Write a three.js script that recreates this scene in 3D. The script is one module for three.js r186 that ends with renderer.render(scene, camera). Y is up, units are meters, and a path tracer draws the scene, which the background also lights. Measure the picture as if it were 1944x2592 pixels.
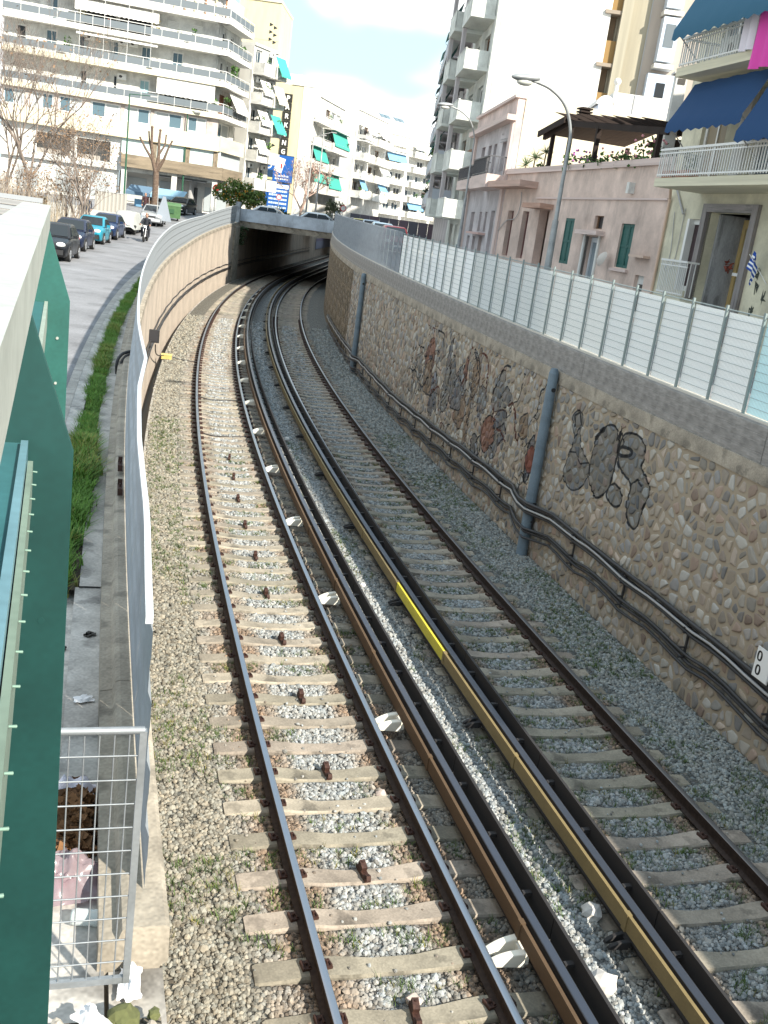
import * as THREE from 'three';
import { mergeGeometries } from 'three/addons/utils/BufferGeometryUtils.js';
import { MarchingCubes } from 'three/addons/objects/MarchingCubes.js';

// ---------------------------------------------------------------- camera, sky, sun, exposure
const scene = new THREE.Scene();
const camera = new THREE.PerspectiveCamera(54.82, 768 / 1024, 0.05, 4000);
camera.position.set(0, 6.14, 0);
camera.rotation.order = 'YXZ';
camera.rotation.set(-16.18 * Math.PI / 180, 0, 7.87 * Math.PI / 180);
scene.add(camera);
const renderer = new THREE.WebGLRenderer({ antialias: true });
renderer.setSize(768, 1024);
renderer.toneMapping = THREE.LinearToneMapping;
renderer.toneMappingExposure = 1.9;
renderer.shadowMap.enabled = true;
const SUN_AZ = 47 * Math.PI / 180, SUN_EL = 36.5 * Math.PI / 180;
const sunDir = new THREE.Vector3(Math.sin(SUN_AZ) * Math.cos(SUN_EL), Math.sin(SUN_EL), Math.cos(SUN_AZ) * Math.cos(SUN_EL));
const sun = new THREE.DirectionalLight(new THREE.Color(1.0, 0.93, 0.80), 5.0);
sun.position.copy(sunDir).multiplyScalar(200).add(new THREE.Vector3(0, 0, -50));
sun.target.position.set(0, 0, -50);
sun.castShadow = true; sun.shadow.radius = 1.8;
sun.shadow.mapSize.set(4096, 4096);
Object.assign(sun.shadow.camera, { left: -120, right: 120, top: 120, bottom: -120, near: 1, far: 500 });
scene.add(sun, sun.target);

// ---------------------------------------------------------------- random numbers and noise
function mulberry(a) { return () => { a |= 0; a = a + 0x6D2B79F5 | 0; let t = Math.imul(a ^ a >>> 15, 1 | a); t = t + Math.imul(t ^ t >>> 7, 61 | t) ^ t; return ((t ^ t >>> 14) >>> 0) / 4294967296; }; }
const rnd = mulberry(20240611);
const rr = (a, b) => a + (b - a) * rnd();
const pick = a => a[Math.floor(rnd() * a.length)];
function hash(i, j, k) { let h = Math.imul(i, 374761393) ^ Math.imul(j, 668265263) ^ Math.imul(k, 2147483647 - 1274126177); h = Math.imul(h ^ h >>> 13, 1274126177); return ((h ^ h >>> 16) >>> 0) / 4294967296; }
function vnoise(x, y, per, seed) {
  const xi = Math.floor(x), yi = Math.floor(y), fx = x - xi, fy = y - yi;
  const m = n => per ? ((n % per) + per) % per : n;
  const sx = fx * fx * (3 - 2 * fx), sy = fy * fy * (3 - 2 * fy);
  const a = hash(m(xi), m(yi), seed), b = hash(m(xi + 1), m(yi), seed), c = hash(m(xi), m(yi + 1), seed), d = hash(m(xi + 1), m(yi + 1), seed);
  return a + (b - a) * sx + (c - a) * sy + (a - b - c + d) * sx * sy;
}
function fbm(x, y, per, seed, oct = 4) { let s = 0, w = .5, n = 0; for (let o = 0; o < oct; o++) { s += w * vnoise(x, y, per, seed + o * 17); n += w; x *= 2; y *= 2; if (per) per *= 2; w *= .55; } return s / n; }
const clamp = (x, a, b) => Math.min(b, Math.max(a, x));
const smooth = (a, b, x) => { const t = clamp((x - a) / (b - a), 0, 1); return t * t * (3 - 2 * t); };
const lerp = (a, b, t) => a + (b - a) * t;
function interp(x, pts) { if (x <= pts[0][0]) return pts[0][1]; for (let i = 1; i < pts.length; i++) if (x <= pts[i][0]) return lerp(pts[i - 1][1], pts[i][1], (x - pts[i - 1][0]) / (pts[i][0] - pts[i - 1][0])); return pts[pts.length - 1][1]; }

// the sky: pale washed blue with bright broken cloud, computed per direction
{
  const W = 1024, H = 512, data = new Float32Array(W * H * 4);
  for (let j = 0; j < H; j++) {
    const el = ((j + .5) / H - .5) * Math.PI, sy = Math.sin(el);
    for (let i = 0; i < W; i++) {
      const az = ((i + .5) / W - .5) * 2 * Math.PI, cx = Math.cos(el) * Math.cos(az), cz = Math.cos(el) * Math.sin(az);
      const t = clamp(sy, 0, 1), g = Math.pow(1 - t, 2.2);
      let r = lerp(.33, .50, g), gg = lerp(.51, .63, g), b = lerp(.66, .68, g);
      const k = 1 / (Math.max(sy, 0) + .22), u = cx * k * 1.9 + 7.3, v = cz * k * 1.9 + 2.1;
      const n = fbm(u, v, 0, 5, 6) + .22 * (fbm(u * 3.1, v * 3.1, 0, 9, 3) - .5);
      const c = smooth(.50, .60, n) * smooth(-.02, .06, sy);
      r = lerp(r, .80, c); gg = lerp(gg, .81, c); b = lerp(b, .81, c);
      if (sy < 0) { r = .42; gg = .42; b = .41; }
      const o = (j * W + i) * 4; data[o] = r * .95; data[o + 1] = gg * .95; data[o + 2] = b * .95; data[o + 3] = 1;
    }
  }
  const sky = new THREE.DataTexture(data, W, H, THREE.RGBAFormat, THREE.FloatType);
  sky.mapping = THREE.EquirectangularReflectionMapping; sky.minFilter = sky.magFilter = THREE.LinearFilter; sky.needsUpdate = true;
  scene.background = sky; scene.environment = sky; scene.environmentIntensity = 1;
}

// ---------------------------------------------------------------- textures
function makeTex(n, fn, srgb, repeatMetres) {
  const d = new Uint8Array(n * n * 4);
  for (let j = 0; j < n; j++) for (let i = 0; i < n; i++) { const c = fn(i / n, j / n), o = (j * n + i) * 4; const a = typeof c === 'number' ? [c, c, c] : c; for (let k = 0; k < 3; k++) d[o + k] = clamp(Math.round(a[k] * 255), 0, 255); d[o + 3] = 255; }
  const t = new THREE.DataTexture(d, n, n); t.wrapS = t.wrapT = THREE.RepeatWrapping; t.magFilter = THREE.LinearFilter; t.minFilter = THREE.LinearMipmapLinearFilter; t.generateMipmaps = true;
  if (srgb) t.colorSpace = THREE.SRGBColorSpace;
  t.repeat.set(1 / repeatMetres, 1 / repeatMetres); t.needsUpdate = true; return t;
}
// plaster: blotches and faint stains; concrete: coarser, speckled; gravel: pebble cells; rubble: stones in mortar; metal: scuffed paint
const T = {};
T.plaster = makeTex(512, (x, y) => .90 + .15 * (fbm(x * 6, y * 6, 6, 3, 5) - .5) * 2 - .05 * smooth(.56, .70, fbm(x * 17, y * 4, 0, 23, 4)) * smooth(0, .12, Math.min(x, 1 - x, y, 1 - y)) + .05 * (fbm(x * 90, y * 90, 90, 4, 2) - .5), true, 4);
T.concrete = makeTex(512, (x, y) => { const b = fbm(x * 5, y * 5, 5, 13, 6), f = vnoise(x * 160, y * 160, 160, 7), s = smooth(.60, .72, fbm(x * 11, y * 11, 11, 31, 4)); return .86 + .24 * (b - .5) * 2 + .12 * (f - .5) - .13 * s; }, true, 2.2);
T.concreteB = makeTex(512, (x, y) => .5 + .5 * (fbm(x * 24, y * 24, 24, 14, 4) - .5) + .25 * (vnoise(x * 140, y * 140, 140, 8) - .5), false, 2.2);
T.asphalt = makeTex(512, (x, y) => { const b = fbm(x * 3, y * 3, 3, 43, 5), f = vnoise(x * 200, y * 200, 200, 17), s = smooth(.55, .66, fbm(x * 5 + 3, y * 5, 5, 61, 3)); return .85 + .16 * (b - .5) * 2 + .14 * (f - .5) - .08 * s; }, true, 5);
T.streak = makeTex(512, (x, y) => .88 + .24 * (fbm(x * 7, y * 7, 7, 113, 5) - .5) + .10 * (fbm(x * 64, y * 8, 8, 117, 3) - .5) + .08 * (vnoise(x * 120, y * 120, 120, 119) - .5), true, 7);
T.boards = makeTex(512, (x, y) => { const row = Math.floor(y * 6), gap = Math.abs(y * 6 - row - .5) > .47 ? .07 : 0; return .86 + .06 * (hash(row, 3, 5) - .5) + .22 * (fbm(x * 5, y * 30, 0, 71 + row, 4) - .5) + .2 * (fbm(x * 6, y * 6, 6, 33, 4) - .5) - gap; }, true, .75);
T.metal = makeTex(256, (x, y) => .90 + .2 * (fbm(x * 5, y * 5, 5, 53, 5) - .5) + .06 * (vnoise(x * 80, y * 80, 80, 27) - .5), true, 1.0);
T.rust = makeTex(256, (x, y) => { const b = fbm(x * 14, y * 14, 14, 83, 4); return [.62 + .5 * (b - .5), .56 + .6 * (b - .5), .52 + .6 * (b - .5)]; }, true, .5);
function voronoi(n, cells, seed) {      // per pixel: cell id, distance to the border
  const P = []; for (let j = 0; j < cells; j++) for (let i = 0; i < cells; i++) P.push([i + .15 + .7 * hash(i, j, seed), j + .15 + .7 * hash(i, j, seed + 1)]);
  return (x, y) => { x *= cells; y *= cells; let a = 9, b = 9, id = 0; const ci = Math.floor(x), cj = Math.floor(y);
    for (let dj = -1; dj <= 1; dj++) for (let di = -1; di <= 1; di++) { const i = ci + di, j = cj + dj, m = ((j % cells + cells) % cells) * cells + (i % cells + cells) % cells, p = P[m]; const dx = Math.floor(i / cells) * cells + p[0] - x, dy = Math.floor(j / cells) * cells + p[1] - y, d = Math.hypot(dx, dy); if (d < a) { b = a; a = d; id = m; } else if (d < b) b = d; }
    return [id, b - a]; };
}
{
  const v = voronoi(512, 14, 5);
  T.rubble = makeTex(512, (x, y) => { const wx = x + .012 * (fbm(x * 20, y * 20, 20, 91, 2) - .5), wy = y + .012 * (fbm(x * 20, y * 20, 20, 95, 2) - .5), [id, e] = v(wx, wy), s = smooth(.05, .16, e), t = .74 + .42 * (hash(id, 1, 2) - .5), w = hash(id, 4, 4); const n = .9 + .3 * (fbm(x * 60, y * 60, 60, 77, 3) - .5); return [lerp(.62, t + .05 * w, s) * n, lerp(.54, t - .02, s) * n, lerp(.44, t - .06 - .1 * w, s) * n]; }, true, 3);
  T.rubbleB = makeTex(512, (x, y) => { const wx = x + .012 * (fbm(x * 20, y * 20, 20, 91, 2) - .5), wy = y + .012 * (fbm(x * 20, y * 20, 20, 95, 2) - .5), [id, e] = v(wx, wy); return smooth(0, .35, e) * (.6 + .4 * hash(id, 7, 3)) + .12 * (fbm(x * 60, y * 60, 60, 77, 3) - .5); }, false, 3);
  const g = voronoi(512, 46, 15);
  T.gravel = makeTex(512, (x, y) => { const [id, e] = g(x, y), s = smooth(.02, .2, e), t = .78 + .42 * (hash(id, 1, 2) - .5), w = hash(id, 2, 6) - .5; return [t + .06 * w, t, t - .06 * w]; }, true, 2.2);
  T.gravelB = makeTex(512, (x, y) => { const [id, e] = g(x, y); return smooth(0, .4, e) * (.5 + .5 * hash(id, 7, 3)); }, false, 2.2);
}
const lin = (r, g, b) => new THREE.Color().setRGB(r, g, b);
function mat(r, g, b, rough = .85, o = {}) { return new THREE.MeshStandardMaterial({ color: lin(r, g, b), roughness: rough, ...o }); }
const glassLook = (r, g, b) => new THREE.MeshPhysicalMaterial({ color: lin(r, g, b), roughness: .10, metalness: 0, specularIntensity: .7 });

// ---------------------------------------------------------------- names, things, parts
const used = {};
function numbered(n) { if (!(n in used)) { used[n] = 0; return n; } used[n]++; return n + '_' + String(used[n]).padStart(3, '0'); }
function shadow(o) { o.castShadow = o.receiveShadow = true; return o; }
function tag(o, label, category, group) { o.userData.label = label; o.userData.category = category; if (group) o.userData.group = group; return o; }
function thing(name, label, category, pos = [0, 0, 0], turn = 0, group) { const o = new THREE.Group(); o.name = numbered(name); scene.add(o); o.position.set(...pos); o.rotation.y = turn; return tag(o, label, category, group); }
function part(name, geometry, material, parent) { const m = shadow(new THREE.Mesh(geometry, material)); m.name = name; parent.add(m); return m; }
function solo(name, geometry, material, label, category, group) { const m = shadow(new THREE.Mesh(geometry, material)); m.name = numbered(name); scene.add(m); return label ? tag(m, label, category, group) : m; }
function struct(name, geometry, material) { const m = solo(name, geometry, material); m.userData.kind = 'structure'; return m; }
function stuff(o) { o.userData.kind = 'stuff'; return o; }
function copy(o, label, pos, turn) { const c = o.clone(); c.name = numbered(o.name.replace(/_\d\d\d$/, '')); c.userData = { ...o.userData }; if (label) c.userData.label = label; scene.add(c); if (pos) c.position.set(...pos); if (turn !== undefined) c.rotation.y = turn; return c; }

// ---------------------------------------------------------------- geometry
function planarUV(g) {   // uv in metres from the dominant axis of each face's normal
  const p = g.attributes.position, n = g.attributes.normal, uv = new Float32Array(p.count * 2);
  for (let i = 0; i < p.count; i++) { const ax = Math.abs(n.getX(i)), ay = Math.abs(n.getY(i)), az = Math.abs(n.getZ(i)); let u, v; if (ay >= ax && ay >= az) { u = p.getX(i); v = p.getZ(i); } else if (ax >= az) { u = p.getZ(i); v = p.getY(i); } else { u = p.getX(i); v = p.getY(i); } uv[2 * i] = u; uv[2 * i + 1] = v; }
  g.setAttribute('uv', new THREE.BufferAttribute(uv, 2)); return g;
}
function flat(g) { const o = g.index ? g.toNonIndexed() : g; for (const k of Object.keys(o.attributes)) if (!['position', 'normal', 'uv'].includes(k)) o.deleteAttribute(k); if (!o.attributes.normal) o.computeVertexNormals(); return o; }
const _e = new THREE.Euler(), _q = new THREE.Quaternion(), _m = new THREE.Matrix4();
class B {
  constructor() { this.g = []; }
  geo(g, x = 0, y = 0, z = 0, rx = 0, ry = 0, rz = 0, sx = 1, sy = 1, sz = 1) { g = flat(g.clone()); _m.compose(new THREE.Vector3(x, y, z), _q.setFromEuler(_e.set(rx, ry, rz, 'YXZ')), new THREE.Vector3(sx, sy, sz)); g.applyMatrix4(_m); this.g.push(g); return this; }
  box(x, y, z, w, h, d, ry = 0, rx = 0, rz = 0) { return this.geo(new THREE.BoxGeometry(w, h, d), x, y, z, rx, ry, rz); }
  bar(a, b, r1, r2 = r1, seg = 6, open = false) {
    const A = new THREE.Vector3(...a), D = new THREE.Vector3(...b).sub(A), L = D.length(); if (L < 1e-6) return this;
    const g = flat(new THREE.CylinderGeometry(r2, r1, L, seg, 1, open)); g.translate(0, L / 2, 0);
    g.applyQuaternion(_q.setFromUnitVectors(new THREE.Vector3(0, 1, 0), D.normalize())); g.translate(A.x, A.y, A.z); this.g.push(g); return this;
  }
  get empty() { return !this.g.length; }
  done(uv = true) { const g = mergeGeometries(this.g); if (uv) planarUV(g); return g; }
  part(name, m, parent) { return part(name, this.done(), m, parent); }
}
const unit = planarUV(flat(new THREE.BoxGeometry(1, 1, 1)));
function pbox(name, m, parent, x, y, z, w, h, d) { const o = part(name, unit, m, parent); o.position.set(x, y, z); o.scale.set(w, h, d); return o; }
function tube(pts, r, seg = 6, step = 1) { const c = new THREE.CatmullRomCurve3(pts.map(p => p.isVector3 ? p : new THREE.Vector3(...p))); return new THREE.TubeGeometry(c, Math.max(2, Math.round(pts.length * step)), r, seg, false); }

// the line: everything along the railway is set out by s (metres along the left-hand rail from the camera) and d (metres to its right)
const CX = 304.39, CZ = -101.37, R0 = 318.66, S0 = R0 * Math.asin(-CZ / R0);
const phi = s => Math.max(0, (S0 - s) / R0);
function P(s, d, y = 0) { const f = (S0 - s) / R0, r = R0 - d; return f > 0 ? new THREE.Vector3(CX - r * Math.cos(f), y, CZ + r * Math.sin(f)) : new THREE.Vector3(CX - r, y, CZ - (s - S0)); }
function toSD(x, z) { return z < CZ ? [S0 + CZ - z, R0 - (CX - x)] : [S0 - R0 * Math.atan2(z - CZ, CX - x), R0 - Math.hypot(CX - x, z - CZ)]; }
// sweep a profile of [d, y] points (or a function of s giving it) along the line; faces lie to the right of the profile's direction of travel
function sweep(profile, s0, s1, ds, closed = false, caps = false) {
  const f = typeof profile === 'function' ? profile : () => profile, n = Math.max(1, Math.round((s1 - s0) / ds)), pos = [], uv = [], idx = [];
  let len = null;
  for (let i = 0; i <= n; i++) {
    const s = s0 + (s1 - s0) * i / n, pr = f(s), m = closed ? pr.length : pr.length - 1;
    if (!len) { len = [0]; for (let k = 0; k < m; k++) { const a = pr[k], b = pr[(k + 1) % pr.length]; len.push(len[k] + Math.hypot(b[0] - a[0], b[1] - a[1])); } }
    for (let k = 0; k < m; k++) for (const [q, l] of [[pr[k], len[k]], [pr[(k + 1) % pr.length], len[k + 1]]]) { const p = P(s, q[0], q[1]); pos.push(p.x, p.y, p.z); uv.push(s, l); }
    if (i) for (let k = 0; k < m; k++) { const a = (i - 1) * 2 * m + 2 * k, b = i * 2 * m + 2 * k; idx.push(a, a + 1, b + 1, a, b + 1, b); }
  }
  if (caps) for (const i of [0, n]) { const s = s0 + (s1 - s0) * i / n, pr = f(s), base = pos.length / 3; for (const q of pr) { const p = P(s, q[0], q[1]); pos.push(p.x, p.y, p.z); uv.push(q[0], q[1]); } const tri = THREE.ShapeUtils.triangulateShape(pr.map(q => new THREE.Vector2(...q)), []); for (const t of tri) idx.push(base + t[0], base + t[1], base + t[2]); }
  const g = new THREE.BufferGeometry(); g.setAttribute('position', new THREE.Float32BufferAttribute(pos, 3)); g.setAttribute('uv', new THREE.Float32BufferAttribute(uv, 2)); g.setIndex(idx); g.computeVertexNormals(); return g;
}
const ring = (d0, d1, y0, y1) => [[d0, y0], [d0, y1], [d1, y1], [d1, y0]];

// levels along the line
const yl = s => interp(s, [[0, 2.66], [25, 2.76], [45, 2.80], [62, 2.88], [72, 3.2], [80, 3.65], [92, 4.5], [100, 4.65], [300, 4.65]]);      // left street
const yr = s => interp(s, [[0, 3.85], [12, 4.0], [80, 4.7], [100, 4.75], [300, 4.75]]);                                        // right street
const wallL = s => interp(s, [[0, 2.95], [15, 3.0], [34, 3.3], [57, 3.6], [71, 4.02], [88, 4.55], [90, 4.6]]);                // left wall top
const rimL = s => interp(s, [[0, 4.38], [25, 4.4], [30, 4.43], [36, 4.56], [46, 4.80], [66, 5.07], [78, 5.55], [90, 6.05]]);  // left fence top
const dFence = s => interp(s, [[0, -1.86], [4.8, -1.84], [6.2, -1.79], [8, -1.78], [10.1, -1.73], [11.8, -1.63], [13.4, -1.66], [14.8, -1.68], [90, -1.68]]);
const copeR = s => 3.43 + .0125 * (s - 11.5), fbR = s => copeR(s) + .76;                                                        // right wall: top of the stonework, foot of the fence
// ---------------------------------------------------------------- ground and streets
const M = {
  gravel: new THREE.MeshStandardMaterial({ vertexColors: true, roughness: .95, map: T.gravel, bumpMap: T.gravelB, bumpScale: .03 }),
  asphalt: mat(.28, .282, .30, .9, { map: T.asphalt }),
  paving: mat(.60, .57, .53, .9, { map: T.concrete, bumpMap: T.concreteB, bumpScale: .006 }),
  concrete: mat(.47, .44, .40, .9, { map: T.concrete, bumpMap: T.concreteB, bumpScale: .006 }),
  concreteWarm: mat(.42, .37, .30, .92, { map: T.concrete, bumpMap: T.concreteB, bumpScale: .01 }),
  boardMarked: mat(.37, .35, .33, .9, { map: T.boards, bumpMap: T.boards, bumpScale: .012 }),
  sleeper: mat(.40, .345, .29, .9, { map: T.concrete, bumpMap: T.concreteB, bumpScale: .004 }),
  railRust: mat(.075, .05, .04, .75, { map: T.rust, metalness: .2 }),
  railTop: mat(.34, .36, .40, .33, { metalness: .95 }),
  clip: mat(.12, .055, .04, .7, { map: T.rust }),
  galv: mat(.42, .45, .48, .5, { metalness: .55, map: T.metal }),
  darkGreenSteel: mat(.035, .06, .055, .55),
  black: mat(.02, .02, .022, .6),
  cable: mat(.035, .034, .036, .5),
  white: mat(.80, .80, .78, .6),
};
{
  const y = yr;
  struct('ground', planarUV(new THREE.PlaneGeometry(6000, 6000).rotateX(-Math.PI / 2).translate(0, -6, -400)), mat(.3, .29, .27, .95));
  struct('left_street', sweep(s => [[-70, yl(s)], [-10.5, yl(s)], [-6, yl(s) + .03], [-2.75, yl(s) - .02]], -30, 300, 3), M.asphalt);
  struct('left_far_kerb', sweep(s => [[-10.2, yl(s) - .1], [-10.2, yl(s) + .12], [-60, yl(s) + .13]], 14, 86, 3), M.paving);
  struct('right_street', sweep(s => [[6.9, y(s) - .02], [11.0, y(s) + .01]], -30, 300, 3), M.asphalt);
  struct('right_pavement', sweep(s => [[10.9, y(s) - .1], [10.9, y(s) + .14], [80, y(s) + .15]], -30, 300, 3), M.paving);
  // the narrow pavement along the left-hand fence: kerb, path slabs, earth strip, inner slabs
  struct('kerb', sweep(s => ring(-2.75, -2.60, yl(s) - .2, yl(s) + .10), 9.2, 60, 1, true, true), M.concrete);
  struct('path', sweep(s => [[-2.6, yl(s) + .095], [-2.40, yl(s) + .10], [-2.40, yl(s) - .1]], 9.2, 60, 1), M.paving);
  struct('earth_strip', sweep(s => [[-2.405, yl(s) + .03], [-2.16, yl(s) + .02]], 9.1, 60, 1), mat(.10, .08, .055, .95, { map: T.concrete }));
  struct('inner_path', sweep(s => [[-2.165, yl(s) - .1], [-2.165, yl(s) + .06], [-1.98, yl(s) + .06]], 9.1, 60, 1), M.paving);
}
// ---------------------------------------------------------------- ballast
const bed = (s, d) => interp(d, [[-1.42, -.24], [-.8, -.215], [-.5, -.225], [.2, -.235], [.75, -.25], [1.5, -.235], [2.1, -.215], [2.6, -.20], [3.2, -.225], [4.2, -.245], [5.2, -.225], [5.9, -.16], [6.57, -.13]]) + .035 * (fbm(s * .9, d * .9, 0, 301, 3) - .5);
const RAILS = [0, 1.505, 3.49, 4.995];
function ballastColour(s, d, out) {      // dirt lies on the stone: brake and rail rust beside the rails, pale washed stone between them, earth on the left shoulder
  const n = fbm(s * 1.3, d * 2.2, 0, 401, 4);
  let rust = 0; for (const r of RAILS) rust = Math.max(rust, smooth(.42, .1, Math.abs(d - r) + .55 * (n - .5)));
  if (d > 3.2) rust = Math.min(1, rust * 1.25);
  const clean = smooth(.35, .2, Math.abs(d - .75) - .1) + smooth(.4, .2, Math.abs(d - 4.25) - .12) + smooth(.35, .2, Math.abs(d - 2.45) - .12), shoulder = smooth(-.3, -.7, d);
  let c = [.235, .222, .198];
  c = [lerp(c[0], .275, clean), lerp(c[1], .282, clean), lerp(c[2], .278, clean)];
  c = [lerp(c[0], .215, shoulder), lerp(c[1], .20, shoulder), lerp(c[2], .165, shoulder)];
  if (d > 5.2) c = [.24, .252, .242];
  c = [lerp(c[0], .20, rust), lerp(c[1], .145, rust), lerp(c[2], .105, rust)];
  return c;
}
{
  const ds = []; for (let d = -1.42; d < 6.58; d += .11) ds.push(d); ds.push(6.6);
  const g = sweep(s => ds.map(d => [d, bed(s, d)]), -4, 210, 1.2);
  const p = g.attributes.position, col = new Float32Array(p.count * 3);
  for (let i = 0; i < p.count; i++) { const [s, d] = toSD(p.getX(i), p.getZ(i)), c = ballastColour(s, d); col.set(c.map(v => v * 1.1), 3 * i); }
  g.setAttribute('color', new THREE.BufferAttribute(col, 3));
  struct('track_bed', g, M.gravel);
  struct('ballast_edge', sweep([[-1.42, -.9], [-1.42, -.21], [-1.36, -.21]], -4, 210, 1.2), M.concrete);
  struct('drain_floor', sweep([[-1.75, -.9], [-1.42, -.9]], -4, 210, 3), mat(.27, .25, .22, .95));
}
const SL0 = 6.97, SLP = .623;
function inSleeper(s, d) { for (const [c, off] of [[.75, 0], [4.24, .3]]) { if (Math.abs(d - c) > 1.33) continue; const k = (s - SL0 - off) / SLP, f = Math.abs(k - Math.round(k)) * SLP; if (f < .155) return true; } return false; }
{
  const stoneGeo = k => { const r = mulberry(900 + k), g = new THREE.IcosahedronGeometry(1, 0), p = g.attributes.position, seen = {}; for (let i = 0; i < p.count; i++) { const key = [p.getX(i).toFixed(3), p.getY(i).toFixed(3), p.getZ(i).toFixed(3)].join(); seen[key] ??= [.72 + .5 * r(), .55 + .45 * r(), .72 + .5 * r()]; const f = seen[key]; p.setXYZ(i, p.getX(i) * f[0], p.getY(i) * f[1], p.getZ(i) * f[2]); } g.computeVertexNormals(); return g; };
  const sets = [0, 1, 2].map(() => []);
  const r = mulberry(77), m4 = new THREE.Matrix4(), q = new THREE.Quaternion(), e = new THREE.Euler(), v = new THREE.Vector3();
  const zone = (s0, s1, dens, size) => { const n = Math.round((s1 - s0) * 7.95 * dens); for (let i = 0; i < n; i++) {
      const s = s0 + (s1 - s0) * r(), d = -1.40 + 7.93 * r(); let sz = size * (.6 + .8 * r()); if (r() < .04) sz *= 1.5;
      let lift = 0; if (inSleeper(s, d)) { if (r() > .02) continue; lift = .035; sz *= .7; }
      if (RAILS.some(x => Math.abs(d - x) < .075)) continue;
      const p = P(s, d, bed(s, d) + lift + sz * (.10 + .35 * r())); e.set(r() * .9, r() * 6.3, r() * .9); q.setFromEuler(e); m4.compose(p, q, v.set(sz, sz * .85, sz));
      const c = ballastColour(s, d), t = .58 + .84 * r(), w = (r() - .5) * .12; const k = Math.floor(r() * 3); sets[k].push([m4.clone(), new THREE.Color().setRGB(clamp(c[0] * t * (1 + w), 0, .8), clamp(c[1] * t, 0, .8), clamp(c[2] * t * (1 - w), 0, .8))]); } };
  zone(3.5, 13, 1000, .0235); zone(13, 24, 760, .026); zone(24, 40, 330, .034); zone(40, 58, 110, .048);
  const sm = mat(1, 1, 1, .92);
  sets.forEach((L, k) => { const im = new THREE.InstancedMesh(stoneGeo(k), sm, L.length); L.forEach(([m, c], i) => { im.setMatrixAt(i, m); im.setColorAt(i, c); }); im.name = numbered('ballast_stones'); shadow(im); stuff(im); scene.add(im); });
}
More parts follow.
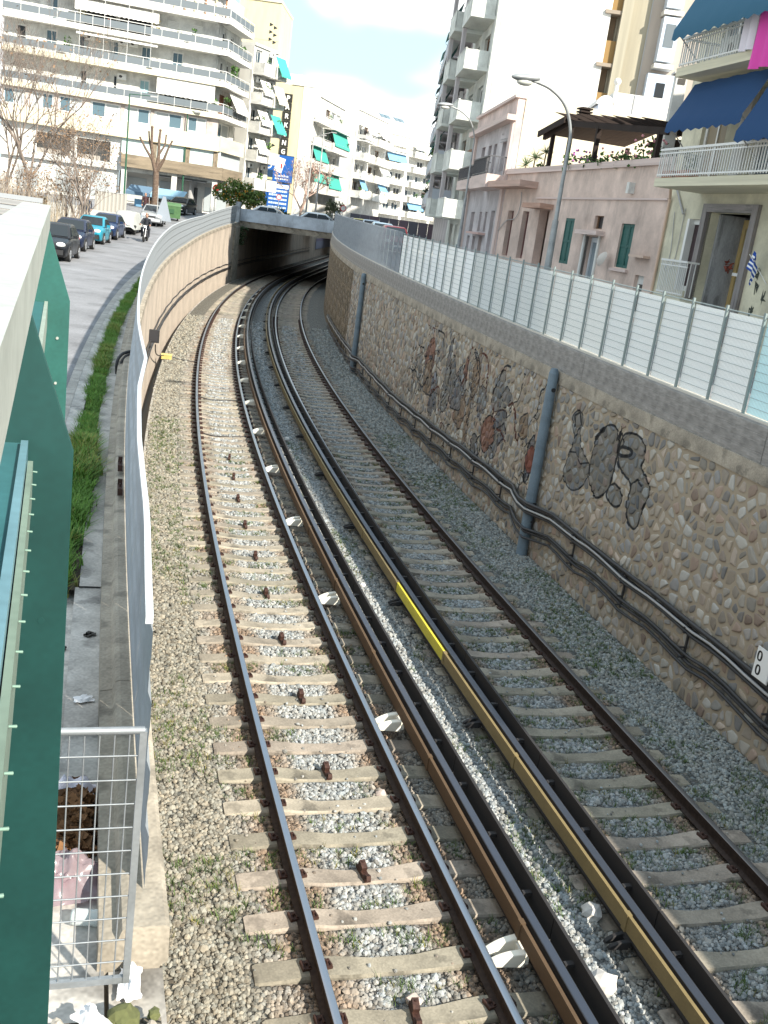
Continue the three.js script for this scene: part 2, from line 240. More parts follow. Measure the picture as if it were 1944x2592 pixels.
// ---------------------------------------------------------------- the two tracks
{
  const railProfile = d => [[-.07, -.172], [-.07, -.162], [-.016, -.14], [-.009, -.055], [-.036, -.038], [-.036, -.004], [.036, -.004], [.036, -.038], [.009, -.055], [.016, -.14], [.07, -.162], [.07, -.172]].map(q => [q[0] + d, q[1]]);
  const top = d => [[-.036, -.006], [-.033, -.001], [-.015, .001], [.015, .001], [.033, -.001], [.036, -.006]].map(q => [q[0] + d, q[1]]);
  // concrete sleeper: dished between the rail seats, sloping shoulders, chamfered edges
  const sleeperGeo = v => { const xs = [-1.3, -1.27, -1.0, -.88, -.62, -.48, -.2, .2, .48, .62, .88, 1.0, 1.27, 1.3], ys = [-.205, -.198, -.185, -.172, -.172, -.19, -.215, -.215, -.19, -.172, -.172, -.185, -.198, -.205], pr = [], pos = [], idx = []; const rs = mulberry(v + 5);
    xs.forEach((x, i) => { const y = ys[i] - .001 + .004 * (rs() - .5), w = i === 0 || i === 13 ? .10 : Math.abs(x) < .3 ? .095 : .115; pr.push([[-.145, -.42], [-w - .014, y - .022], [-w, y], [w, y], [w + .014, y - .022], [.145, -.42]].map(q => [x, q[1], q[0]])); });
    for (let i = 0; i < xs.length - 1; i++) for (let k = 0; k < 5; k++) { const b = pos.length / 3; pos.push(...pr[i][k], ...pr[i][k + 1], ...pr[i + 1][k + 1], ...pr[i + 1][k]); idx.push(b, b + 1, b + 2, b, b + 2, b + 3); }
    for (const i of [0, xs.length - 1]) { const b = pos.length / 3; pr[i].forEach(q => pos.push(...q)); idx.push(b, b + 1, b + 2, b, b + 2, b + 3, b, b + 3, b + 4, b, b + 4, b + 5); }
    const g = new THREE.BufferGeometry(); g.setAttribute('position', new THREE.Float32BufferAttribute(pos, 3)); g.setIndex(idx); g.computeVertexNormals(); const f = flat(g); planarUV(f); const uv = f.attributes.uv; for (let i = 0; i < uv.count; i++) uv.setXY(i, uv.getX(i) + v * .37, uv.getY(i) + v * .61); return f; };
  const SG = [0, 1, 2, 3].map(sleeperGeo), SM = [1, .93, 1.08, .88].map((k, i) => mat(.37 * k, (.315 + .006 * i) * k, .262 * k, .9, { map: T.concrete, bumpMap: T.concreteB, bumpScale: .004 }));
  const clipGeo = new B().box(0, .018, 0, .10, .03, .13).bar([-.035, .03, -.07], [-.035, .03, .07], .017).bar([.035, .025, -.06], [.035, .04, .05], .015).bar([0, .0, 0], [0, .07, 0], .018, .014, 6).done();
  const bracketGeo = new B().box(0, .03, 0, .075, .05, .30).box(0, .085, -.05, .07, .10, .12, 0, .35).box(0, .06, .13, .055, .06, .07, 0, -.3).bar([0, .07, -.05], [0, .15, -.06], .02, .016).done();
  function track(label, dl, off, full) {
    const t = thing('railway_track', label, 'railway track');
    for (const d of [dl, dl + 1.505]) { const r = part('rail', sweep(railProfile(d), -3, 200, 1.2, true), M.railRust, t); part('rail_head', sweep(top(d), -3, 200, 1.2), M.railTop, r); }
    const far = new B();
    for (let k = -6; k < 150; k++) {
      const s = SL0 + off + k * SLP + (hash(k, 3, dl * 9 | 0) - .5) * .03; if (s > 100) break;
      const o = P(s, dl + .75), f = phi(s), v = Math.floor(hash(k, 1, 7) * 4);
      const m = part('sleeper', SG[v], SM[Math.floor(hash(k, 2, 11 + (dl | 0)) * 4)], t); m.position.copy(o); m.rotation.y = f + (hash(k, 5, 2) - .5) * .012;
      for (const [x, sg] of [[-.75, -1], [-.75, 1], [.755, -1], [.755, 1]]) {
        const q = P(s, dl + .75 + x + sg * .095, -.175);
        if (s < (full ? 27 : 20)) { const c = part('rail_clip', clipGeo, M.clip, t); c.position.copy(q); c.rotation.y = f + hash(k, x * 10 | 0, sg + 4) * .3; c.scale.setScalar(.82); }
        else if (s < 62) far.box(q.x, q.y + .03, q.z, .11, .06, .13, f);
      }
      if (full && k % 3 === 0 && s > 4 && s < 26.5) { const c = part('cable_bracket', bracketGeo, M.clip, t); const q = P(s, .735 + (hash(k, 9, 9) - .5) * .04, -.215); c.position.copy(q); c.rotation.y = f + (hash(k, 8, 8) - .5) * .3; c.scale.setScalar(.86); }
    }
    stuff(far.part('rail_fastenings', M.clip, t));
    return t;
  }
  track('sunlit left hand railway track, pale sleepers with a row of brown brackets down its middle', 0, 0, true);
  track('right hand railway track in the shade beside the stone wall, rust stained sleepers', 3.49, .3, false);

  // conductor rails between the tracks
  const brown = mat(.105, .062, .03, .8, { map: T.metal }), tan = mat(.235, .175, .075, .75, { map: T.metal }), yellow = mat(.72, .62, .05, .6, { map: T.metal }), coverM = mat(.022, .02, .021, .75), shoe = mat(.11, .12, .15, .36, { metalness: .8 }), cream = mat(.78, .75, .66, .55);
  // forked insulator bracket: two tapering tongues reaching towards the running rail, and a block under the board
  const tongue = () => { const sh = new THREE.Shape(); sh.moveTo(0, 0); sh.lineTo(0, .125); sh.quadraticCurveTo(-.16, .12, -.30, .03); sh.lineTo(-.31, 0); sh.lineTo(0, 0); return new THREE.ExtrudeGeometry(sh, { depth: .05, bevelEnabled: true, bevelSize: .012, bevelThickness: .012, bevelSegments: 2, curveSegments: 6 }); };
  const forkGeo = new B().geo(tongue(), 0, 0, -.125, 0, .10).geo(tongue(), 0, 0, .075, 0, -.10).box(.02, .05, 0, .07, .10, .22).done();
  function conductor(label, d0, boardM, special) {
    const t = thing('conductor_rail', label, 'conductor rail');
    const rail = part('contact_rail', sweep([[-.065, -.12], [-.065, -.09], [-.014, -.06], [-.014, .09], [-.046, .11], [-.046, .175], [.046, .175], [.046, .11], [.014, .09], [.014, -.06], [.065, -.09], [.065, -.12]].map(q => [q[0] + d0, q[1]]), -3, 200, 1.2, true), coverM, t);
    part('contact_face', sweep([[-.046, .172], [-.038, .18], [.038, .18], [.046, .172]].map(q => [q[0] + d0, q[1]]), -3, 200, 1.2), shoe, rail);
    for (let k = 0; k < 34; k++) { const a = 4.63 + 2.865 * k, b = a + 2.85; const sp = special && k === 3;
      const o = .006 * (hash(k, 2, 3) - .5); const g = sweep(ring(d0 - .175 + o, d0 - .14 + o, .07, .235), a, b, 1, true, true); part('protection_board', g, sp ? yellow : boardM, t);
      if (k < 14) { const q = new B(); const c = P(a - .008, d0 - .158, .15), f = phi(a); q.box(c.x, c.y, c.z, .052, .185, .07, f); q.part('joint_strap', boardM, t); }
      part('cover_board', sweep(ring(d0 + .165, d0 + .20, .0, .25), a, b, 1, true, true), coverM, t);
      for (const j of [.5, 1.45, 2.4]) { const f = phi(a + j), c = P(a + j, d0 + .13, .13); if (a < 40) { const q = new B(); q.box(c.x, c.y, c.z, .11, .04, .05, f); q.part('cover_clip', coverM, t); } }
    }
    for (let k = 0; k < 22; k++) { const s = 7.40 + 4.205 * k, c = P(s, d0 - .18, -.07); const m = part('insulator', forkGeo, special ? coverM : cream, t); m.position.copy(c); m.rotation.y = phi(s); if (special) { m.position.copy(P(s + .1, d0 - .12, -.12)); m.scale.setScalar(.6); } }
    return t;
  }
  conductor('left conductor rail with brown side boards and white forked insulators, beside the sunlit track', 2.015, brown, false);
  conductor('right conductor rail with tan side boards, one of them painted bright yellow', 3.11, tan, true);
}
// ---------------------------------------------------------------- right-hand retaining wall
function clipPoly(poly, nx, ny, c) { const out = []; for (let i = 0; i < poly.length; i++) { const a = poly[i], b = poly[(i + 1) % poly.length], da = nx * a[0] + ny * a[1] - c, db = nx * b[0] + ny * b[1] - c; if (da <= 0) out.push(a); if (da * db < 0) { const t = da / (da - db); out.push([a[0] + (b[0] - a[0]) * t, a[1] + (b[1] - a[1]) * t]); } } return out; }
const DR = 6.57;
{
  // the paint on the wall: grey letter shapes outlined in black, older tags further along
  const GS0 = 13, GS1 = 33.5, GY0 = -.3, GY1 = 3.9, cv = document.createElement('canvas'); cv.width = 2048; cv.height = 420; const x = cv.getContext('2d');
  x.fillStyle = '#fff'; x.fillRect(0, 0, 2048, 420);
  const X = s => (s - GS0) / (GS1 - GS0) * 2048, Y = y => 420 - (y - GY0) / (GY1 - GY0) * 420;
  const blob = (pts, fill, line, w = 4) => { x.beginPath(); const n = pts.length; x.moveTo((X(pts[0][0]) + X(pts[n - 1][0])) / 2, (Y(pts[0][1]) + Y(pts[n - 1][1])) / 2); pts.forEach((p, i) => { const q = pts[(i + 1) % n]; x.quadraticCurveTo(X(p[0]), Y(p[1]), (X(p[0]) + X(q[0])) / 2, (Y(p[1]) + Y(q[1])) / 2); }); x.closePath(); if (fill) { x.fillStyle = fill; x.fill(); } if (line) { x.strokeStyle = line; x.lineWidth = w; x.stroke(); } };
  const line = (pts, c, w) => { x.beginPath(); pts.forEach((p, i) => i ? x.lineTo(X(p[0]), Y(p[1])) : x.moveTo(X(p[0]), Y(p[1]))); x.strokeStyle = c; x.lineWidth = w; x.lineJoin = x.lineCap = 'round'; x.stroke(); };
  const rg = mulberry(31), grey = '#c3cad3', ink = '#3c414b';
  for (let k = 0; k < 34; k++) { const s = 19.7 + 12 * rg(), y = .9 + 2.1 * rg(), a = .18 + .42 * rg(), b = .3 + .55 * rg(), n = 9, pts = []; for (let i = 0; i < n; i++) { const t = i / n * 6.283; pts.push([s + a * Math.cos(t) * (.55 + .7 * rg()), y + b * Math.sin(t) * (.55 + .7 * rg())]); } blob(pts, pick(['#c6cdd8', '#cfd4da', '#bcc4d2', '#cfa79d', '#d6c8bc', '#b9c2d4', null]), pick([ink, ink, '#596070', '#6a7080', '#5b4a52']), pick([2, 3, 4])); }
  for (let k = 0; k < 46; k++) { let s = 19.8 + 11.8 * rg(), y = .9 + 2.2 * rg(), da = rg() * 6.3; const pts = [[s, y]]; for (let i = 0; i < 12; i++) { da += (rg() - .5) * 1.5; s += .11 * Math.cos(da); y += .14 * Math.sin(da); pts.push([s, clamp(y, .5, 3.4)]); } line(pts, pick([ink, ink, '#4a5060', '#f4f1ea', '#8c5a52']), pick([2, 3, 3, 5])); }
  for (let k = 0; k < 14; k++) { const s = 20 + 11 * rg(), y = 1 + 1.6 * rg(); line([[s, y], [s + .03 * rg(), y - .3 - .6 * rg()]], 'rgba(70,76,90,.55)', 2); }
  blob([[18.05, 1.9], [17.9, 2.3], [17.75, 2.7], [18.1, 3.05], [17.8, 3.28], [17.5, 3.1], [17.6, 2.8], [17.3, 2.5], [16.94, 2.43], [16.9, 2.1], [17.2, 1.8], [17.6, 1.7]], grey, '#565c68', 3); line([[17.75, 2.7], [17.6, 3.0], [17.75, 3.2], [17.95, 3.1], [17.85, 2.9]], ink, 4); line([[17.85, 2.4], [17.6, 2.45], [17.3, 2.3], [17.0, 2.4]], ink, 3);
  blob([[16.95, 2.2], [16.9, 2.8], [16.7, 3.15], [16.3, 3.3], [16.0, 3.15], [15.95, 2.6], [16.0, 2.2], [16.25, 1.95], [16.5, 1.86]], grey, ink, 4);
  blob([[15.95, 3.2], [15.5, 3.32], [15.1, 3.25], [15.0, 3.0], [15.1, 2.8], [14.75, 2.7], [14.6, 2.5], [14.75, 2.2], [14.8, 1.75], [15.2, 1.85], [15.3, 2.2], [15.25, 2.5], [15.6, 2.55], [15.95, 2.7]], grey, ink, 4);
  blob([[16.15, 2.05], [15.9, 2.35], [15.6, 2.3], [15.4, 2.1], [15.7, 1.9]], grey, ink, 4);
  blob([[15.96, 2.98], [15.5, 3.03], [15.42, 2.93], [15.9, 2.8]], '#dfe3e8', ink, 6); line([[16.9, 2.88], [16.75, 3.05], [16.6, 3.12]], ink, 8); line([[16.0, 3.3], [15.97, 2.8], [16.0, 2.3]], ink, 4); line([[16.1, 3.05], [15.95, 3.2], [15.8, 3.05], [15.95, 2.9]], ink, 4); line([[15.3, 2.45], [15.1, 2.6], [14.9, 2.55]], ink, 4);
  blob([[20.1, 1.6], [19.85, 2.1], [19.5, 2.0], [19.42, 1.7], [19.7, 1.4]], '#b9796f', '#6b5a5e', 3);
  const paint = new THREE.CanvasTexture(cv); paint.colorSpace = THREE.SRGBColorSpace; paint.magFilter = THREE.LinearFilter;
  const mortar = new THREE.MeshStandardMaterial({ color: lin(.33, .275, .205), roughness: .95, map: paint });
  const stoneM = new THREE.MeshStandardMaterial({ vertexColors: true, roughness: .9, map: paint });
  const farM = mat(.40, .36, .32, .95, { map: T.rubble, bumpMap: T.rubbleB, bumpScale: .05 });
  const wall = thing('stone_retaining_wall', 'long rubble stone retaining wall with graffiti along the right hand track', 'retaining wall');
  const core = (a, b, m, paintUV) => { const g = sweep(s => [[DR, -.45], [DR, 1.2], [DR, copeR(s)]], a, b, 1); if (paintUV) { const p = g.attributes.position, uv = g.attributes.uv; for (let i = 0; i < p.count; i++) { const [s] = toSD(p.getX(i), p.getZ(i)); uv.setXY(i, (s - GS0) / (GS1 - GS0), (p.getY(i) - GY0) / (GY1 - GY0)); } } part('wall_core', g, m, wall); };
  core(-6, 47, mortar, true); core(47, 240, farM, false);
  part('wall_back', sweep(s => [[DR + .5, yr(s)], [DR + .5, fbR(s) - .02]], -6, 240, 4), M.concrete, wall);
  // stones: cells of a jittered net, shrunk for the joints, with a worn pillow face
  const rs = mulberry(4711), pts = [], grid = new Map(), key = (i, j) => i * 1000 + j;
  const addRow = (s0, s1, size) => { for (let s = s0; s < s1; s += size * .9) for (let y = -.35; y < 4.3; y += size * 1.02) pts.push([s + size * .9 * (.02 + .96 * rs()), y + size * (.02 + .96 * rs()), size]); };
  addRow(6, 27, .205); addRow(27, 47, .25);
  pts.forEach((p, i) => { const k = key(Math.floor(p[0] / .5), Math.floor(p[1] / .5) + 10); (grid.get(k) || grid.set(k, []).get(k)).push(i); });
  const stones = [], tones = [[.52, .50, .46], [.46, .40, .33], [.50, .42, .33], [.40, .37, .34], [.56, .53, .47], [.44, .33, .26], [.36, .35, .34], [.53, .44, .36], [.48, .44, .38]];
  for (let i = 0; i < pts.length; i++) {
    const [s, y, size] = pts[i]; const top = copeR(s); if (y > top + .12) continue;
    let poly = [[s - size, y - size], [s + size, y - size], [s + size, y + size], [s - size, y + size]];
    const ci = Math.floor(s / .5), cj = Math.floor(y / .5) + 10;
    for (let a = -1; a <= 1; a++) for (let b = -1; b <= 1; b++) for (const j of grid.get(key(ci + a, cj + b)) || []) if (j !== i) { const q = pts[j], nx = q[0] - s, ny = q[1] - y, L = Math.hypot(nx, ny); if (L > 2.2 * size) continue; const c = (nx * (s + q[0]) + ny * (y + q[1])) / 2 / L; poly = clipPoly(poly, nx / L, ny / L, c - .013 - .026 * rs()); }
    poly = clipPoly(poly, 0, 1, top - .012); poly = clipPoly(poly, 0, -1, .3);
    if (poly.length < 3) continue;
    // round the corners: cut each vertex
    const cut = []; poly.forEach((p, k) => { const a = poly[(k + poly.length - 1) % poly.length], b = poly[(k + 1) % poly.length], t = .10 + .16 * rs(); cut.push([lerp(p[0], a[0], t), lerp(p[1], a[1], t)], [lerp(p[0], b[0], t), lerp(p[1], b[1], t)]); }); poly = cut;
    let A = 0, mx = 0, my = 0; poly.forEach((p, k) => { const b = poly[(k + 1) % poly.length]; A += p[0] * b[1] - b[0] * p[1]; mx += p[0]; my += p[1]; }); A = Math.abs(A) / 2; mx /= poly.length; my /= poly.length; if (A < .004) continue;
    const h = .008 + .018 * rs(), tone = pick(tones), k1 = .42 + .46 * rs(), tilt = [(rs() - .5) * .12, (rs() - .5) * .12];
    const pos = [], col = [], uv = [], idx = []; const put = (a, b, z) => { const p = P(a, DR - z, b); pos.push(p.x, p.y, p.z); uv.push((a - GS0) / (GS1 - GS0), (b - GY0) / (GY1 - GY0)); const v = k1 * (.92 + .16 * rs()); col.push(tone[0] * v, tone[1] * v, tone[2] * v); };
    const n = poly.length, level = (f, z) => poly.forEach(p => { const a = mx + (p[0] - mx) * f, b = my + (p[1] - my) * f; put(a, b, z + (f < 1 ? (a - mx) * tilt[0] + (b - my) * tilt[1] + .006 * (rs() - .5) : 0)); });
    level(1, -.004); level(.94, h * .7); level(.66, h); put(mx, my, h * 1.08);
    for (let r = 0; r < 2; r++) for (let k = 0; k < n; k++) { const a = r * n + k, b = r * n + (k + 1) % n; idx.push(a, b, b + n, a, b + n, a + n); }
    for (let k = 0; k < n; k++) idx.push(2 * n + k, 2 * n + (k + 1) % n, 3 * n);
    const g = new THREE.BufferGeometry(); g.setAttribute('position', new THREE.Float32BufferAttribute(pos, 3)); g.setAttribute('uv', new THREE.Float32BufferAttribute(uv, 2)); g.setAttribute('color', new THREE.Float32BufferAttribute(col, 3)); g.setIndex(idx); g.computeVertexNormals();
    const seen = s > 8.2 && y > (s < 11.5 ? -.2 + (11.5 - s) * -.1 : -.2) && (s > 11.4 || y < 1.3 + (s - 8.2) * .7), dist = Math.hypot(s + .5, 9);
    stones.push([seen ? Math.sqrt(A) / dist : 0, g]);
  }
  stones.sort((a, b) => b[0] - a[0]);
  stones.slice(0, 300).forEach(([, g]) => part('stone', g, stoneM, wall));
  stuff(part('stonework', mergeGeometries(stones.slice(300).map(q => q[1])), stoneM, wall));
  part('coping_band', sweep(s => [[DR + .1, copeR(s)], [DR - .035, copeR(s)], [DR - .035, copeR(s) + .25], [DR + .05, copeR(s) + .255]], -6, 240, 1), M.concreteWarm, wall);
  for (let k = 0; k < 40; k++) { const a = -6 + k * 6, b = a + 5.985; part('parapet', sweep(s => [[DR, copeR(s) + .253], [DR, fbR(s) - .02], [DR + .02, fbR(s)], [DR + .4, fbR(s)], [DR + .42, fbR(s) - .02], [DR + .42, copeR(s) + .253]], a, b, 1, true, true), M.boardMarked, wall); }

  // the steel fence on top of it: bays of mesh backed with milky sheet, then plain ribbed sheet further on
  const fence = thing('wall_fence', 'long fence of mesh and milky sheet on the right hand stone wall', 'fence');
  const sheetM = new THREE.MeshPhysicalMaterial({ color: lin(.92, .94, .93), roughness: .8, transmission: .14, thickness: 0 }), greySheet = mat(.33, .38, .44, .55, { metalness: .25, map: T.metal }), wire = mat(.30, .36, .37, .6), postM = mat(.22, .27, .27, .5), foot = mat(.55, .52, .46, .9);
  const blues = [sheetM, new THREE.MeshPhysicalMaterial({ color: lin(.52, .78, .86), roughness: .8, transmission: .38, thickness: 0 }), new THREE.MeshPhysicalMaterial({ color: lin(.90, .93, .94), roughness: .8, transmission: .14, thickness: 0 })];
  const H = 1.40, DF = DR + .10, bay = .96;
  for (let k = -8; k < 76; k++) {
    const a = 12.75 + k * bay, b = a + bay, f = phi(a), y0 = fbR(a), lift = .02 * (hash(k, 1, 1) - .5); if (b > 86) break;
    if (a < 35) {
      const p = P(a, DF - .03, y0 + (H + .02) / 2); const m = pbox('post', postM, fence, p.x, p.y, p.z, .030, H + .06, .04); m.rotation.y = f;
      const sh = sweep(s => [[DF + .015, fbR(s) + .05], [DF + .015 + .01 * (hash(k, 2, 2) - .5), fbR(s) + H - .06 + lift]], a + .02, b - .02, .5); part('sheet', sh, k === -1 ? blues[1] : blues[hash(k, 6, 2) < .5 ? 0 : 2], fence);
      const w = new B(), n = a < 26 ? 30 : 0;
      for (let i = 0; i < 12; i++) { const y = .03 + i * (H - .05) / 11; const A = P(a + .02, DF - .012, fbR(a) + y), C = P(b - .02, DF - .012, fbR(b) + y); w.bar([A.x, A.y, A.z], [C.x, C.y, C.z], i === 0 || i === 11 ? .008 : .0042, undefined, 4, true); }
      for (let i = 1; i < n; i++) { const s = a + bay * i / n, A = P(s, DF - .02, fbR(s) + .03), C = P(s, DF - .02, fbR(s) + H); w.bar([A.x, A.y, A.z], [C.x, C.y, C.z], .0016, undefined, 3, true); }
      stuff(w.part('wire_mesh', wire, fence));
    } else {
      const p = P(a, DF + .03, y0 + H / 2); const m = pbox('post', postM, fence, p.x, p.y, p.z, .05, H, .05); m.rotation.y = f;
      const n = 8, prof = []; const g = new B(); for (let i = 0; i < n; i++) { const s = a + bay * (i + .5) / n, q = P(s, DF - (i % 2 ? .0 : .022), fbR(s) + H / 2 + .03); g.box(q.x, q.y, q.z, .012, H, bay / n + .002, phi(s)); }
      g.part('sheet', greySheet, fence);
    }
  }
  part('base_strip', sweep(s => ring(DF - .06, DF + .05, fbR(s) + .002, fbR(s) + .035), 4, 86, 1, true, true), foot, fence);

  // blue-grey posts that stand against the wall, cables hung along it
  const postBlue = mat(.20, .27, .33, .6, { map: T.metal });
  for (const [s, h, label] of [[19.0, 3.82, 'nearer of the two blue grey posts standing against the graffitied stone wall'], [42.4, 4.03, 'farther of the two blue grey posts against the stone wall, near the bridge']]) {
    const o = P(s, DR - .14, -.2), t = thing('wall_post', label, 'post', [o.x, o.y, o.z], phi(s), 'blue grey posts on the stone wall');
    const H2 = h + .2; part('shaft', planarUV(flat(new THREE.CylinderGeometry(.105, .125, H2 - .10, 8)).translate(0, (H2 - .10) / 2, 0)), postBlue, t);
    part('cap', planarUV(flat(new THREE.CylinderGeometry(.07, .106, .10, 8)).translate(0, H2 - .05, 0)), postBlue, t);
    for (const y of [.9, 1.75, 2.6]) part('band', flat(new THREE.CylinderGeometry(.122 - y * .004, .124 - y * .004, .03, 8)).translate(0, y, 0), postBlue, t);
    const hole = part('port', flat(new THREE.CylinderGeometry(.045, .045, .03, 12).rotateX(Math.PI / 2)), M.black, t); hole.position.set(.01, H2 - .42, .103);
  }
  const cableR = (label, y0, r, amp, d, seed, m = M.cable, a = 5.5, b = 60) => { const pts = []; for (let s = a; s <= b; s += .7) { const k = s / 2.1, sag = Math.abs(k - Math.round(k)) * 2; pts.push(P(s, d - (Math.abs(s - 19) < .5 || Math.abs(s - 42.4) < .5 ? .17 : 0) + .02 * (hash(s * 10 | 0, seed, 1) - .5), interp(s, [[8, y0 - .12], [12, y0], [17, y0], [19, y0 - .08], [22, y0 - .08], [33, y0 - .42], [60, y0 - .5]]) - amp * (1 - sag) + .03 * (hash(s * 10 | 0, seed, 2) - .5))); } solo('cable', tube(pts, r, 6, 1.5), m, label, 'cable', 'cables along the stone wall'); };
  cableR('uppermost thick black cable hung along the stone wall', 1.12, .035, .03, DR - .10, 1);
  cableR('cable with a pale painted sheen just under the top black cable on the stone wall', 1.03, .022, .05, DR - .13, 2, mat(.34, .33, .32, .35));  // pale grey stands for light reflected along a dark cable
  cableR('black cable third from the top on the stone wall', .95, .032, .05, DR - .09, 3);
  cableR('sagging black cable in the middle of the bundle on the stone wall', .66, .03, .09, DR - .08, 4);
  cableR('lowest black cable sagging along the foot of the stone wall', .50, .026, .13, DR - .07, 5);
  cableR('thick black cable above the pale toned one, second of the bundle on the stone wall', 1.08, .042, .035, DR - .06, 6);
  cableR('black cable just below the pale toned cable on the stone wall', .99, .036, .045, DR - .06, 7);
  cableR('black cable above the lowest one on the stone wall', .58, .03, .10, DR - .05, 8);
  for (let k = 0; k < 22; k++) { const s = 6.3 + k * 2.1, y = interp(s, [[12, .78], [22, .7], [33, .36], [60, .28]]), o = P(s, DR - .05, y); const t = thing('cable_hanger', 'small dark steel hanger carrying the cables on the stone wall', 'cable hanger', [o.x, o.y, o.z], phi(s), 'cable hangers on the stone wall'); const b = new B().box(-.01, 0, 0, .03, .62, .035); b.part('bracket_plate', M.cable, t); const c = new B(); for (const yy of [-.26, -.1, .14, .22, .3]) c.box(-.06, yy, 0, .10, .02, .03); c.part('hook', M.cable, t); }
  // small white number plate at the edge of view
  { const cv2 = document.createElement('canvas'); cv2.width = 128; cv2.height = 192; const c = cv2.getContext('2d'); c.fillStyle = '#e8e8e6'; c.fillRect(0, 0, 128, 192); c.fillStyle = '#141414'; c.font = 'bold 92px sans-serif'; c.textAlign = 'center'; c.fillText('0', 30, 84); c.fillText('0', 40, 172); const tx = new THREE.CanvasTexture(cv2); tx.colorSpace = THREE.SRGBColorSpace;
    const o = P(10.72, DR - .16, 1.28), t = thing('number_plate', 'small white plate with black figures on the stone wall at the right edge', 'sign', [o.x, o.y, o.z], phi(10.7)); pbox('plate', M.white, t, 0, 0, 0, .015, .42, .32); const f = part('figures', new THREE.PlaneGeometry(.31, .41).rotateY(-Math.PI / 2), new THREE.MeshStandardMaterial({ map: tx, roughness: .6 }), t); f.position.x = -.0115; new B().bar([.01, 0, 0], [.16, -.02, 0], .015).part('stay', M.black, t); }
}
// ---------------------------------------------------------------- left-hand wall, plinth and fence
{
  const DL = -1.70, lime = mat(.60, .51, .425, .95, { map: T.streak, bumpMap: T.concreteB, bumpScale: .02 });
  const wall = thing('left_retaining_wall', 'sunlit rendered stone wall on the outside of the curve, below the plain grey fence', 'retaining wall');
  part('wall_face', sweep(s => [[DL, -.95], [DL, 1.5], [DL, wallL(s) - .22]], 4.5, 240, 1), lime, wall);
  for (let k = 0; k < 40; k++) { const a = 4.5 + k * 2.4, b = a + 2.392; if (b > 100) break; part('coping', sweep(s => [[DL, wallL(s) - .22], [DL + .035, wallL(s) - .20], [DL + .03, wallL(s) - .012], [DL + .01, wallL(s)], [-1.85, wallL(s)], [-1.88, wallL(s) - .01], [-1.90, wallL(s) - .07], [-1.98, wallL(s) - .08], [-1.985, yl(s) - .3], [-1.75, yl(s) - .3]], a, b, .8, true, true), M.concreteWarm, wall); }
  part('wall_stub', sweep(ring(-1.93, -1.69, .0, 2.74), 3.62, 4.49, .4, true, true), M.concrete, wall);
  part('wall_face', sweep([[DL, -.95], [DL, 2.70]], -4, 4.5, 1), lime, wall);
  part('wall_top', sweep(s => [[DL, wallL(s)], [-2.0, wallL(s)]], 100, 240, 4), M.concrete, wall);
  const fence = thing('street_fence', 'plain blue grey sheet fence with a white top rail along the left street', 'fence');
  const sh = mat(.39, .43, .47, .65, { map: T.metal }), cap = mat(.50, .53, .56, .55), post = mat(.36, .40, .44, .5, { metalness: .3 });
  for (let k = 0; k < 52; k++) {
    const a = 4.75 + k * 1.65, b = a + 1.645; if (b > 88.5) break;
    const bot = s => [-1.775, wallL(s) + .01];
    part('panel', sweep(s => { const [d0, y0] = bot(s), d1 = dFence(s), y1 = rimL(s) - .02, pr = []; const n = 8; for (let i = 0; i <= n; i++) { const t = i / n; pr.push([lerp(d0, d1, t) + (i % 2 ? .012 : 0), lerp(y0, y1, t)]); if (i < n) pr.push([lerp(d0, d1, t) + (i % 2 ? .012 : 0), lerp(y0, y1, t + .08)]); } return pr; }, a, b, .4), sh, fence);
    part('cap_rail', sweep(s => ring(dFence(s) - .016, dFence(s) + .018, rimL(s) - .04, rimL(s)), a, b, .4, true, true), cap, fence);
    if (k < 0) { const w = new B(), p = P(a, -1.775 + .05, wallL(a)), q = P(a, dFence(a) + .05, rimL(a) - .06); w.bar([p.x, p.y, p.z], [q.x, q.y, q.z], .022, .022, 4); w.part('post', post, fence); }
  }
  for (const s of [12.15, 11.2]) { const o = P(s, -1.80, wallL(s) + .02), t = thing('rusty_bracket', s > 12 ? 'farther of two rusty brackets at the foot of the street fence' : 'nearer of two rusty brackets at the foot of the street fence', 'bracket', [o.x, o.y, o.z], phi(s)); new B().box(-.03, .03, 0, .055, .012, .42).box(-.03, .06, .19, .05, .07, .02).box(-.03, .06, -.19, .05, .07, .02).part('plate', M.clip, t); new B().bar([-.03, .03, .08], [-.03, .075, .08], .012).bar([-.03, .03, -.08], [-.03, .075, -.08], .012).part('bolt', M.clip, t); }
  { const a = P(19.6, -1.99, 2.74), b = P(19.5, -2.0, 3.02), c = P(19.9, -1.93, 3.12), d = P(20.4, -1.78, 3.12); for (const [i, l] of [[0, 'outer'], [1, 'inner']]) solo('conduit', tube([a, b, c, d].map(p => p.clone().add(new THREE.Vector3(i * .05, -i * .05, -i * .1))), .03, 8, 4), M.black, l + ' of two bent black conduits coming over the kerb wall by the grass', 'conduit'); }
  // cables and boxes on the sunlit wall
  for (const [y, r, i] of [[1.30, .03, 0], [.98, .045, 1], [.86, .03, 2]]) { const pts = []; for (let s = 10; s < 150; s += 1.5) pts.push(P(s, DL + .06, y + .0025 * Math.max(0, 60 - s) + .05 * Math.sin(s * 1.4 + i) * (i === 0 ? 1 : .4))); solo('cable', tube(pts, r, 5, 1), M.cable, ['upper single black cable along the sunlit wall', 'thick black cable in the lower pair along the sunlit wall', 'thinner black cable of the lower pair along the sunlit wall'][i], 'cable', 'cables along the sunlit wall'); }
  const o = P(34.8, -1.53, 1.50), bx = thing('black_box', 'square black box on the sunlit wall above the yellow junction box', 'box', [o.x, o.y, o.z], phi(35.5)); new B().box(0, 0, 0, .34, .42, .18).part('housing', M.black, bx); new B().box(-.02, .01, .095, .28, .36, .012).part('lid', mat(.03, .03, .035, .4), bx);
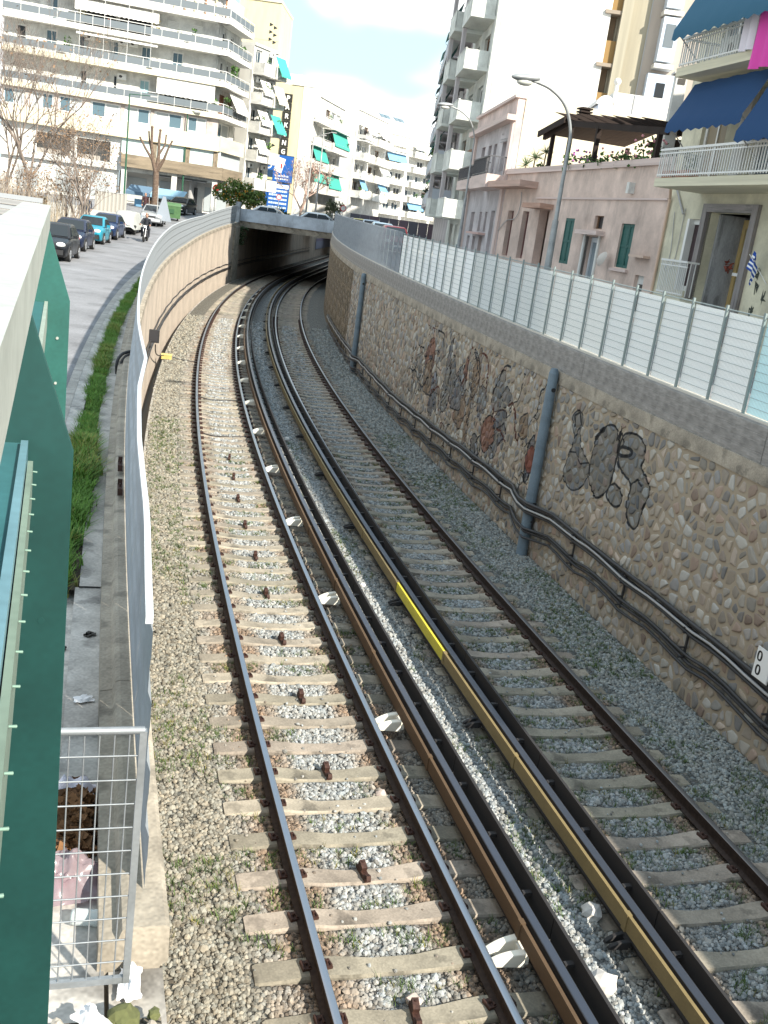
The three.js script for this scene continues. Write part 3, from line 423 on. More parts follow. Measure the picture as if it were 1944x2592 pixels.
  const y0 = P(40.9, -1.27, -.09), yb = thing('junction_box', 'small yellow junction box on the ballast at the foot of the sunlit wall', 'junction box', [y0.x, y0.y, y0.z], phi(41)); new B().box(0, 0, 0, .40, .16, .34).part('body', mat(.72, .55, .18, .6, { map: T.metal }), yb); new B().box(0, .09, 0, .43, .03, .37).part('lid', mat(.78, .62, .24, .55, { map: T.metal }), yb);
  solo('cable', tube([P(35.6, -1.5, 1.1), P(36.5, -1.52, .75), P(38.5, -1.5, .3), P(40.6, -1.38, .0)], .022, 5, 3), M.cable, 'short black cable from the black box down to the yellow junction box', 'cable');
  solo('cable', tube([P(41, -1.05, -.1), P(41, -.6, -.17), P(40.8, -.05, -.15)], .018, 5, 3), M.cable, 'thin cable on the ballast from the yellow junction box to the rail', 'cable');
  for (const s of [33.5, 28.2]) solo('cable', tube([P(s, .04, -.14), P(s - .12, .4, -.185), P(s, .8, -.2), P(s + .06, 1.2, -.185), P(s, 1.47, -.14)], .016, 5, 3), M.cable, s > 30 ? 'farther thin black cable lying across the sunlit track' : 'nearer thin black cable lying across the sunlit track', 'cable');
}
// ---------------------------------------------------------------- road bridge over the line
{
  const t = thing('road_bridge', 'low concrete road bridge with a pale blue grey parapet over the tracks', 'bridge'), S1 = 89.3, S2 = 128, paint = mat(.60, .66, .74, .8, { map: T.plaster });
  part('parapet', sweep(ring(-2.0, 6.85, 4.70, 5.72), S1, S1 + .35, .35, true, true), paint, t);
  part('edge_beam', sweep(ring(-1.72, 6.6, 4.20, 4.699), S1 + .12, S1 + .9, .39, true, true), M.concreteWarm, t);
  part('deck', sweep(ring(-1.72, 6.6, 4.27, 4.66), S1 + .9, S2, 7, true, true), M.concrete, t);
  part('roadway', sweep([[-2.2, 4.70], [7, 4.78]], S1 + .35, S2, 7), M.asphalt, t);
  part('parapet', sweep(ring(-2.0, 6.85, 4.3, 5.72), S2, S2 + .35, .35, true, true), paint, t);
  part('pillar', sweep(ring(-2.0, -1.62, 4.56, 6.22), 88.55, 89.29, .37, true, true), mat(.40, .43, .46, .8, { map: T.concrete }), t);
  part('pillar', sweep(ring(6.5, 7.05, 4.95, 6.3), 86.3, 87.2, .45, true, true), M.concrete, t);
  part('abutment', sweep(ring(-1.75, -1.52, -.4, 4.24), 86.2, 89.29, 1, true, true), M.concreteWarm, t);
  // climbing weed by the abutment
  const w = new B(), r = mulberry(8); for (let i = 0; i < 160; i++) { const p = P(88.9 + .35 * r(), -1.5 + .75 * r() * r(), 4.25 - 1.5 * r()); w.geo(new THREE.PlaneGeometry(.10, .14), p.x, p.y, p.z, r() * 3, r() * 6, r() * 3); }
  tag(stuff(w.part('bridge_ivy', mat(.04, .075, .03, .8), scene)), 'dark ivy hanging in the left corner of the bridge opening', 'ivy');
  // spray-painted panel of wall beyond the bridge
  const cv = document.createElement('canvas'); cv.width = 256; cv.height = 64; const c = cv.getContext('2d'); c.fillStyle = '#8f93a8'; c.fillRect(0, 0, 256, 64); const rg = mulberry(9); for (let i = 0; i < 40; i++) { c.fillStyle = pick(['#8a4460', '#a5586f', '#6f6f8e', '#74405e']); c.fillRect(60 + rg() * 180, rg() * 50, 6 + 18 * rg(), 10 + 24 * rg()); } const tx = new THREE.CanvasTexture(cv); tx.colorSpace = THREE.SRGBColorSpace;
  const g = sweep([[-1.60, .9], [-1.60, 2.5]], 157, 205, 5), uv = g.attributes.uv; for (let i = 0; i < uv.count; i++) uv.setXY(i, uv.getX(i) / 50, uv.getY(i) / 2.4); solo('painted_panel', g, new THREE.MeshStandardMaterial({ map: tx, roughness: .9 }), 'mauve and grey spray painted panel on the wall beyond the bridge', 'graffiti');
}
// ---------------------------------------------------------------- slabs, grass, rubble and litter at the left, near the camera
{
  struct('inner_slab', sweep([[-2.2, 2.3], [-2.2, 2.735], [-1.95, 2.74]], 4.0, 9.12, .6), M.paving);
  struct('outer_slab', sweep([[-3.6, 2.63], [-2.2, 2.64]], 2, 9.2, .8), M.paving);
  struct('outer_path', sweep(s => [[-3.6 , yl(s) - .03], [-2.74, yl(s) + .02]], 9.2, 13.5, .8), M.paving);
  struct('rubble_ground', sweep([[-3.0, 2.74], [-2.2, 2.82], [-1.72, 2.80], [-1.70, 2.5]], -1, 4.14, .6), mat(.23, .205, .165, .95, { map: T.concrete, bumpMap: T.gravelB, bumpScale: .03 }));
  // grass: bent blades in tufts
  const blade = (r, n, h, spread) => { const pos = [], idx = []; for (let i = 0; i < n; i++) { const a = r() * 6.283, x = spread * (r() - .5), z = spread * (r() - .5), hh = h * (.5 + .7 * r()), b = .25 + .7 * r(), w = .006 + .004 * r(), dx = Math.cos(a), dz = Math.sin(a); const o = pos.length / 3; for (const [t, k] of [[0, 1], [.5, .8], [1, .05]]) { const X = x + dx * b * hh * t * t, Z = z + dz * b * hh * t * t, Y = hh * t * (1 - .35 * b * t); pos.push(X - dz * w * k, Y, Z + dx * w * k, X + dz * w * k, Y, Z - dx * w * k); } idx.push(o, o + 1, o + 3, o, o + 3, o + 2, o + 2, o + 3, o + 5, o + 2, o + 5, o + 4); } const g = new THREE.BufferGeometry(); g.setAttribute('position', new THREE.Float32BufferAttribute(pos, 3)); g.setIndex(idx); g.computeVertexNormals(); return g; };
  const gm = new THREE.MeshStandardMaterial({ color: lin(1, 1, 1), roughness: .75 });
  const scatter = (name, geo, list, label, cat) => { const im = new THREE.InstancedMesh(geo, gm, list.length), m = new THREE.Matrix4(); list.forEach(([p, ry, s, c], i) => { m.compose(p, new THREE.Quaternion().setFromEuler(new THREE.Euler(0, ry, 0)), new THREE.Vector3(s, s, s)); im.setMatrixAt(i, m); im.setColorAt(i, c); }); im.name = numbered(name); shadow(im); stuff(im); scene.add(im); if (label) tag(im, label, cat); };
  const r = mulberry(55), L = [];
  for (let i = 0; i < 4200; i++) { const s = 9.0 + 40 * Math.pow(r(), 1.35), wv = .5 + .5 * fbm(s * .7, 3, 0, 77, 3), c0 = -2.29 - (s < 12.5 ? .04 * (12.5 - s) : 0), d = c0 + (r() + r() - 1) * (.08 + .09 * wv) * (s < 13 ? 1.5 : 1), n = fbm(s * .55, 9, 0, 79, 3); if (n < .33 && r() < .6) continue; const y = (s < 9.3 ? 2.68 : yl(s) + .03); const k = .75 + .5 * r(), dry = r() < .06 || (n > .56 && r() < .45); L.push([P(s, d, y), r() * 6.3, (.55 + .9 * n) * (s < 14 ? 1.15 : .85), dry ? lin(.26 * k, .27 * k, .06) : lin(.12 * k, .25 * k, .035)]); }
  scatter('grass_strip', blade(mulberry(3), 10, .22, .12), L, 'green grass growing in the strip between the kerb and the fence', 'grass');
  const W = [];
  for (let i = 0; i < 26000; i++) { const s = 4 + 26 * r(), d = -1.3 + 7.8 * r(); if (RAILS.some(x => Math.abs(d - x) < .1) || inSleeper(s, d)) continue; const n = fbm(s * .8 + 30, d * 1.1, 0, 501, 4), near = smooth(18, 6, s), want = d < -.1 ? .50 - .05 * near : d > 5.1 ? .49 - .10 * near : d > 3.4 ? .545 - .05 * near : .60 - .07 * near; if (n < want) continue; const k = .6 + .7 * r(); W.push([P(s, d, bed(s, d) + .008), r() * 6.3, .26 + .28 * r(), r() < .15 ? lin(.20 * k, .18 * k, .05) : lin(.07 * k, .12 * k, .025)]); }
  scatter('ballast_weeds', blade(mulberry(4), 9, .17, .16), W, 'small weeds growing among the ballast stones', 'weeds');
  // light stones lying between the tracks
  const rock = (seed, sx, sy, sz, det = 1) => { const q = mulberry(seed), g = new THREE.IcosahedronGeometry(1, det), p = g.attributes.position, v = {}; for (let i = 0; i < p.count; i++) { const k = [p.getX(i).toFixed(2), p.getY(i).toFixed(2), p.getZ(i).toFixed(2)].join(); v[k] ??= .78 + .4 * q(); p.setXYZ(i, p.getX(i) * v[k] * sx, p.getY(i) * v[k] * sy, p.getZ(i) * v[k] * sz); } g.computeVertexNormals(); return planarUV(g); };
  const pale = mat(.74, .70, .66, .85, { map: T.plaster }), pinkish = mat(.60, .50, .45, .9, { map: T.plaster });
  [[7.06, 2.54, .15, 'largest white stone, on the ballast between the conductor rails at the bottom', pale], [8.0, 2.9, .12, 'pale stone beside the tan board of the right conductor rail', pale], [10.25, 1.30, .075, 'pinkish stone against the right rail of the sunlit track', pinkish], [7.15, .79, .075, 'pale square stone behind the nearest brown bracket', pinkish], [28.2, 2.5, .12, 'farthest pale stone, alone on the ballast between the conductor rails', pale], [16.9, 2.55, .07, 'small white stone on the ballast near the yellow board', pale]].forEach(([s, d, z, l, m], i) => { const o = solo('white_stone', rock(60 + i, z, z * .7, z * .85), m, l, 'stone'); o.position.copy(P(s, d, bed(s, d) + z * .45)); o.rotation.y = i; });
  const can = solo('crushed_can', new B().bar([0, 0, 0], [.12, .01, 0], .03, .032, 10).done(), mat(.75, .66, .35, .25, { metalness: .9 }), 'shiny flattened can beside the right conductor rail', 'can'); can.position.copy(P(13.1, 3.33, -.17));
  // rubble at the bottom edge
  const rubM = [mat(.33, .30, .26, .95, { map: T.concrete }), mat(.42, .39, .34, .95, { map: T.concrete }), mat(.12, .13, .05, .95, { map: T.concrete })];
  const q = mulberry(91); for (let i = 0; i < 90; i++) { const s = 3.55 + .62 * q(), d = -2.5 + .76 * q(), z = .025 + .085 * q() * q(); const o = solo('rubble', rock(200 + i, z, z * .6, z * .8), rubM[Math.floor(q() * 3)], 'broken lump of concrete in the heap at the end of the left wall', 'rubble', 'rubble at the end of the left wall'); o.position.copy(P(s, d, 2.80 + .05 * q())); o.rotation.set(q(), q() * 6, q()); }
  // crumpled sheets and bags
  const crumple = (seed, w, h, amp, n = 12) => { const g = new THREE.PlaneGeometry(w, h, n, n).rotateX(-Math.PI / 2), p = g.attributes.position; for (let i = 0; i < p.count; i++) { const x = p.getX(i) / w, z = p.getZ(i) / h, e = fbm(x * 4 + seed, z * 4, 0, seed, 3), f = fbm(x * 11 + seed, z * 11, 0, seed + 3, 2), edge = smooth(.5, .25, Math.hypot(x, z)); p.setXYZ(i, p.getX(i) * (.75 + .5 * vnoise(x * 5 + 9, z * 5, 0, seed + 8)), amp * (e * 1.2 + .5 * f) * (.25 + .75 * edge), p.getZ(i) * (.75 + .5 * vnoise(x * 5, z * 5 + 4, 0, seed + 5))); } g.computeVertexNormals(); return g; };
  const lay = (name, g, m, label, cat, s, d, y, ry = 0) => { const o = solo(name, g, m, label, cat); o.position.copy(P(s, d, y)); o.rotation.y = ry; return o; };
  const film = new THREE.MeshPhysicalMaterial({ color: lin(.50, .40, .44), roughness: .25, transmission: .6, thickness: 0 }), filmRed = new THREE.MeshPhysicalMaterial({ color: lin(.62, .28, .30), roughness: .3, transmission: .35, thickness: 0 }), tissue = mat(.82, .82, .84, .9);
  lay('plastic_bag', crumple(3, .42, .36, .18, 22), film, 'crumpled clear and pink plastic bag on the slab behind the wire panel', 'plastic bag', 5.12, -2.16, 2.72, .3);
  lay('wrapper', crumple(5, .20, .16, .10, 12), filmRed, 'crumpled red and clear wrapper inside the pink plastic bag', 'wrapper', 5.1, -2.20, 2.76, .8);
  lay('wrapper', crumple(6, .26, .12, .09, 12), mat(.72, .68, .76, .35), 'white and mauve crumpled wrapper above the pile of dead leaves', 'wrapper', 5.92, -2.12, 2.75, .2);
  lay('paper', crumple(7, .13, .10, .03, 10), tissue, 'white scrap of paper lying on the concrete slab beyond the wire panel', 'paper', 7.05, -2.08, 2.745, .5);
  lay('tissue', crumple(8, .13, .12, .06), tissue, 'upper white tissue caught in the bottom right corner of the wire panel', 'tissue', 4.62, -1.86, 2.76, .1);
  lay('tissue', crumple(9, .10, .22, .06), tissue, 'long white tissue hanging at the bottom right corner of the wire panel', 'tissue', 4.38, -1.84, 2.76, .2);
  lay('tissue', crumple(10, .10, .18, .05), tissue, 'white rag on the rubble below the wire panel', 'tissue', 4.08, -2.0, 2.86, .9);
  lay('carton', crumple(11, .15, .18, .07, 8), mat(.30, .15, .06, .85), 'rust brown crushed carton by the end of the left wall', 'carton', 4.78, -1.83, 2.77, .4);
  { const t = thing('plastic_bottle', 'clear plastic bottle with a bright blue cap lying by the end of the left wall', 'bottle', P(4.83, -2.1, 2.78).toArray(), .12); const pr = [[0, -.0], [.036, 0], [.04, .02], [.04, .09], [.037, .10], [.04, .11], [.04, .17], [.03, .20], [.014, .225], [.014, .235]].map(a => new THREE.Vector2(...a)); part('bottle_body', new THREE.LatheGeometry(pr, 20).rotateZ(-Math.PI / 2), new THREE.MeshPhysicalMaterial({ color: lin(.85, .9, .9), roughness: .2, transmission: .5, thickness: 0 }), t); new B().bar([.232, 0, 0], [.258, 0, 0], .017, .017, 14).part('cap', mat(.02, .25, .6, .4), t); }
  // dead leaves: curled blades, heaped
  const leaf = new THREE.PlaneGeometry(.06, .04, 3, 2).rotateX(-Math.PI / 2); { const p = leaf.attributes.position; for (let i = 0; i < p.count; i++) p.setY(i, .35 * Math.abs(p.getX(i)) * 1.2 + .15 * Math.abs(p.getZ(i))); leaf.computeVertexNormals(); }
  const lf = new THREE.InstancedMesh(leaf, mat(1, 1, 1, .8), 900), m4 = new THREE.Matrix4(); for (let i = 0; i < 900; i++) { const ga = q() + q() + q() - 1.5, gb = q() + q() + q() - 1.5, s = 5.62 + .34 * ga, d = -2.09 + .085 * gb, k = .5 + .9 * q(); m4.compose(P(s, d, 2.745 + .13 * q() * Math.exp(-ga * ga * 1.5 - gb * gb)), new THREE.Quaternion().setFromEuler(new THREE.Euler(q() * 1.6 - .8, q() * 6, q() * 1.6 - .8)), new THREE.Vector3(1, 1, 1).multiplyScalar(.7 + .7 * q())); lf.setMatrixAt(i, m4); lf.setColorAt(i, lin(.17 * k, .08 * k, .03 * k)); } lf.name = 'dead_leaves'; shadow(lf); tag(stuff(lf), 'heap of brown dead leaves on the slab behind the wire panel', 'leaves'); scene.add(lf);
  for (const [s, d, l] of [[8.1, -2.07, 'right of two'], [8.05, -2.28, 'left of two']]) { const b = new B(); for (let i = 0; i < 4; i++) b.box((q() - .5) * .09, .01, (q() - .5) * .10, .035, .016, .05, q() * 3); const o = b.part('droppings', mat(.06, .055, .05, .9), scene); o.name = numbered('droppings'); o.position.copy(P(s, d, d < -2.2 ? 2.645 : 2.74)); tag(o, l + ' small dark clusters of droppings on the slabs by the grass', 'droppings'); }
}
// ---------------------------------------------------------------- wire panel across the end of the wall
{
  const S = 4.2, o = P(S, -1.868, 2.95), t = thing('wire_panel', 'galvanised wire mesh panel standing across the end of the left wall', 'wire panel', [o.x, o.y, o.z], phi(S)), H = 1.19, n = 16, w = .056;
  new B().bar([0, H, 0], [-n * w - .1, H, 0], .016, .016, 8).part('top_rail', M.galv, t);
  new B().box(-.005, H / 2, 0, .028, H, .028).part('frame_upright', M.galv, t); new B().box(-n * w / 2, .012, 0, n * w, .03, .02).part('bottom_rail', M.galv, t);
  const vg = new B().bar([0, 0, 0], [0, H, 0], .0032, .0032, 5).done(), hg = new B().bar([0, 0, 0], [-n * w, 0, 0], .0036, .0036, 5).done();
  for (let i = 1; i <= n; i++) part('wire', vg, M.galv, t).position.set(-i * w, 0, .004 * (hash(i, 1, 1) - .5));
  for (let j = 1; j <= 10; j++) part('wire', hg, M.galv, t).position.set(0, j * H / 11, .006);
}
// ---------------------------------------------------------------- green steel parapet of the footbridge at the left
{
  const t = thing('steel_parapet', 'green painted steel girder parapet of the footbridge at the left edge', 'bridge parapet');
  const green = mat(.010, .062, .057, .5, { map: T.metal }), greenLit = mat(.024, .13, .11, .5, { map: T.metal }), worn = mat(.47, .50, .46, .6, { map: T.metal }), pale = mat(.36, .43, .37, .6, { map: T.metal }), bright = mat(.05, .17, .19, .28, { map: T.metal });  // same green paint in two tones: dark copy for shade, light copy for sun
  const E = new THREE.Vector3(-.3355, 0, -.942), N = new THREE.Vector3(.942, 0, -.3355), O = new THREE.Vector3(-.155, 0, -.30);   // along, to the right, on the right-hand edge line of the top chord
  const at = (a, r, y) => O.clone().addScaledVector(E, a).addScaledVector(N, r).setY(y), turn = Math.atan2(-E.x, -E.z);
  const beam = (name, a0, a1, r0, r1, y0, y1, m, dy = 0) => { const pos = [], q = [[r0, y0], [r1, y0], [r1, y1], [r0, y1]], b = new THREE.BufferGeometry(); const V = []; for (const [a, k] of [[a0, 0], [a1, dy]]) for (const [r, y] of q) V.push(at(a, r, y + k)); for (const f of [[0, 1, 5, 4], [1, 2, 6, 5], [2, 3, 7, 6], [3, 0, 4, 7], [0, 3, 2, 1], [4, 5, 6, 7]]) for (const i of [f[0], f[1], f[2], f[0], f[2], f[3]]) pos.push(V[i].x, V[i].y, V[i].z); b.setAttribute('position', new THREE.Float32BufferAttribute(pos, 3)); b.computeVertexNormals(); planarUV(b); return part(name, b, m, t); };
  const tieM = mat(.16, .26, .21, .6);
  const chord = beam('top_chord', 0, 5.67, -.145, 0, 5.868, 5.99, worn); void chord;
  beam('chord_flange', 0, 5.60, -.12, -.012, 5.835, 5.867, pale);
  // haunched column plates
  const plate = (a, y0, x1, m) => { const sh = new THREE.Shape(); sh.moveTo(-.42, 2.3); sh.lineTo(x1, 2.3); sh.lineTo(x1, y0); sh.lineTo(0, 5.866); sh.lineTo(-.42, 5.866); const g = planarUV(flat(new THREE.ExtrudeGeometry(sh, { depth: .014, bevelEnabled: true, bevelSize: .002, bevelThickness: .002, bevelSegments: 1 }))); const o = part('column_plate', g, m, t), p = at(a, 0, 0); o.position.copy(p); o.rotation.y = turn; return o; };
  plate(1.815, 5.59, .091, green); plate(5.42, 5.505, .117, greenLit);
  for (const a of [1.83, 5.44]) beam('column_web', a, a + .16, -.16, -.148, 2.3, 5.83, green);
  // lower rails, bay by bay
  beam('lower_rail', 2.0, 5.40, -.16, -.012, 5.53, 5.60, bright, -.11);
  beam('rail_flange', 2.0, 5.40, -.012, .005, 5.46, 5.605, pale, -.11);
  beam('lower_rail', 0, 1.80, -.25, -.012, 5.54, 5.603, bright);
  beam('rail_lip', .05, 1.78, -.012, .002, 5.54, 5.614, mat(.16, .30, .36, .3, { map: T.metal }));  // lip colour holds the blue of reflected sky
  beam('edge_angle', .05, 1.70, .004, .014, 5.50, 5.592, mat(.20, .27, .22, .6, { map: T.metal }));
  for (let i = 0; i < 18; i++) { const p = at(.12 + i * .093, .013, 5.57), q = at(.12 + i * .093 + .003, .022, 5.568); new B().bar(p.toArray(), q.toArray(), .0016, .002, 5).part('wire_tie', tieM, t); }
  // bars of the parapet below the rail
  for (let i = 0; i < 17; i++) { const a = .1 + i * .1, p = at(a, -.05, 3.6), q = at(a, -.05, 5.54); new B().bar(p.toArray(), q.toArray(), .012, .012, 6).part('bar', green, t); }
  for (let i = 0; i < 32; i++) { const a = 2.1 + i * .1, p = at(a, -.06, 3.6), q = at(a, -.06, 5.42); new B().bar(p.toArray(), q.toArray(), .012, .012, 6).part('bar', green, t); }
  beam('infill_sheet', 0, 1.80, -.10, -.085, 3.5, 5.54, green);
  // bolts on the plates
  for (const [a, r, y] of [[1.81, -.02, 5.45], [1.81, .04, 5.2], [1.81, -.10, 5.62], [5.41, .06, 5.3], [5.41, .06, 5.05]]) { const p = at(a, r, y), q = at(a - .012, r, y); new B().bar(p.toArray(), q.toArray(), .009, .008, 6).part('bolt', a > 5 ? worn : green, t); }
}

// ---------------------------------------------------------------- the footbridge the camera stands on
{
  const t = thing('footbridge', 'steel footbridge over the tracks that carries the camera', 'footbridge'), st = mat(.02, .10, .085, .5);
  pbox('deck', M.concrete, t, 3, 4.42, 2.3, 24, .2, 3.4); pbox('parapet', st, t, 3.2, 5.0, 3.95, 23, 1.1, .05); pbox('edge_girder', st, t, 3.2, 4.2, .55, 23, .5, .10);
}
// ---------------------------------------------------------------- buildings: a facade is set out in u (along it), y (height) and w (outwards)
const frameGeo = (() => { const b = new B(); b.box(-.46, 0, 0, .08, 1, 1).box(.46, 0, 0, .08, 1, 1).box(0, .465, 0, .84, .07, 1).box(0, -.465, 0, .84, .07, 1).box(0, 0, .0, .05, .86, .7); return b.done(); })();
const frame1Geo = (() => { const b = new B(); b.box(-.46, 0, 0, .08, 1, 1).box(.46, 0, 0, .08, 1, 1).box(0, .465, 0, .84, .07, 1).box(0, -.465, 0, .84, .07, 1); return b.done(); })();
const shutGeo = (() => { const b = new B(); for (const x of [-.255, .255]) { b.box(x - .22, 0, 0, .05, 1, 1).box(x + .22, 0, 0, .05, 1, 1).box(x, .47, 0, .39, .06, 1).box(x, -.47, 0, .39, .06, 1).box(x, 0, 0, .39, .05, 1); for (let i = 0; i < 12; i++) b.box(x, -.42 + i * .075, 0, .39, .05, .5, 0, .5); } return b.done(); })();
const rollGeo = (() => { const b = new B(); for (let i = 0; i < 14; i++) b.box(0, -.5 + (i + .5) / 14, 0, 1, 1 / 14 - .012, .8 + .2 * (i % 2)); return b.done(); })();
const acFan = flat(new THREE.CylinderGeometry(.24, .24, .03, 14).rotateX(Math.PI / 2));
const BM = {
  white: mat(.78, .77, .73, .85, { map: T.plaster }), cream: mat(.76, .70, .55, .88, { map: T.plaster }), yellow: mat(.80, .71, .45, .88, { map: T.plaster }), pink: mat(.72, .56, .48, .88, { map: T.plaster }), pinkL: mat(.72, .58, .53, .88, { map: T.plaster }), sand: mat(.62, .54, .38, .9, { map: T.plaster }), ivory: mat(.70, .66, .50, .88, { map: T.plaster }), mint: mat(.74, .76, .71, .85, { map: T.plaster }), tan: mat(.42, .385, .30, .92, { map: T.plaster }), grey: mat(.50, .50, .50, .85, { map: T.plaster }), brownBand: mat(.30, .24, .17, .8, { map: T.concrete }),
  lilac: mat(.60, .56, .57, .88, { map: T.plaster }), dark: new THREE.MeshPhysicalMaterial({ color: lin(.03, .033, .037), roughness: .15, specularIntensity: .6 }), room: mat(.40, .37, .34, .9),
  frame: mat(.74, .74, .72, .5), frameBrown: mat(.20, .11, .06, .6), frameDark: mat(.06, .055, .05, .6), glass: glassLook(.05, .075, .10), glassBlue: glassLook(.10, .16, .20), curtain: mat(.42, .45, .46, .8), roll: mat(.74, .73, .69, .7), guard: mat(.13, .155, .175, .5), railW: mat(.70, .70, .68, .5), iron: mat(.09, .09, .10, .5),
  awnBlue: mat(.006, .046, .135, .9), awnBlue2: mat(.02, .10, .17, .85), awnGreen: mat(.05, .37, .30, .85), awnWhite: mat(.74, .73, .69, .85), awnBeige: mat(.60, .55, .45, .85), awnTeal: mat(.02, .13, .12, .85), awnSky: mat(.16, .34, .52, .85), shutG: mat(.02, .10, .085, .6), wood: mat(.30, .15, .07, .7), pergola: mat(.020, .011, .008, .9), plant: mat(.07, .15, .035, .8), plantDry: mat(.30, .26, .10, .8), pot: mat(.38, .14, .07, .8),
};
class Bld {
  constructor(name, label, cat, ox, oz, a, sg, base, group) { this.o = thing(name, label, cat, [ox, base, oz], a, group); this.sg = sg; this.b = base; }
  box(name, u0, u1, y0, y1, w0, w1, m, parent) { const f = this.sg; return pbox(name, m, parent || this.o, (u0 + u1) / 2, (y0 + y1) / 2 - (parent ? 0 : this.b), f * (w0 + w1) / 2, Math.abs(u1 - u0), y1 - y0, Math.abs(w1 - w0)); }
  // outer wall with real openings: holes are [u, y, w, h] from the lower corner
  wall(u0, u1, y0, y1, w, holes, m, th = .25, name = 'wall') {
    const s = new THREE.Shape(); s.moveTo(u0, y0); s.lineTo(u1, y0); s.lineTo(u1, y1); s.lineTo(u0, y1);
    for (const [u, y, a, h] of holes) { if (u < u0 + .01 || u + a > u1 - .01 || y < y0 + .01 || y + h > y1 - .01) continue; const p = new THREE.Path(); p.moveTo(u, y); p.lineTo(u, y + h); p.lineTo(u + a, y + h); p.lineTo(u + a, y); s.holes.push(p); }
    const g = new THREE.ExtrudeGeometry(s, { depth: th, bevelEnabled: false }); g.translate(0, -this.b, this.sg > 0 ? w - th : -w); return part(name, planarUV(flat(g)), m, this.o);
  }
  win(u, y, w, h, wall, o = {}) {      // window set .14 behind the face of the wall
    const z = this.sg * (wall - (o.in ?? .14)), g = o.kind === 'shut' ? shutGeo : o.kind === 'roll' ? rollGeo : w < .9 || o.single ? frame1Geo : frameGeo;
    const f = part(o.name || (o.kind === 'shut' ? 'shutter' : o.kind === 'roll' ? 'roller_blind' : 'window'), g, o.frame || (o.kind === 'roll' ? BM.roll : BM.frame), this.o); f.position.set(u + w / 2, y + h / 2 - this.b, z); f.scale.set(w, h, .07);
    if (o.kind !== 'roll') { const p = part('pane', unit, o.pane || BM.glass, f); p.position.z = -.25 * this.sg; p.scale.set(.88, .9, .3); if (o.half) { const c = part('curtain', unit, BM.curtain, f); c.position.set(o.half * .22, 0, .02 * this.sg); c.scale.set(.40, .86, .3); } }
    if (o.sill) { const q = part('sill', unit, o.sillM || BM.white, f); q.position.set(0, -.5 - .035 / h, 1.6 * this.sg); q.scale.set(1.12, .07 / h, 5); }
    return f;
  }
  balcony(u0, u1, y, d, w, kind, o = {}) {   // slab with a solid, barred, iron or glazed front
    const th = o.th || .2, H = o.h || 1.0, s = part('balcony_slab', unit, o.slab || BM.white, this.o), f = this.sg; s.position.set((u0 + u1) / 2, y - th / 2 - this.b, f * (w + d / 2)); s.scale.set(u1 - u0, th, d);
    const b = new B(), c = new B(), z0 = f * (w + d - .04), um = (u0 + u1) / 2, L = u1 - u0, yb = y - this.b;
    if (kind === 'solid') { b.box(um, yb + H / 2, z0, L, H, .08).box(u0 + .04, yb + H / 2, f * (w + d / 2), .08, H, d - .09).box(u1 - .04, yb + H / 2, f * (w + d / 2), .08, H, d - .09); c.box(um, yb + H + .03, z0, L + .04, .05, .12); }
    if (kind === 'bars' || kind === 'iron') { const n = Math.round(L / (o.step || .12)), r = o.r || .011; for (let i = 0; i <= n; i++) b.box(u0 + .03 + (L - .06) * i / n, yb + H / 2, z0, r * 2, H - .06, r * 2); b.box(um, yb + .08, z0, L, .035, .03); const m = Math.round(d / .14); for (const uu of [u0 + .03, u1 - .03]) for (let i = 1; i < m; i++) b.box(uu, yb + H / 2, f * (w + d * i / m), r * 2, H - .06, r * 2); c.box(um, yb + H, z0, L, .055, .06).box(u0 + .03, yb + H, f * (w + d / 2), .05, .05, d - .1).box(u1 - .03, yb + H, f * (w + d / 2), .05, .05, d - .1); if (kind === 'bars') c.box(um, yb + H * .86, z0, L, .03, .03); }
    if (kind === 'guard') { b.box(um, yb + H * .52, z0, L - .04, H * .62, .03); const n = Math.max(1, Math.round(L / 1.5)); for (let i = 0; i <= n; i++) c.box(u0 + .03 + (L - .06) * i / n, yb + H / 2, z0, .04, H, .045); c.box(um, yb + H, z0, L, .05, .06); c.box(um, yb + H * .17, z0, L, .025, .05); for (const uu of [u0 + .03, u1 - .03]) b.box(uu, yb + H * .52, f * (w + d / 2), .03, H * .62, d - .1); }
    if (!b.empty) { const r = b.part(kind === 'solid' ? 'balcony_parapet' : kind === 'guard' ? 'guard_panel' : 'railing', o.m || (kind === 'solid' ? BM.white : kind === 'guard' ? BM.guard : kind === 'iron' ? BM.iron : BM.railW), this.o); c.part('handrail', o.cap || (kind === 'iron' ? BM.iron : kind === 'solid' ? (o.m || BM.white) : BM.railW), r); }
    return s;
  }
  awning(u0, u1, y, drop, out, w, m, o = {}) {   // sloping cloth with a scalloped valance and its two arms
    const nu = Math.max(4, Math.round((u1 - u0) * 2.4)), nv = 4, pos = [], uv = [], idx = [], f = this.sg, sc = o.scallop ?? .06, row = nu * 2 + 1;
    for (let j = 0; j <= nv + 1; j++) for (let i = 0; i < row; i++) { const t = Math.min(1, j / nv), u = lerp(u0, u1, i / (row - 1)); let yy = y - drop * t - .05 * Math.sin(Math.PI * t) + .012 * Math.sin(i * 1.7 + j), ww = w + out * t; if (j > nv) { yy = y - drop - (o.val ?? .24) + sc * (i % 2 ? 0 : 1) + .01 * Math.sin(i * 2.3); ww += .02; } pos.push(u, yy - this.b, f * ww); uv.push(u, t * Math.hypot(drop, out)); }
    for (let j = 0; j <= nv; j++) for (let i = 0; i < row - 1; i++) { const a = j * row + i; idx.push(a, a + 1, a + row + 1, a, a + row + 1, a + row); }
    const g = new THREE.BufferGeometry(); g.setAttribute('position', new THREE.Float32BufferAttribute(pos, 3)); g.setAttribute('uv', new THREE.Float32BufferAttribute(uv, 2)); g.setIndex(idx); g.computeVertexNormals(); const a = part('awning', g, m, this.o);
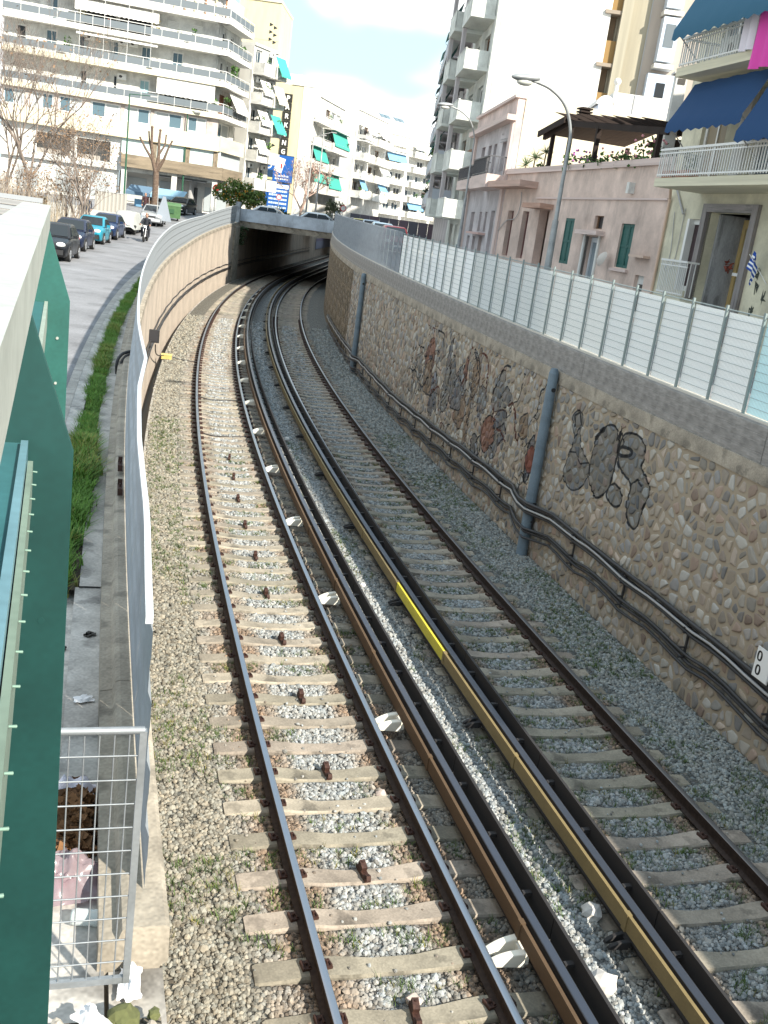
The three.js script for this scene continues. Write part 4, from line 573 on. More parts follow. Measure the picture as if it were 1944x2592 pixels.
    const b = new B(); for (const u of [u0 + .1, u1 - .1]) b.bar([u, y - drop - this.b - .03, f * (w + out - .02)], [u, y - drop * 1.25 - .25 - this.b, f * (w + .03)], .018, .018, 4); b.part('awning_arm', BM.grey, a); return a;
  }
  ac(u, y, w) { const a = this.box('air_conditioner', u, u + .8, y, y + .55, w, w + .28, BM.frame); const f = part('fan', acFan, BM.frameDark, a); f.scale.set(.8, .9, 1); f.position.set(-.15, 0, .5 * this.sg); return a; }
  plant(u, y, w, h, m = BM.plant) { const b = new B(), r = mulberry((u * 97 + y * 31) | 0); for (let i = 0; i < 34; i++) { const a = r() * 6.28, R = h * .42 * Math.sqrt(r()); b.geo(new THREE.PlaneGeometry(h * .30, h * .13), u + R * Math.cos(a), y - this.b + h * (.15 + .85 * r()), this.sg * w + R * Math.sin(a) * .7, r() * 3, r() * 6, r() * 3); } return b.part('potted_plant', m, this.o); }
}
const TH = .235, TH2 = .11;
// ---- right: apartment block with blue awnings
{
  const A = new Bld('apartment_block', 'cream apartment block at the right with deep blue awnings and white barred balconies', 'apartment block', 6.669, -30, Math.PI / 2 + TH, -1, 4.1);
  const U1 = -.45, U0 = -16, holes = [], W = [];
  const hole = (u, y, w, h) => holes.push([u, y, w, h]);
  hole(-2.72, 5.45, .80, 1.88); hole(-5.05, 4.32, 2.15, 3.20); hole(-9.6, 5.4, 1.2, 1.8); hole(-7.6, 5.55, 1.05, 1.5);
  hole(-2.85, 8.30, 1.30, 2.1); hole(-6.1, 8.30, 1.9, 2.15); hole(-10.4, 8.3, 1.9, 2.15);
  hole(-2.85, 11.0, 1.30, 2.1); hole(-6.1, 11.0, 1.9, 2.15); hole(-10.4, 11.0, 1.9, 2.15);
  A.wall(U0, U1, 4.1, 13.6, 0, holes, BM.ivory, .3);
  A.box('body', U0, U1, 4.1, 13.59, -9, -2.4, BM.ivory); A.box('body', U0, U0 + .3, 4.1, 13.59, -2.4, -.3, BM.ivory); A.box('body', U1 - .3, U1 - .002, 4.1, 13.59, -2.4, -.302, BM.lilac);
  for (const y of [7.95, 10.62]) A.box('floor', U0 + .3, U1 - .3, y, y + .2, -2.4, -.302, BM.ivory);
  A.box('roof_edge', U0, U1 + .05, 13.6, 13.75, -9, .15, BM.white);
  // entrance: grey marble surround, glazed door behind
  const gm = mat(.26, .235, .23, .5, { map: T.concrete });
  A.box('door_surround', -5.30, -5.05, 4.3, 7.72, -.05, .10, gm); A.box('door_surround', -2.90, -2.66, 4.3, 7.72, -.05, .10, gm); A.box('door_surround', -5.05, -2.90, 7.52, 7.72, -.05, .10, gm);
  A.box('reveal', -5.05, -4.95, 4.33, 7.5, -1.1, -.29, mat(.52, .48, .42, .6, { map: T.concrete })); A.box('reveal', -3.0, -2.9, 4.33, 7.5, -1.1, -.29, mat(.42, .43, .45, .4, { map: T.concrete }));
  const door = A.win(-4.95, 4.35, 1.95, 3.1, 0, { in: 1.0, name: 'door', frame: mat(.48, .35, .15, .5), pane: glassLook(.34, .35, .33) }); void door;
  A.box('mailbox_rail', -4.9, -3.6, 6.02, 6.10, -.9, -.6, BM.frame); A.plant(-3.45, 6.05, -.55, .35, mat(.25, .06, .04, .8));
  A.win(-2.72, 5.45, .80, 1.88, 0, { pane: mat(.045, .025, .03, .3), single: 1 }); A.box('window_jamb', -1.98, -1.86, 5.45, 7.33, -.2, .04, BM.frame); A.box('window_jamb', -2.78, -2.70, 5.3, 7.4, .01, .07, mat(.50, .44, .30, .7));
  A.win(-9.6, 5.4, 1.2, 1.8, 0); A.win(-7.6, 5.55, 1.05, 1.5, 0, { pane: BM.dark });
  { const b = new B(); for (let i = 0; i < 9; i++) b.box(-7.55 + i * .12, 2.05, -.06, .02, 1.0, .02); b.box(-7.08, 2.54, -.06, 1.05, .04, .03).box(-7.08, 1.56, -.06, 1.05, .04, .03); b.part('window_bars', BM.iron, A.o); }
  A.balcony(-3.05, -1.55, 5.28, .42, 0, 'bars', { h: .92, step: .1, slab: BM.ivory, th: .16 });
  A.box('vent', -2.1, -1.9, 4.95, 5.1, 0, .06, BM.frameDark);
  for (const [y, k] of [[8.19, 0], [10.86, 1]]) {
    A.balcony(-13, -2.2, y, 1.38, 0, 'bars', { h: .70, step: .115, r: .012, th: .21, slab: BM.ivory });
    A.win(-2.85, y + .1, 1.30, 2.1, 0, { pane: k ? BM.glass : mat(.26, .21, .14, .6) }); A.win(-6.1, y + .1, 1.9, 2.15, 0, { pane: k ? BM.dark : BM.glass, frame: k ? BM.frameBrown : BM.frame }); A.win(-10.4, y + .1, 1.9, 2.15, 0, {});
    A.box('pier', -4.05, -3.6, y, y + 2.4, .002, .12, BM.white);
  }
  A.awning(-6.15, -2.5, 10.52, 1.02, .55, .95, BM.awnBlue, { val: .26 }); A.awning(-10.4, -6.3, 10.50, 1.42, .70, .95, BM.awnBlue, { val: .26 });
  A.awning(-10.4, -2.4, 13.3, 1.62, .80, .95, BM.awnBlue2, { val: .30 });
  A.ac(-3.6, 11.05, .35); A.box('flower_trough', -2.9, -2.35, 8.2, 8.38, 1.0, 1.28, BM.pot); A.box('flower_trough', -3.8, -3.1, 8.2, 8.38, 1.0, 1.28, BM.pot); A.plant(-3.4, 8.35, 1.1, .5);
  { const b = new B(); b.bar([-.9, 4.0, -.05], [-1.55, 3.35, -.05], .03); b.part('pipe', BM.grey, A.o); const c = new B(); c.bar([-.62, .1, -.06], [-.62, 3.75, -.06], .045).bar([-.62, 3.75, -.06], [-1.0, 4.05, -.3], .045); c.part('drainpipe', mat(.62, .45, .34, .6), A.o); const d = new B().geo(tube([[-1.0, 3.4, -.03], [-1.25, 2.2, -.03], [-1.1, 1.8, -.03], [-1.5, 1.95, -.03], [-1.6, 3.5, -.03]], .012, 4, 4)); d.part('wire', BM.grey, A.o); }
  // scribbles sprayed by the door
  { const cv = document.createElement('canvas'); cv.width = cv.height = 128; const c = cv.getContext('2d'); c.clearRect(0, 0, 128, 128); c.strokeStyle = '#3a4038'; c.lineWidth = 4; const r = mulberry(5); for (const [x, y] of [[30, 16], [42, 48], [92, 60], [40, 104]]) { c.beginPath(); c.moveTo(x, y); for (let i = 0; i < 8; i++) c.lineTo(x + (r() - .5) * 30, y + (r() - .5) * 28); c.stroke(); } const tx = new THREE.CanvasTexture(cv); tx.colorSpace = THREE.SRGBColorSpace; const m = part('scribble', new THREE.PlaneGeometry(1.0, 1.3).rotateY(Math.PI), new THREE.MeshStandardMaterial({ map: tx, transparent: true, roughness: .9 }), A.o); m.position.set(-6.0, 1.55, -.006); }
  // flag on a short pole
  const w = new THREE.Vector3(-6.25, 5.95, -.02).applyAxisAngle(new THREE.Vector3(0, 1, 0), Math.PI / 2 + TH).add(new THREE.Vector3(6.669, 0, -30)), fl = thing('flag', 'small blue and white striped flag hanging from a pole by the entrance', 'flag', w.toArray(), Math.PI / 2 + TH);
  new B().bar([0, 0, 0], [.5, .62, -.30], .012, .010).part('pole', BM.frame, fl);
  { const cv = document.createElement('canvas'); cv.width = 96; cv.height = 64; const c = cv.getContext('2d'); for (let i = 0; i < 9; i++) { c.fillStyle = i % 2 ? '#f2f3f5' : '#17479e'; c.fillRect(0, i * 64 / 9, 96, 8); } c.fillStyle = '#17479e'; c.fillRect(0, 0, 36, 36); c.fillStyle = '#f2f3f5'; c.fillRect(14, 0, 8, 36); c.fillRect(0, 14, 36, 8); const tx = new THREE.CanvasTexture(cv); tx.colorSpace = THREE.SRGBColorSpace; const g = new THREE.PlaneGeometry(.62, .46, 14, 8), p = g.attributes.position; for (let i = 0; i < p.count; i++) { const x = p.getX(i) + .31, y = p.getY(i); p.setXYZ(i, .46 - x * .55 - .1 * Math.sin(x * 6), .50 + y * .9 - x * .62, -.28 + .07 * Math.sin(x * 11 + y * 4)); } g.computeVertexNormals(); part('cloth', g, new THREE.MeshStandardMaterial({ map: tx, roughness: .8 }), fl); }
  const V = (u, y, ww) => new THREE.Vector3(u, y, -ww).applyAxisAngle(new THREE.Vector3(0, 1, 0), Math.PI / 2 + TH).add(new THREE.Vector3(6.669, 0, -30));
  { const g = new THREE.PlaneGeometry(.95, 1.35, 12, 10), p = g.attributes.position; for (let i = 0; i < p.count; i++) p.setZ(i, .05 * Math.sin(p.getX(i) * 14 + p.getY(i)) * (.7 - p.getY(i) / 1.4)); g.computeVertexNormals(); const o = solo('towel', g, mat(.66, .07, .38, .9), 'bright pink cloth drying over the upper balcony railing at the right edge', 'cloth'); o.position.copy(V(-6.35, 11.08, 1.45)); o.rotation.y = Math.PI / 2 + TH; }
  { const g = new THREE.PlaneGeometry(.45, .9, 8, 8), p = g.attributes.position; for (let i = 0; i < p.count; i++) p.setZ(i, .05 * Math.sin(p.getX(i) * 19)); g.computeVertexNormals(); const o = solo('towel', g, mat(.70, .66, .72, .9), 'pale lilac cloth hanging beside the pink cloth on the upper balcony', 'cloth'); o.position.copy(V(-5.55, 11.3, 1.44)); o.rotation.y = Math.PI / 2 + TH; }
}
// ---- right: single-storey pink house with a roof terrace
{
  const A = new Bld('pink_house', 'low pink house with small deep windows and a planted roof terrace', 'house', 6.669, -30, Math.PI / 2 + TH, -1, 4.15);
  const h = [[1.42, 5.78, .95, 1.32], [3.90, 4.4, 1.12, 2.22], [3.85, 6.87, .72, .42], [6.30, 5.6, .85, 1.56], [8.95, 4.35, 1.05, 3.06], [11.2, 5.5, .75, 1.82], [13.1, 5.5, .75, 1.82], [.12, 4.4, .62, 1.25]];
  A.wall(-.44, 14.85, 4.15, 8.78, 0, h, BM.pink, .32);
  A.box('body', -.44, 14.85, 4.15, 8.6, -9, -.9, BM.pink); A.box('body', 14.55, 14.84, 4.15, 8.6, -.9, -.33, BM.pink);
  A.box('parapet_cap', -.46, 14.86, 8.78, 8.98, -.4, .07, BM.pinkL); A.box('string_course', -.44, 10.6, 7.80, 7.86, .001, .05, BM.pinkL);
  A.win(1.42, 5.78, .95, 1.32, 0, { kind: 'shut', in: .1, frame: BM.shutG, pane: BM.dark }); A.win(6.30, 5.6, .85, 1.56, 0, { kind: 'shut', in: .05, frame: BM.shutG, pane: BM.shutG });
  A.box('door_frame', 3.78, 3.90, 4.3, 6.66, -.1, .06, BM.white); A.box('door_frame', 5.02, 5.14, 4.3, 6.66, -.1, .06, BM.white); A.win(3.92, 4.36, 1.08, 2.24, 0, { in: .24, name: 'door', frame: mat(.60, .63, .66, .5), pane: glassLook(.22, .27, .30), single: 1 }); A.box('door_canopy', 3.55, 5.4, 6.66, 6.80, -.05, .30, BM.pinkL);
  A.win(3.85, 6.87, .72, .42, 0, { single: 1, frame: BM.frameBrown, pane: BM.dark });
  A.win(8.95, 4.35, 1.05, 2.4, 0, { in: .5, name: 'door', frame: mat(.40, .22, .16, .7), pane: mat(.34, .20, .15, .6), single: 1 }); A.box('door_canopy', 8.6, 10.6, 7.42, 7.60, -.05, .55, mat(.52, .32, .24, .85, { map: T.plaster })); A.box('niche', 8.95, 10.0, 6.75, 7.4, -.55, -.5, mat(.42, .27, .21, .9));
  for (const u of [11.2, 13.1]) A.win(u, 5.5, .75, 1.82, 0, { single: 1, in: .22, frame: mat(.20, .10, .09, .6), pane: mat(.07, .03, .035, .4) });
  A.box('balcony_canopy', 10.7, 15.3, 8.18, 8.42, -.05, .75, mat(.58, .40, .33, .88, { map: T.plaster }));
  A.box('meter_niche', .12, .74, 4.4, 5.65, -.3, -.12, BM.white); A.box('meter_door', .2, .6, 4.6, 5.4, -.12, -.1, BM.frameDark); A.box('meter_canopy', 0, 1.0, 6.15, 6.22, -.05, .22, mat(.56, .42, .34, .8)); A.box('window_sill', 1.3, 2.5, 5.66, 5.74, -.05, .10, BM.pinkL);
  A.box('wall_lamp', 1.95, 2.12, 7.98, 8.30, 0, .2, BM.white);
  { const d = flat(new THREE.SphereGeometry(.30, 14, 6, 0, 6.3, 0, 1.0).rotateX(-1.2)), o = part('round_shade', d, mat(.55, .50, .45, .7), A.o); o.position.set(2.75, 1.75, -.12); }
  const c = new B().geo(tube([[12.4, 3.9, -.04], [12.3, 3.3, -.05], [12.6, 2.9, -.06], [13.8, 2.75, -.05], [14.8, 2.3, -.04]], .018, 4, 4)); c.part('cable', BM.grey, A.o);
  // pergola on the roof, dark stained timber: posts, beams, rafters with raked ends, a boarded roof behind
  const t = thing('pergola', 'dark brown timber pergola with raked rafter ends on the roof terrace', 'pergola', [6.669, 8.6, -30], Math.PI / 2 + TH), q = BM.pergola, y = v => v - 8.6, pb = (n, u0, u1, y0, y1, w0, w1) => pbox(n, q, t, (u0 + u1) / 2, (y(y0) + y(y1)) / 2, -(w0 + w1) / 2, u1 - u0, y1 - y0, Math.abs(w1 - w0));
  for (const [u, w, h] of [[1.7, -.36, 9.8], [6.5, -.36, 10.25], [9.1, -.36, 10.4], [10.95, -.36, 10.2], [1.7, -3.6, 9.6], [5.2, -3.6, 9.9], [8.2, -3.6, 10.1], [11.2, -3.6, 10.2]]) pb('post', u - .07, u + .07, 8.6, h, w - .07, w + .07);
  // two roof slopes meeting over u = 9.3; raked rafter tips along the front of the longer one
  const slope = (name, u0, y0, u1, y1, w0, w1, th) => { const L = Math.hypot(u1 - u0, y1 - y0), o = pbox(name, q, t, (u0 + u1) / 2, y((y0 + y1) / 2), -(w0 + w1) / 2, L, th, Math.abs(w1 - w0)); o.rotation.z = Math.atan2(y1 - y0, u1 - u0); return o; };
  const yr9 = u => lerp(9.93, 10.66, (u - 1.3) / 8);
  slope('beam', 1.2, yr9(1.2) - .13, 9.3, yr9(9.3) - .13, -.42, -.30, .2); slope('beam', 9.3, 10.53, 11.95, 10.18, -.42, -.30, .2); slope('beam', 1.2, yr9(1.2) - .4, 9.3, yr9(9.3) - .4, -3.66, -3.54, .2);
  for (let i = 0; i < 13; i++) slope('roof_board', 1.2, yr9(1.2) + .02, 9.3, yr9(9.3) + .02, -1.0 - i * .22, -1.0 - (i + 1) * .22 + .006, .035); for (let i = 0; i < 16; i++) slope('roof_board', 9.31, 10.70, 12.05, 10.33, -.15 - i * .23, -.15 - (i + 1) * .23 + .006, .04);
  slope('valance', 1.3, yr9(1.3) - .48, 8.2, yr9(8.2) - .55, -3.3, -3.25, .75); slope('fascia', 9.3, 10.62, 12.0, 10.26, -.14, -.08, .22);
  const raf = new THREE.Shape(); raf.moveTo(0, 0); raf.lineTo(3.7, 0); raf.lineTo(3.7, .15); raf.lineTo(-.75, .17); raf.lineTo(0, 0); const rg = planarUV(flat(new THREE.ExtrudeGeometry(raf, { depth: .08, bevelEnabled: false }).rotateY(-Math.PI / 2)));
  for (let i = 0; i < 8; i++) { const u = 1.5 + i * 1.06, o = part('rafter', rg, q, t); o.position.set(u, y(yr9(u) - .03), .30); }
  pbox('screen', mat(.42, .30, .20, .9), t, 6.6, y(9.15), 3.4, 4.6, .75, .04); pbox('screen', q, t, 3.0, y(9.3), 3.42, 3.2, 1.3, .06);
  for (let i = 0; i < 4; i++) pbox('vent_slat', q, t, 9.0, y(10.72 + i * .11), .7, .46, .05, .46); pbox('vent_core', q, t, 9.0, y(10.85), .7, .3, .5, .3);
  { const o = solo('chimney', new B().box(0, 1.45, 0, .34, 2.9, .34).box(0, 2.95, 0, .52, .06, .52).box(0, 3.02, 0, .2, .10, .2).done(), BM.white, 'white chimney with a dark topped cowl between the pergola and the blue awnings', 'chimney'); o.position.set(7.18, 8.7, -33.0); part('vent', unit, BM.frameDark, o).position.set(0, 2.72, .10); o.children[0].scale.set(.22, .16, .18); }
  // plants along the parapet
  const V = (u, yy, ww) => new THREE.Vector3(u, yy, -ww).applyAxisAngle(new THREE.Vector3(0, 1, 0), Math.PI / 2 + TH).add(new THREE.Vector3(6.669, 0, -30));
  const bush = (u, w, h, wd, label, flowers) => { const r = mulberry((u * 131) | 0), b = new B(); for (let i = 0; i < 170; i++) { const a = r() * 6.28, R = wd * .5 * Math.sqrt(r()); b.geo(new THREE.PlaneGeometry(.13, .07), R * Math.cos(a), h * (.05 + .95 * r()) * (1 - .5 * R / wd), R * Math.sin(a) * .6, r() * 3, r() * 6, r() * 3); } const t2 = thing('terrace_bush', label, 'shrub', V(u, 8.7, w).toArray(), 0, 'shrubs along the roof terrace'); b.part('foliage', BM.plant, t2); if (flowers) { const c2 = new B(); for (let i = 0; i < 22; i++) { const a = r() * 6.28, R = wd * .48 * Math.sqrt(r()); c2.geo(new THREE.IcosahedronGeometry(.045, 0), R * Math.cos(a), h * (.35 + .65 * r()), R * Math.sin(a) * .6); } c2.part('flower', flowers, t2); } };
  const fl = mat(.70, .30, .34, .8), fl2 = mat(.50, .16, .45, .8);
  bush(7.6, -.5, .85, 1.7, 'dark shrub with purple flowers by the middle pergola post', fl2); bush(6.1, -.5, .55, 1.3, 'low round shrub right of the middle pergola post'); bush(4.8, -.5, .75, 1.3, 'shrub with pink flowers in the middle of the roof terrace', fl); bush(3.5, -.5, .6, 1.2, 'low shrub second from the right on the roof terrace'); bush(2.3, -.5, 1.05, 1.4, 'tall pink flowered shrub at the right end of the roof terrace', fl); bush(12.0, -.5, .55, .8, 'small shrub between the yuccas on the roof terrace');
  const yucca = (u, w, h, R, label) => { const t2 = thing('yucca', label, 'yucca', V(u, 8.7, w).toArray()); new B().bar([0, 0, 0], [.03, h, 0], .035, .03).part('stem', mat(.25, .19, .12, .9), t2); const b = new B(), r = mulberry((u * 77) | 0); for (let i = 0; i < 46; i++) { const a = r() * 6.283, el = -.6 + 1.9 * r(), L = R * (.8 + .4 * r()), dx = Math.cos(a) * Math.cos(el), dy = Math.sin(el), dz = Math.sin(a) * Math.cos(el); b.bar([.03, h, 0], [.03 + dx * L, h + dy * L - .08 * L, dz * L], .016, .002, 3); } b.part('leaves', mat(.09, .15, .07, .7), t2); };
  yucca(14.1, -.5, .55, .42, 'leftmost yucca on the roof terrace by the cream gable'); yucca(13.1, -.5, .8, .42, 'middle yucca on the roof terrace'); yucca(11.9, -.5, .95, .36, 'yucca nearest the pergola on the roof terrace');
}
// ---- right: two-storey neoclassical house, its cream gable lit by the sun
{
  const A = new Bld('two_storey_house', 'two storey pink and lilac house with tall narrow windows, iron balconies and a cream gable', 'house', 3.19, -44.52, Math.PI / 2 + TH2, -1, 4.3);
  const up = [[1.06, 8.95, .95, 1.25], [3.45, 8.95, .70, 1.3], [4.80, 8.95, .84, 1.32], [6.62, 8.95, .95, 1.35]], lo = [[1.3, 5.3, .92, 2.0], [3.2, 6.35, .62, .9], [4.7, 6.35, .7, .9], [6.9, 6.2, 1.1, 1.05], [3.6, 4.4, 1.0, 1.75], [5.6, 4.8, .8, 1.3], [7.4, 4.8, .8, 1.3]];
  A.wall(-.2, 10, 4.3, 11.0, 0, [...up, ...lo], BM.lilac, .3); A.wall(-.2, 10, 11.0, 11.85, .02, [], BM.pinkL, .3, 'parapet');
  A.box('cornice', -.35, 10.1, 10.92, 11.14, -.02, .40, BM.pinkL); A.box('cornice', -.25, 10.05, 11.82, 11.94, -.32, .16, BM.pinkL);
  A.box('gable', -.22, .05, 4.3, 11.84, -9.5, -.31, BM.cream); A.box('body', .06, 10, 4.3, 11.2, -9.5, -.8, BM.lilac);
  A.box('pilaster', -.19, .35, 4.3, 10.92, .002, .10, BM.pinkL); A.box('pilaster', 9.4, 9.98, 4.3, 10.92, .002, .10, BM.pinkL);
  up.forEach(([u, y, w, h]) => A.win(u, y, w, h, 0, { single: 1, in: .2, frame: mat(.40, .30, .30, .6), pane: mat(.16, .13, .14, .4) }));
  lo.forEach(([u, y, w, h], i) => A.win(u, y, w, h, 0, { single: 1, in: .2, name: i === 4 ? 'door' : 'window', frame: i === 4 ? BM.wood : mat(.50, .42, .40, .6), pane: i === 4 ? mat(.36, .17, .06, .6) : mat(.30, .24, .22, .5) }));
  A.box('door_canopy', 3.0, 6.6, 6.20, 6.30, -.05, .35, mat(.55, .38, .34, .85));
  A.balcony(-.1, 4.2, 8.72, .85, 0, 'iron', { h: .72, step: .14, th: .55, slab: BM.pinkL }); A.balcony(5.0, 10.2, 8.72, .65, 0, 'iron', { h: .6, step: .14, th: .45, slab: BM.pinkL });
  { const b = new B(); b.bar([2.1, 7.2 - 1.0, -.05], [2.1, 6.3, -.05], .02).bar([.9, 6.0, -.06], [2.4, 6.02, -.06], .016).bar([.9, 5.9, -.06], [2.4, 5.92, -.06], .016); b.part('wire', BM.grey, A.o); }
}
// ---- right: white rooms on a roof behind, tan block, tall white block with box balconies
{
  const t = thing('roof_room', 'bright white box shaped room with a barrel vault on the roof behind the pergola', 'roof room', [9.3, 11.0, -50]), W = BM.white;
  pbox('room', W, t, 0, 1.17, -1.5, 2.7, 2.36, 3); { const g = planarUV(flat(new THREE.CylinderGeometry(.42, .42, 3, 16, 1, false, 0, Math.PI).rotateZ(Math.PI / 2).rotateY(Math.PI / 2))); const o = part('vault', g, W, t); o.position.set(-1.65, 1.75, -1.5); pbox('vault_wall', mat(.55, .62, .72, .8), t, -1.65, .8, -1.3, .62, 1.9, 2.6); } new B().bar([-1.2, 2.3, -.5], [-1.2, 2.75, -.5], .10).geo(new THREE.SphereGeometry(.17, 12, 8), -1.2, 2.88, -.5).part('vent_pipe', W, t); pbox('pipe', BM.grey, t, -.35, 1.5, .03, .04, 1.7, .03);
  const q = new Bld('tan_block', 'plain tan rendered side wall of a taller block behind the white roof room', 'apartment block', 9.75, -67.3, 0, 1, 4.5);
  q.box('wall', .3, 2.3, 4.5, 30, -12, -.012, BM.tan); q.box('wall', 2.3, 9, 4.5, 30, -12, .004, mat(.50, .43, .37, .92, { map: T.plaster })); q.box('pipe', 2.26, 2.32, 4.5, 30, -.01, .08, BM.grey);
  for (let i = 0; i < 5; i++) { const y = 17.4 + i * 3; q.box('bay', 3.0, 4.0, y + .4, y + 2.9, .01, .9, mat(.55, .62, .72, .7)); q.box('bay_slab', 2.9, 4.1, y, y + .25, .01, 1.0, BM.white); q.box('bay_window', 3.2, 3.8, y + 1.2, y + 2.5, .9, .93, BM.guard); } q.box('wall', 2.7, 4.7, 4.5, 17.1, .01, .7, mat(.50, .58, .70, .8)); q.box('window', 3.3, 3.85, 15.1, 16.6, .7, .74, BM.dark);
  const A = new Bld('white_tower_block', 'tall white apartment block with a blank sunlit gable and solid box balconies', 'apartment block', 2.67, -66, Math.PI / 2 + .09, -1, 4.5);
  const N = 8, hs = []; for (let k = 0; k < N; k++) { const y = 7.15 + 2.97 * k; hs.push([1.6, y, 2.4, 2.2], [6.2, y, 2.3, 2.2]); } hs.push([1.6, 4.6, 1.2, 2.0], [4.0, 4.6, 1.6, 2.1], [7, 4.6, 1.6, 2.1]);
  A.wall(0, 10.5, 4.5, 31, 0, hs, BM.mint, .3); A.box('gable', -.03, .3, 4.5, 31, -6.9, -.31, BM.white); A.box('body', .31, 10.5, 4.5, 30.8, -6.6, -1.2, BM.grey); A.box('roof_edge', -.1, 10.6, 31, 31.4, -7, .3, BM.white);
  hs.forEach(([u, y, w, h], i) => A.win(u, y, w, h, 0, { in: .22, frame: i % 3 ? BM.frame : BM.frameBrown, pane: BM.dark }));
  for (let k = 0; k < N; k++) { const y = 7.22 + 2.97 * k; A.balcony(.75, 5.1, y, 1.5, 0, 'solid', { h: .95, th: .2, m: BM.mint, slab: BM.mint }); A.balcony(5.9, 9.2, y - .05, 1.9, 0, 'solid', { h: 1.0, th: .2, m: BM.mint, slab: BM.mint }); A.box('loggia_screen', 4.6, 5.1, y + .95, y + 2.75, 1.2, 1.45, BM.lilac); A.box('loggia_screen', 8.7, 9.2, y + .95, y + 2.75, 1.6, 1.85, BM.lilac); if (k === 1) A.box('shutter_panel', 1.7, 3.8, y + .3, y + 1.2, .1, .16, BM.wood); if (k === 5) A.ac(2.0, y + 1.2, .1); }
  // light well beside it, brown panels storey by storey
  const L = new Bld('light_well', 'narrow brown stack of recessed landings between the white gable and the tan wall', 'building', 9.16, -66.4, 0, 1, 4.5); L.box('back_wall', 0, 1.1, 4.5, 30, -3, -1.2, mat(.34, .25, .17, .9)); L.box('side_wall', 1.0, 1.6, 4.5, 30, -1.2, .1, BM.tan); for (let k = 0; k < 9; k++) { const y = 5.2 + 2.97 * k; L.box('landing', 0, 1.0, y, y + .2, -1.2, 0, mat(.30, .25, .20, .9)); L.box('panel', 0, 1.0, y + .2, y + 1.5, -.25, -.2, mat(.28, .17, .06, .8)); }
}
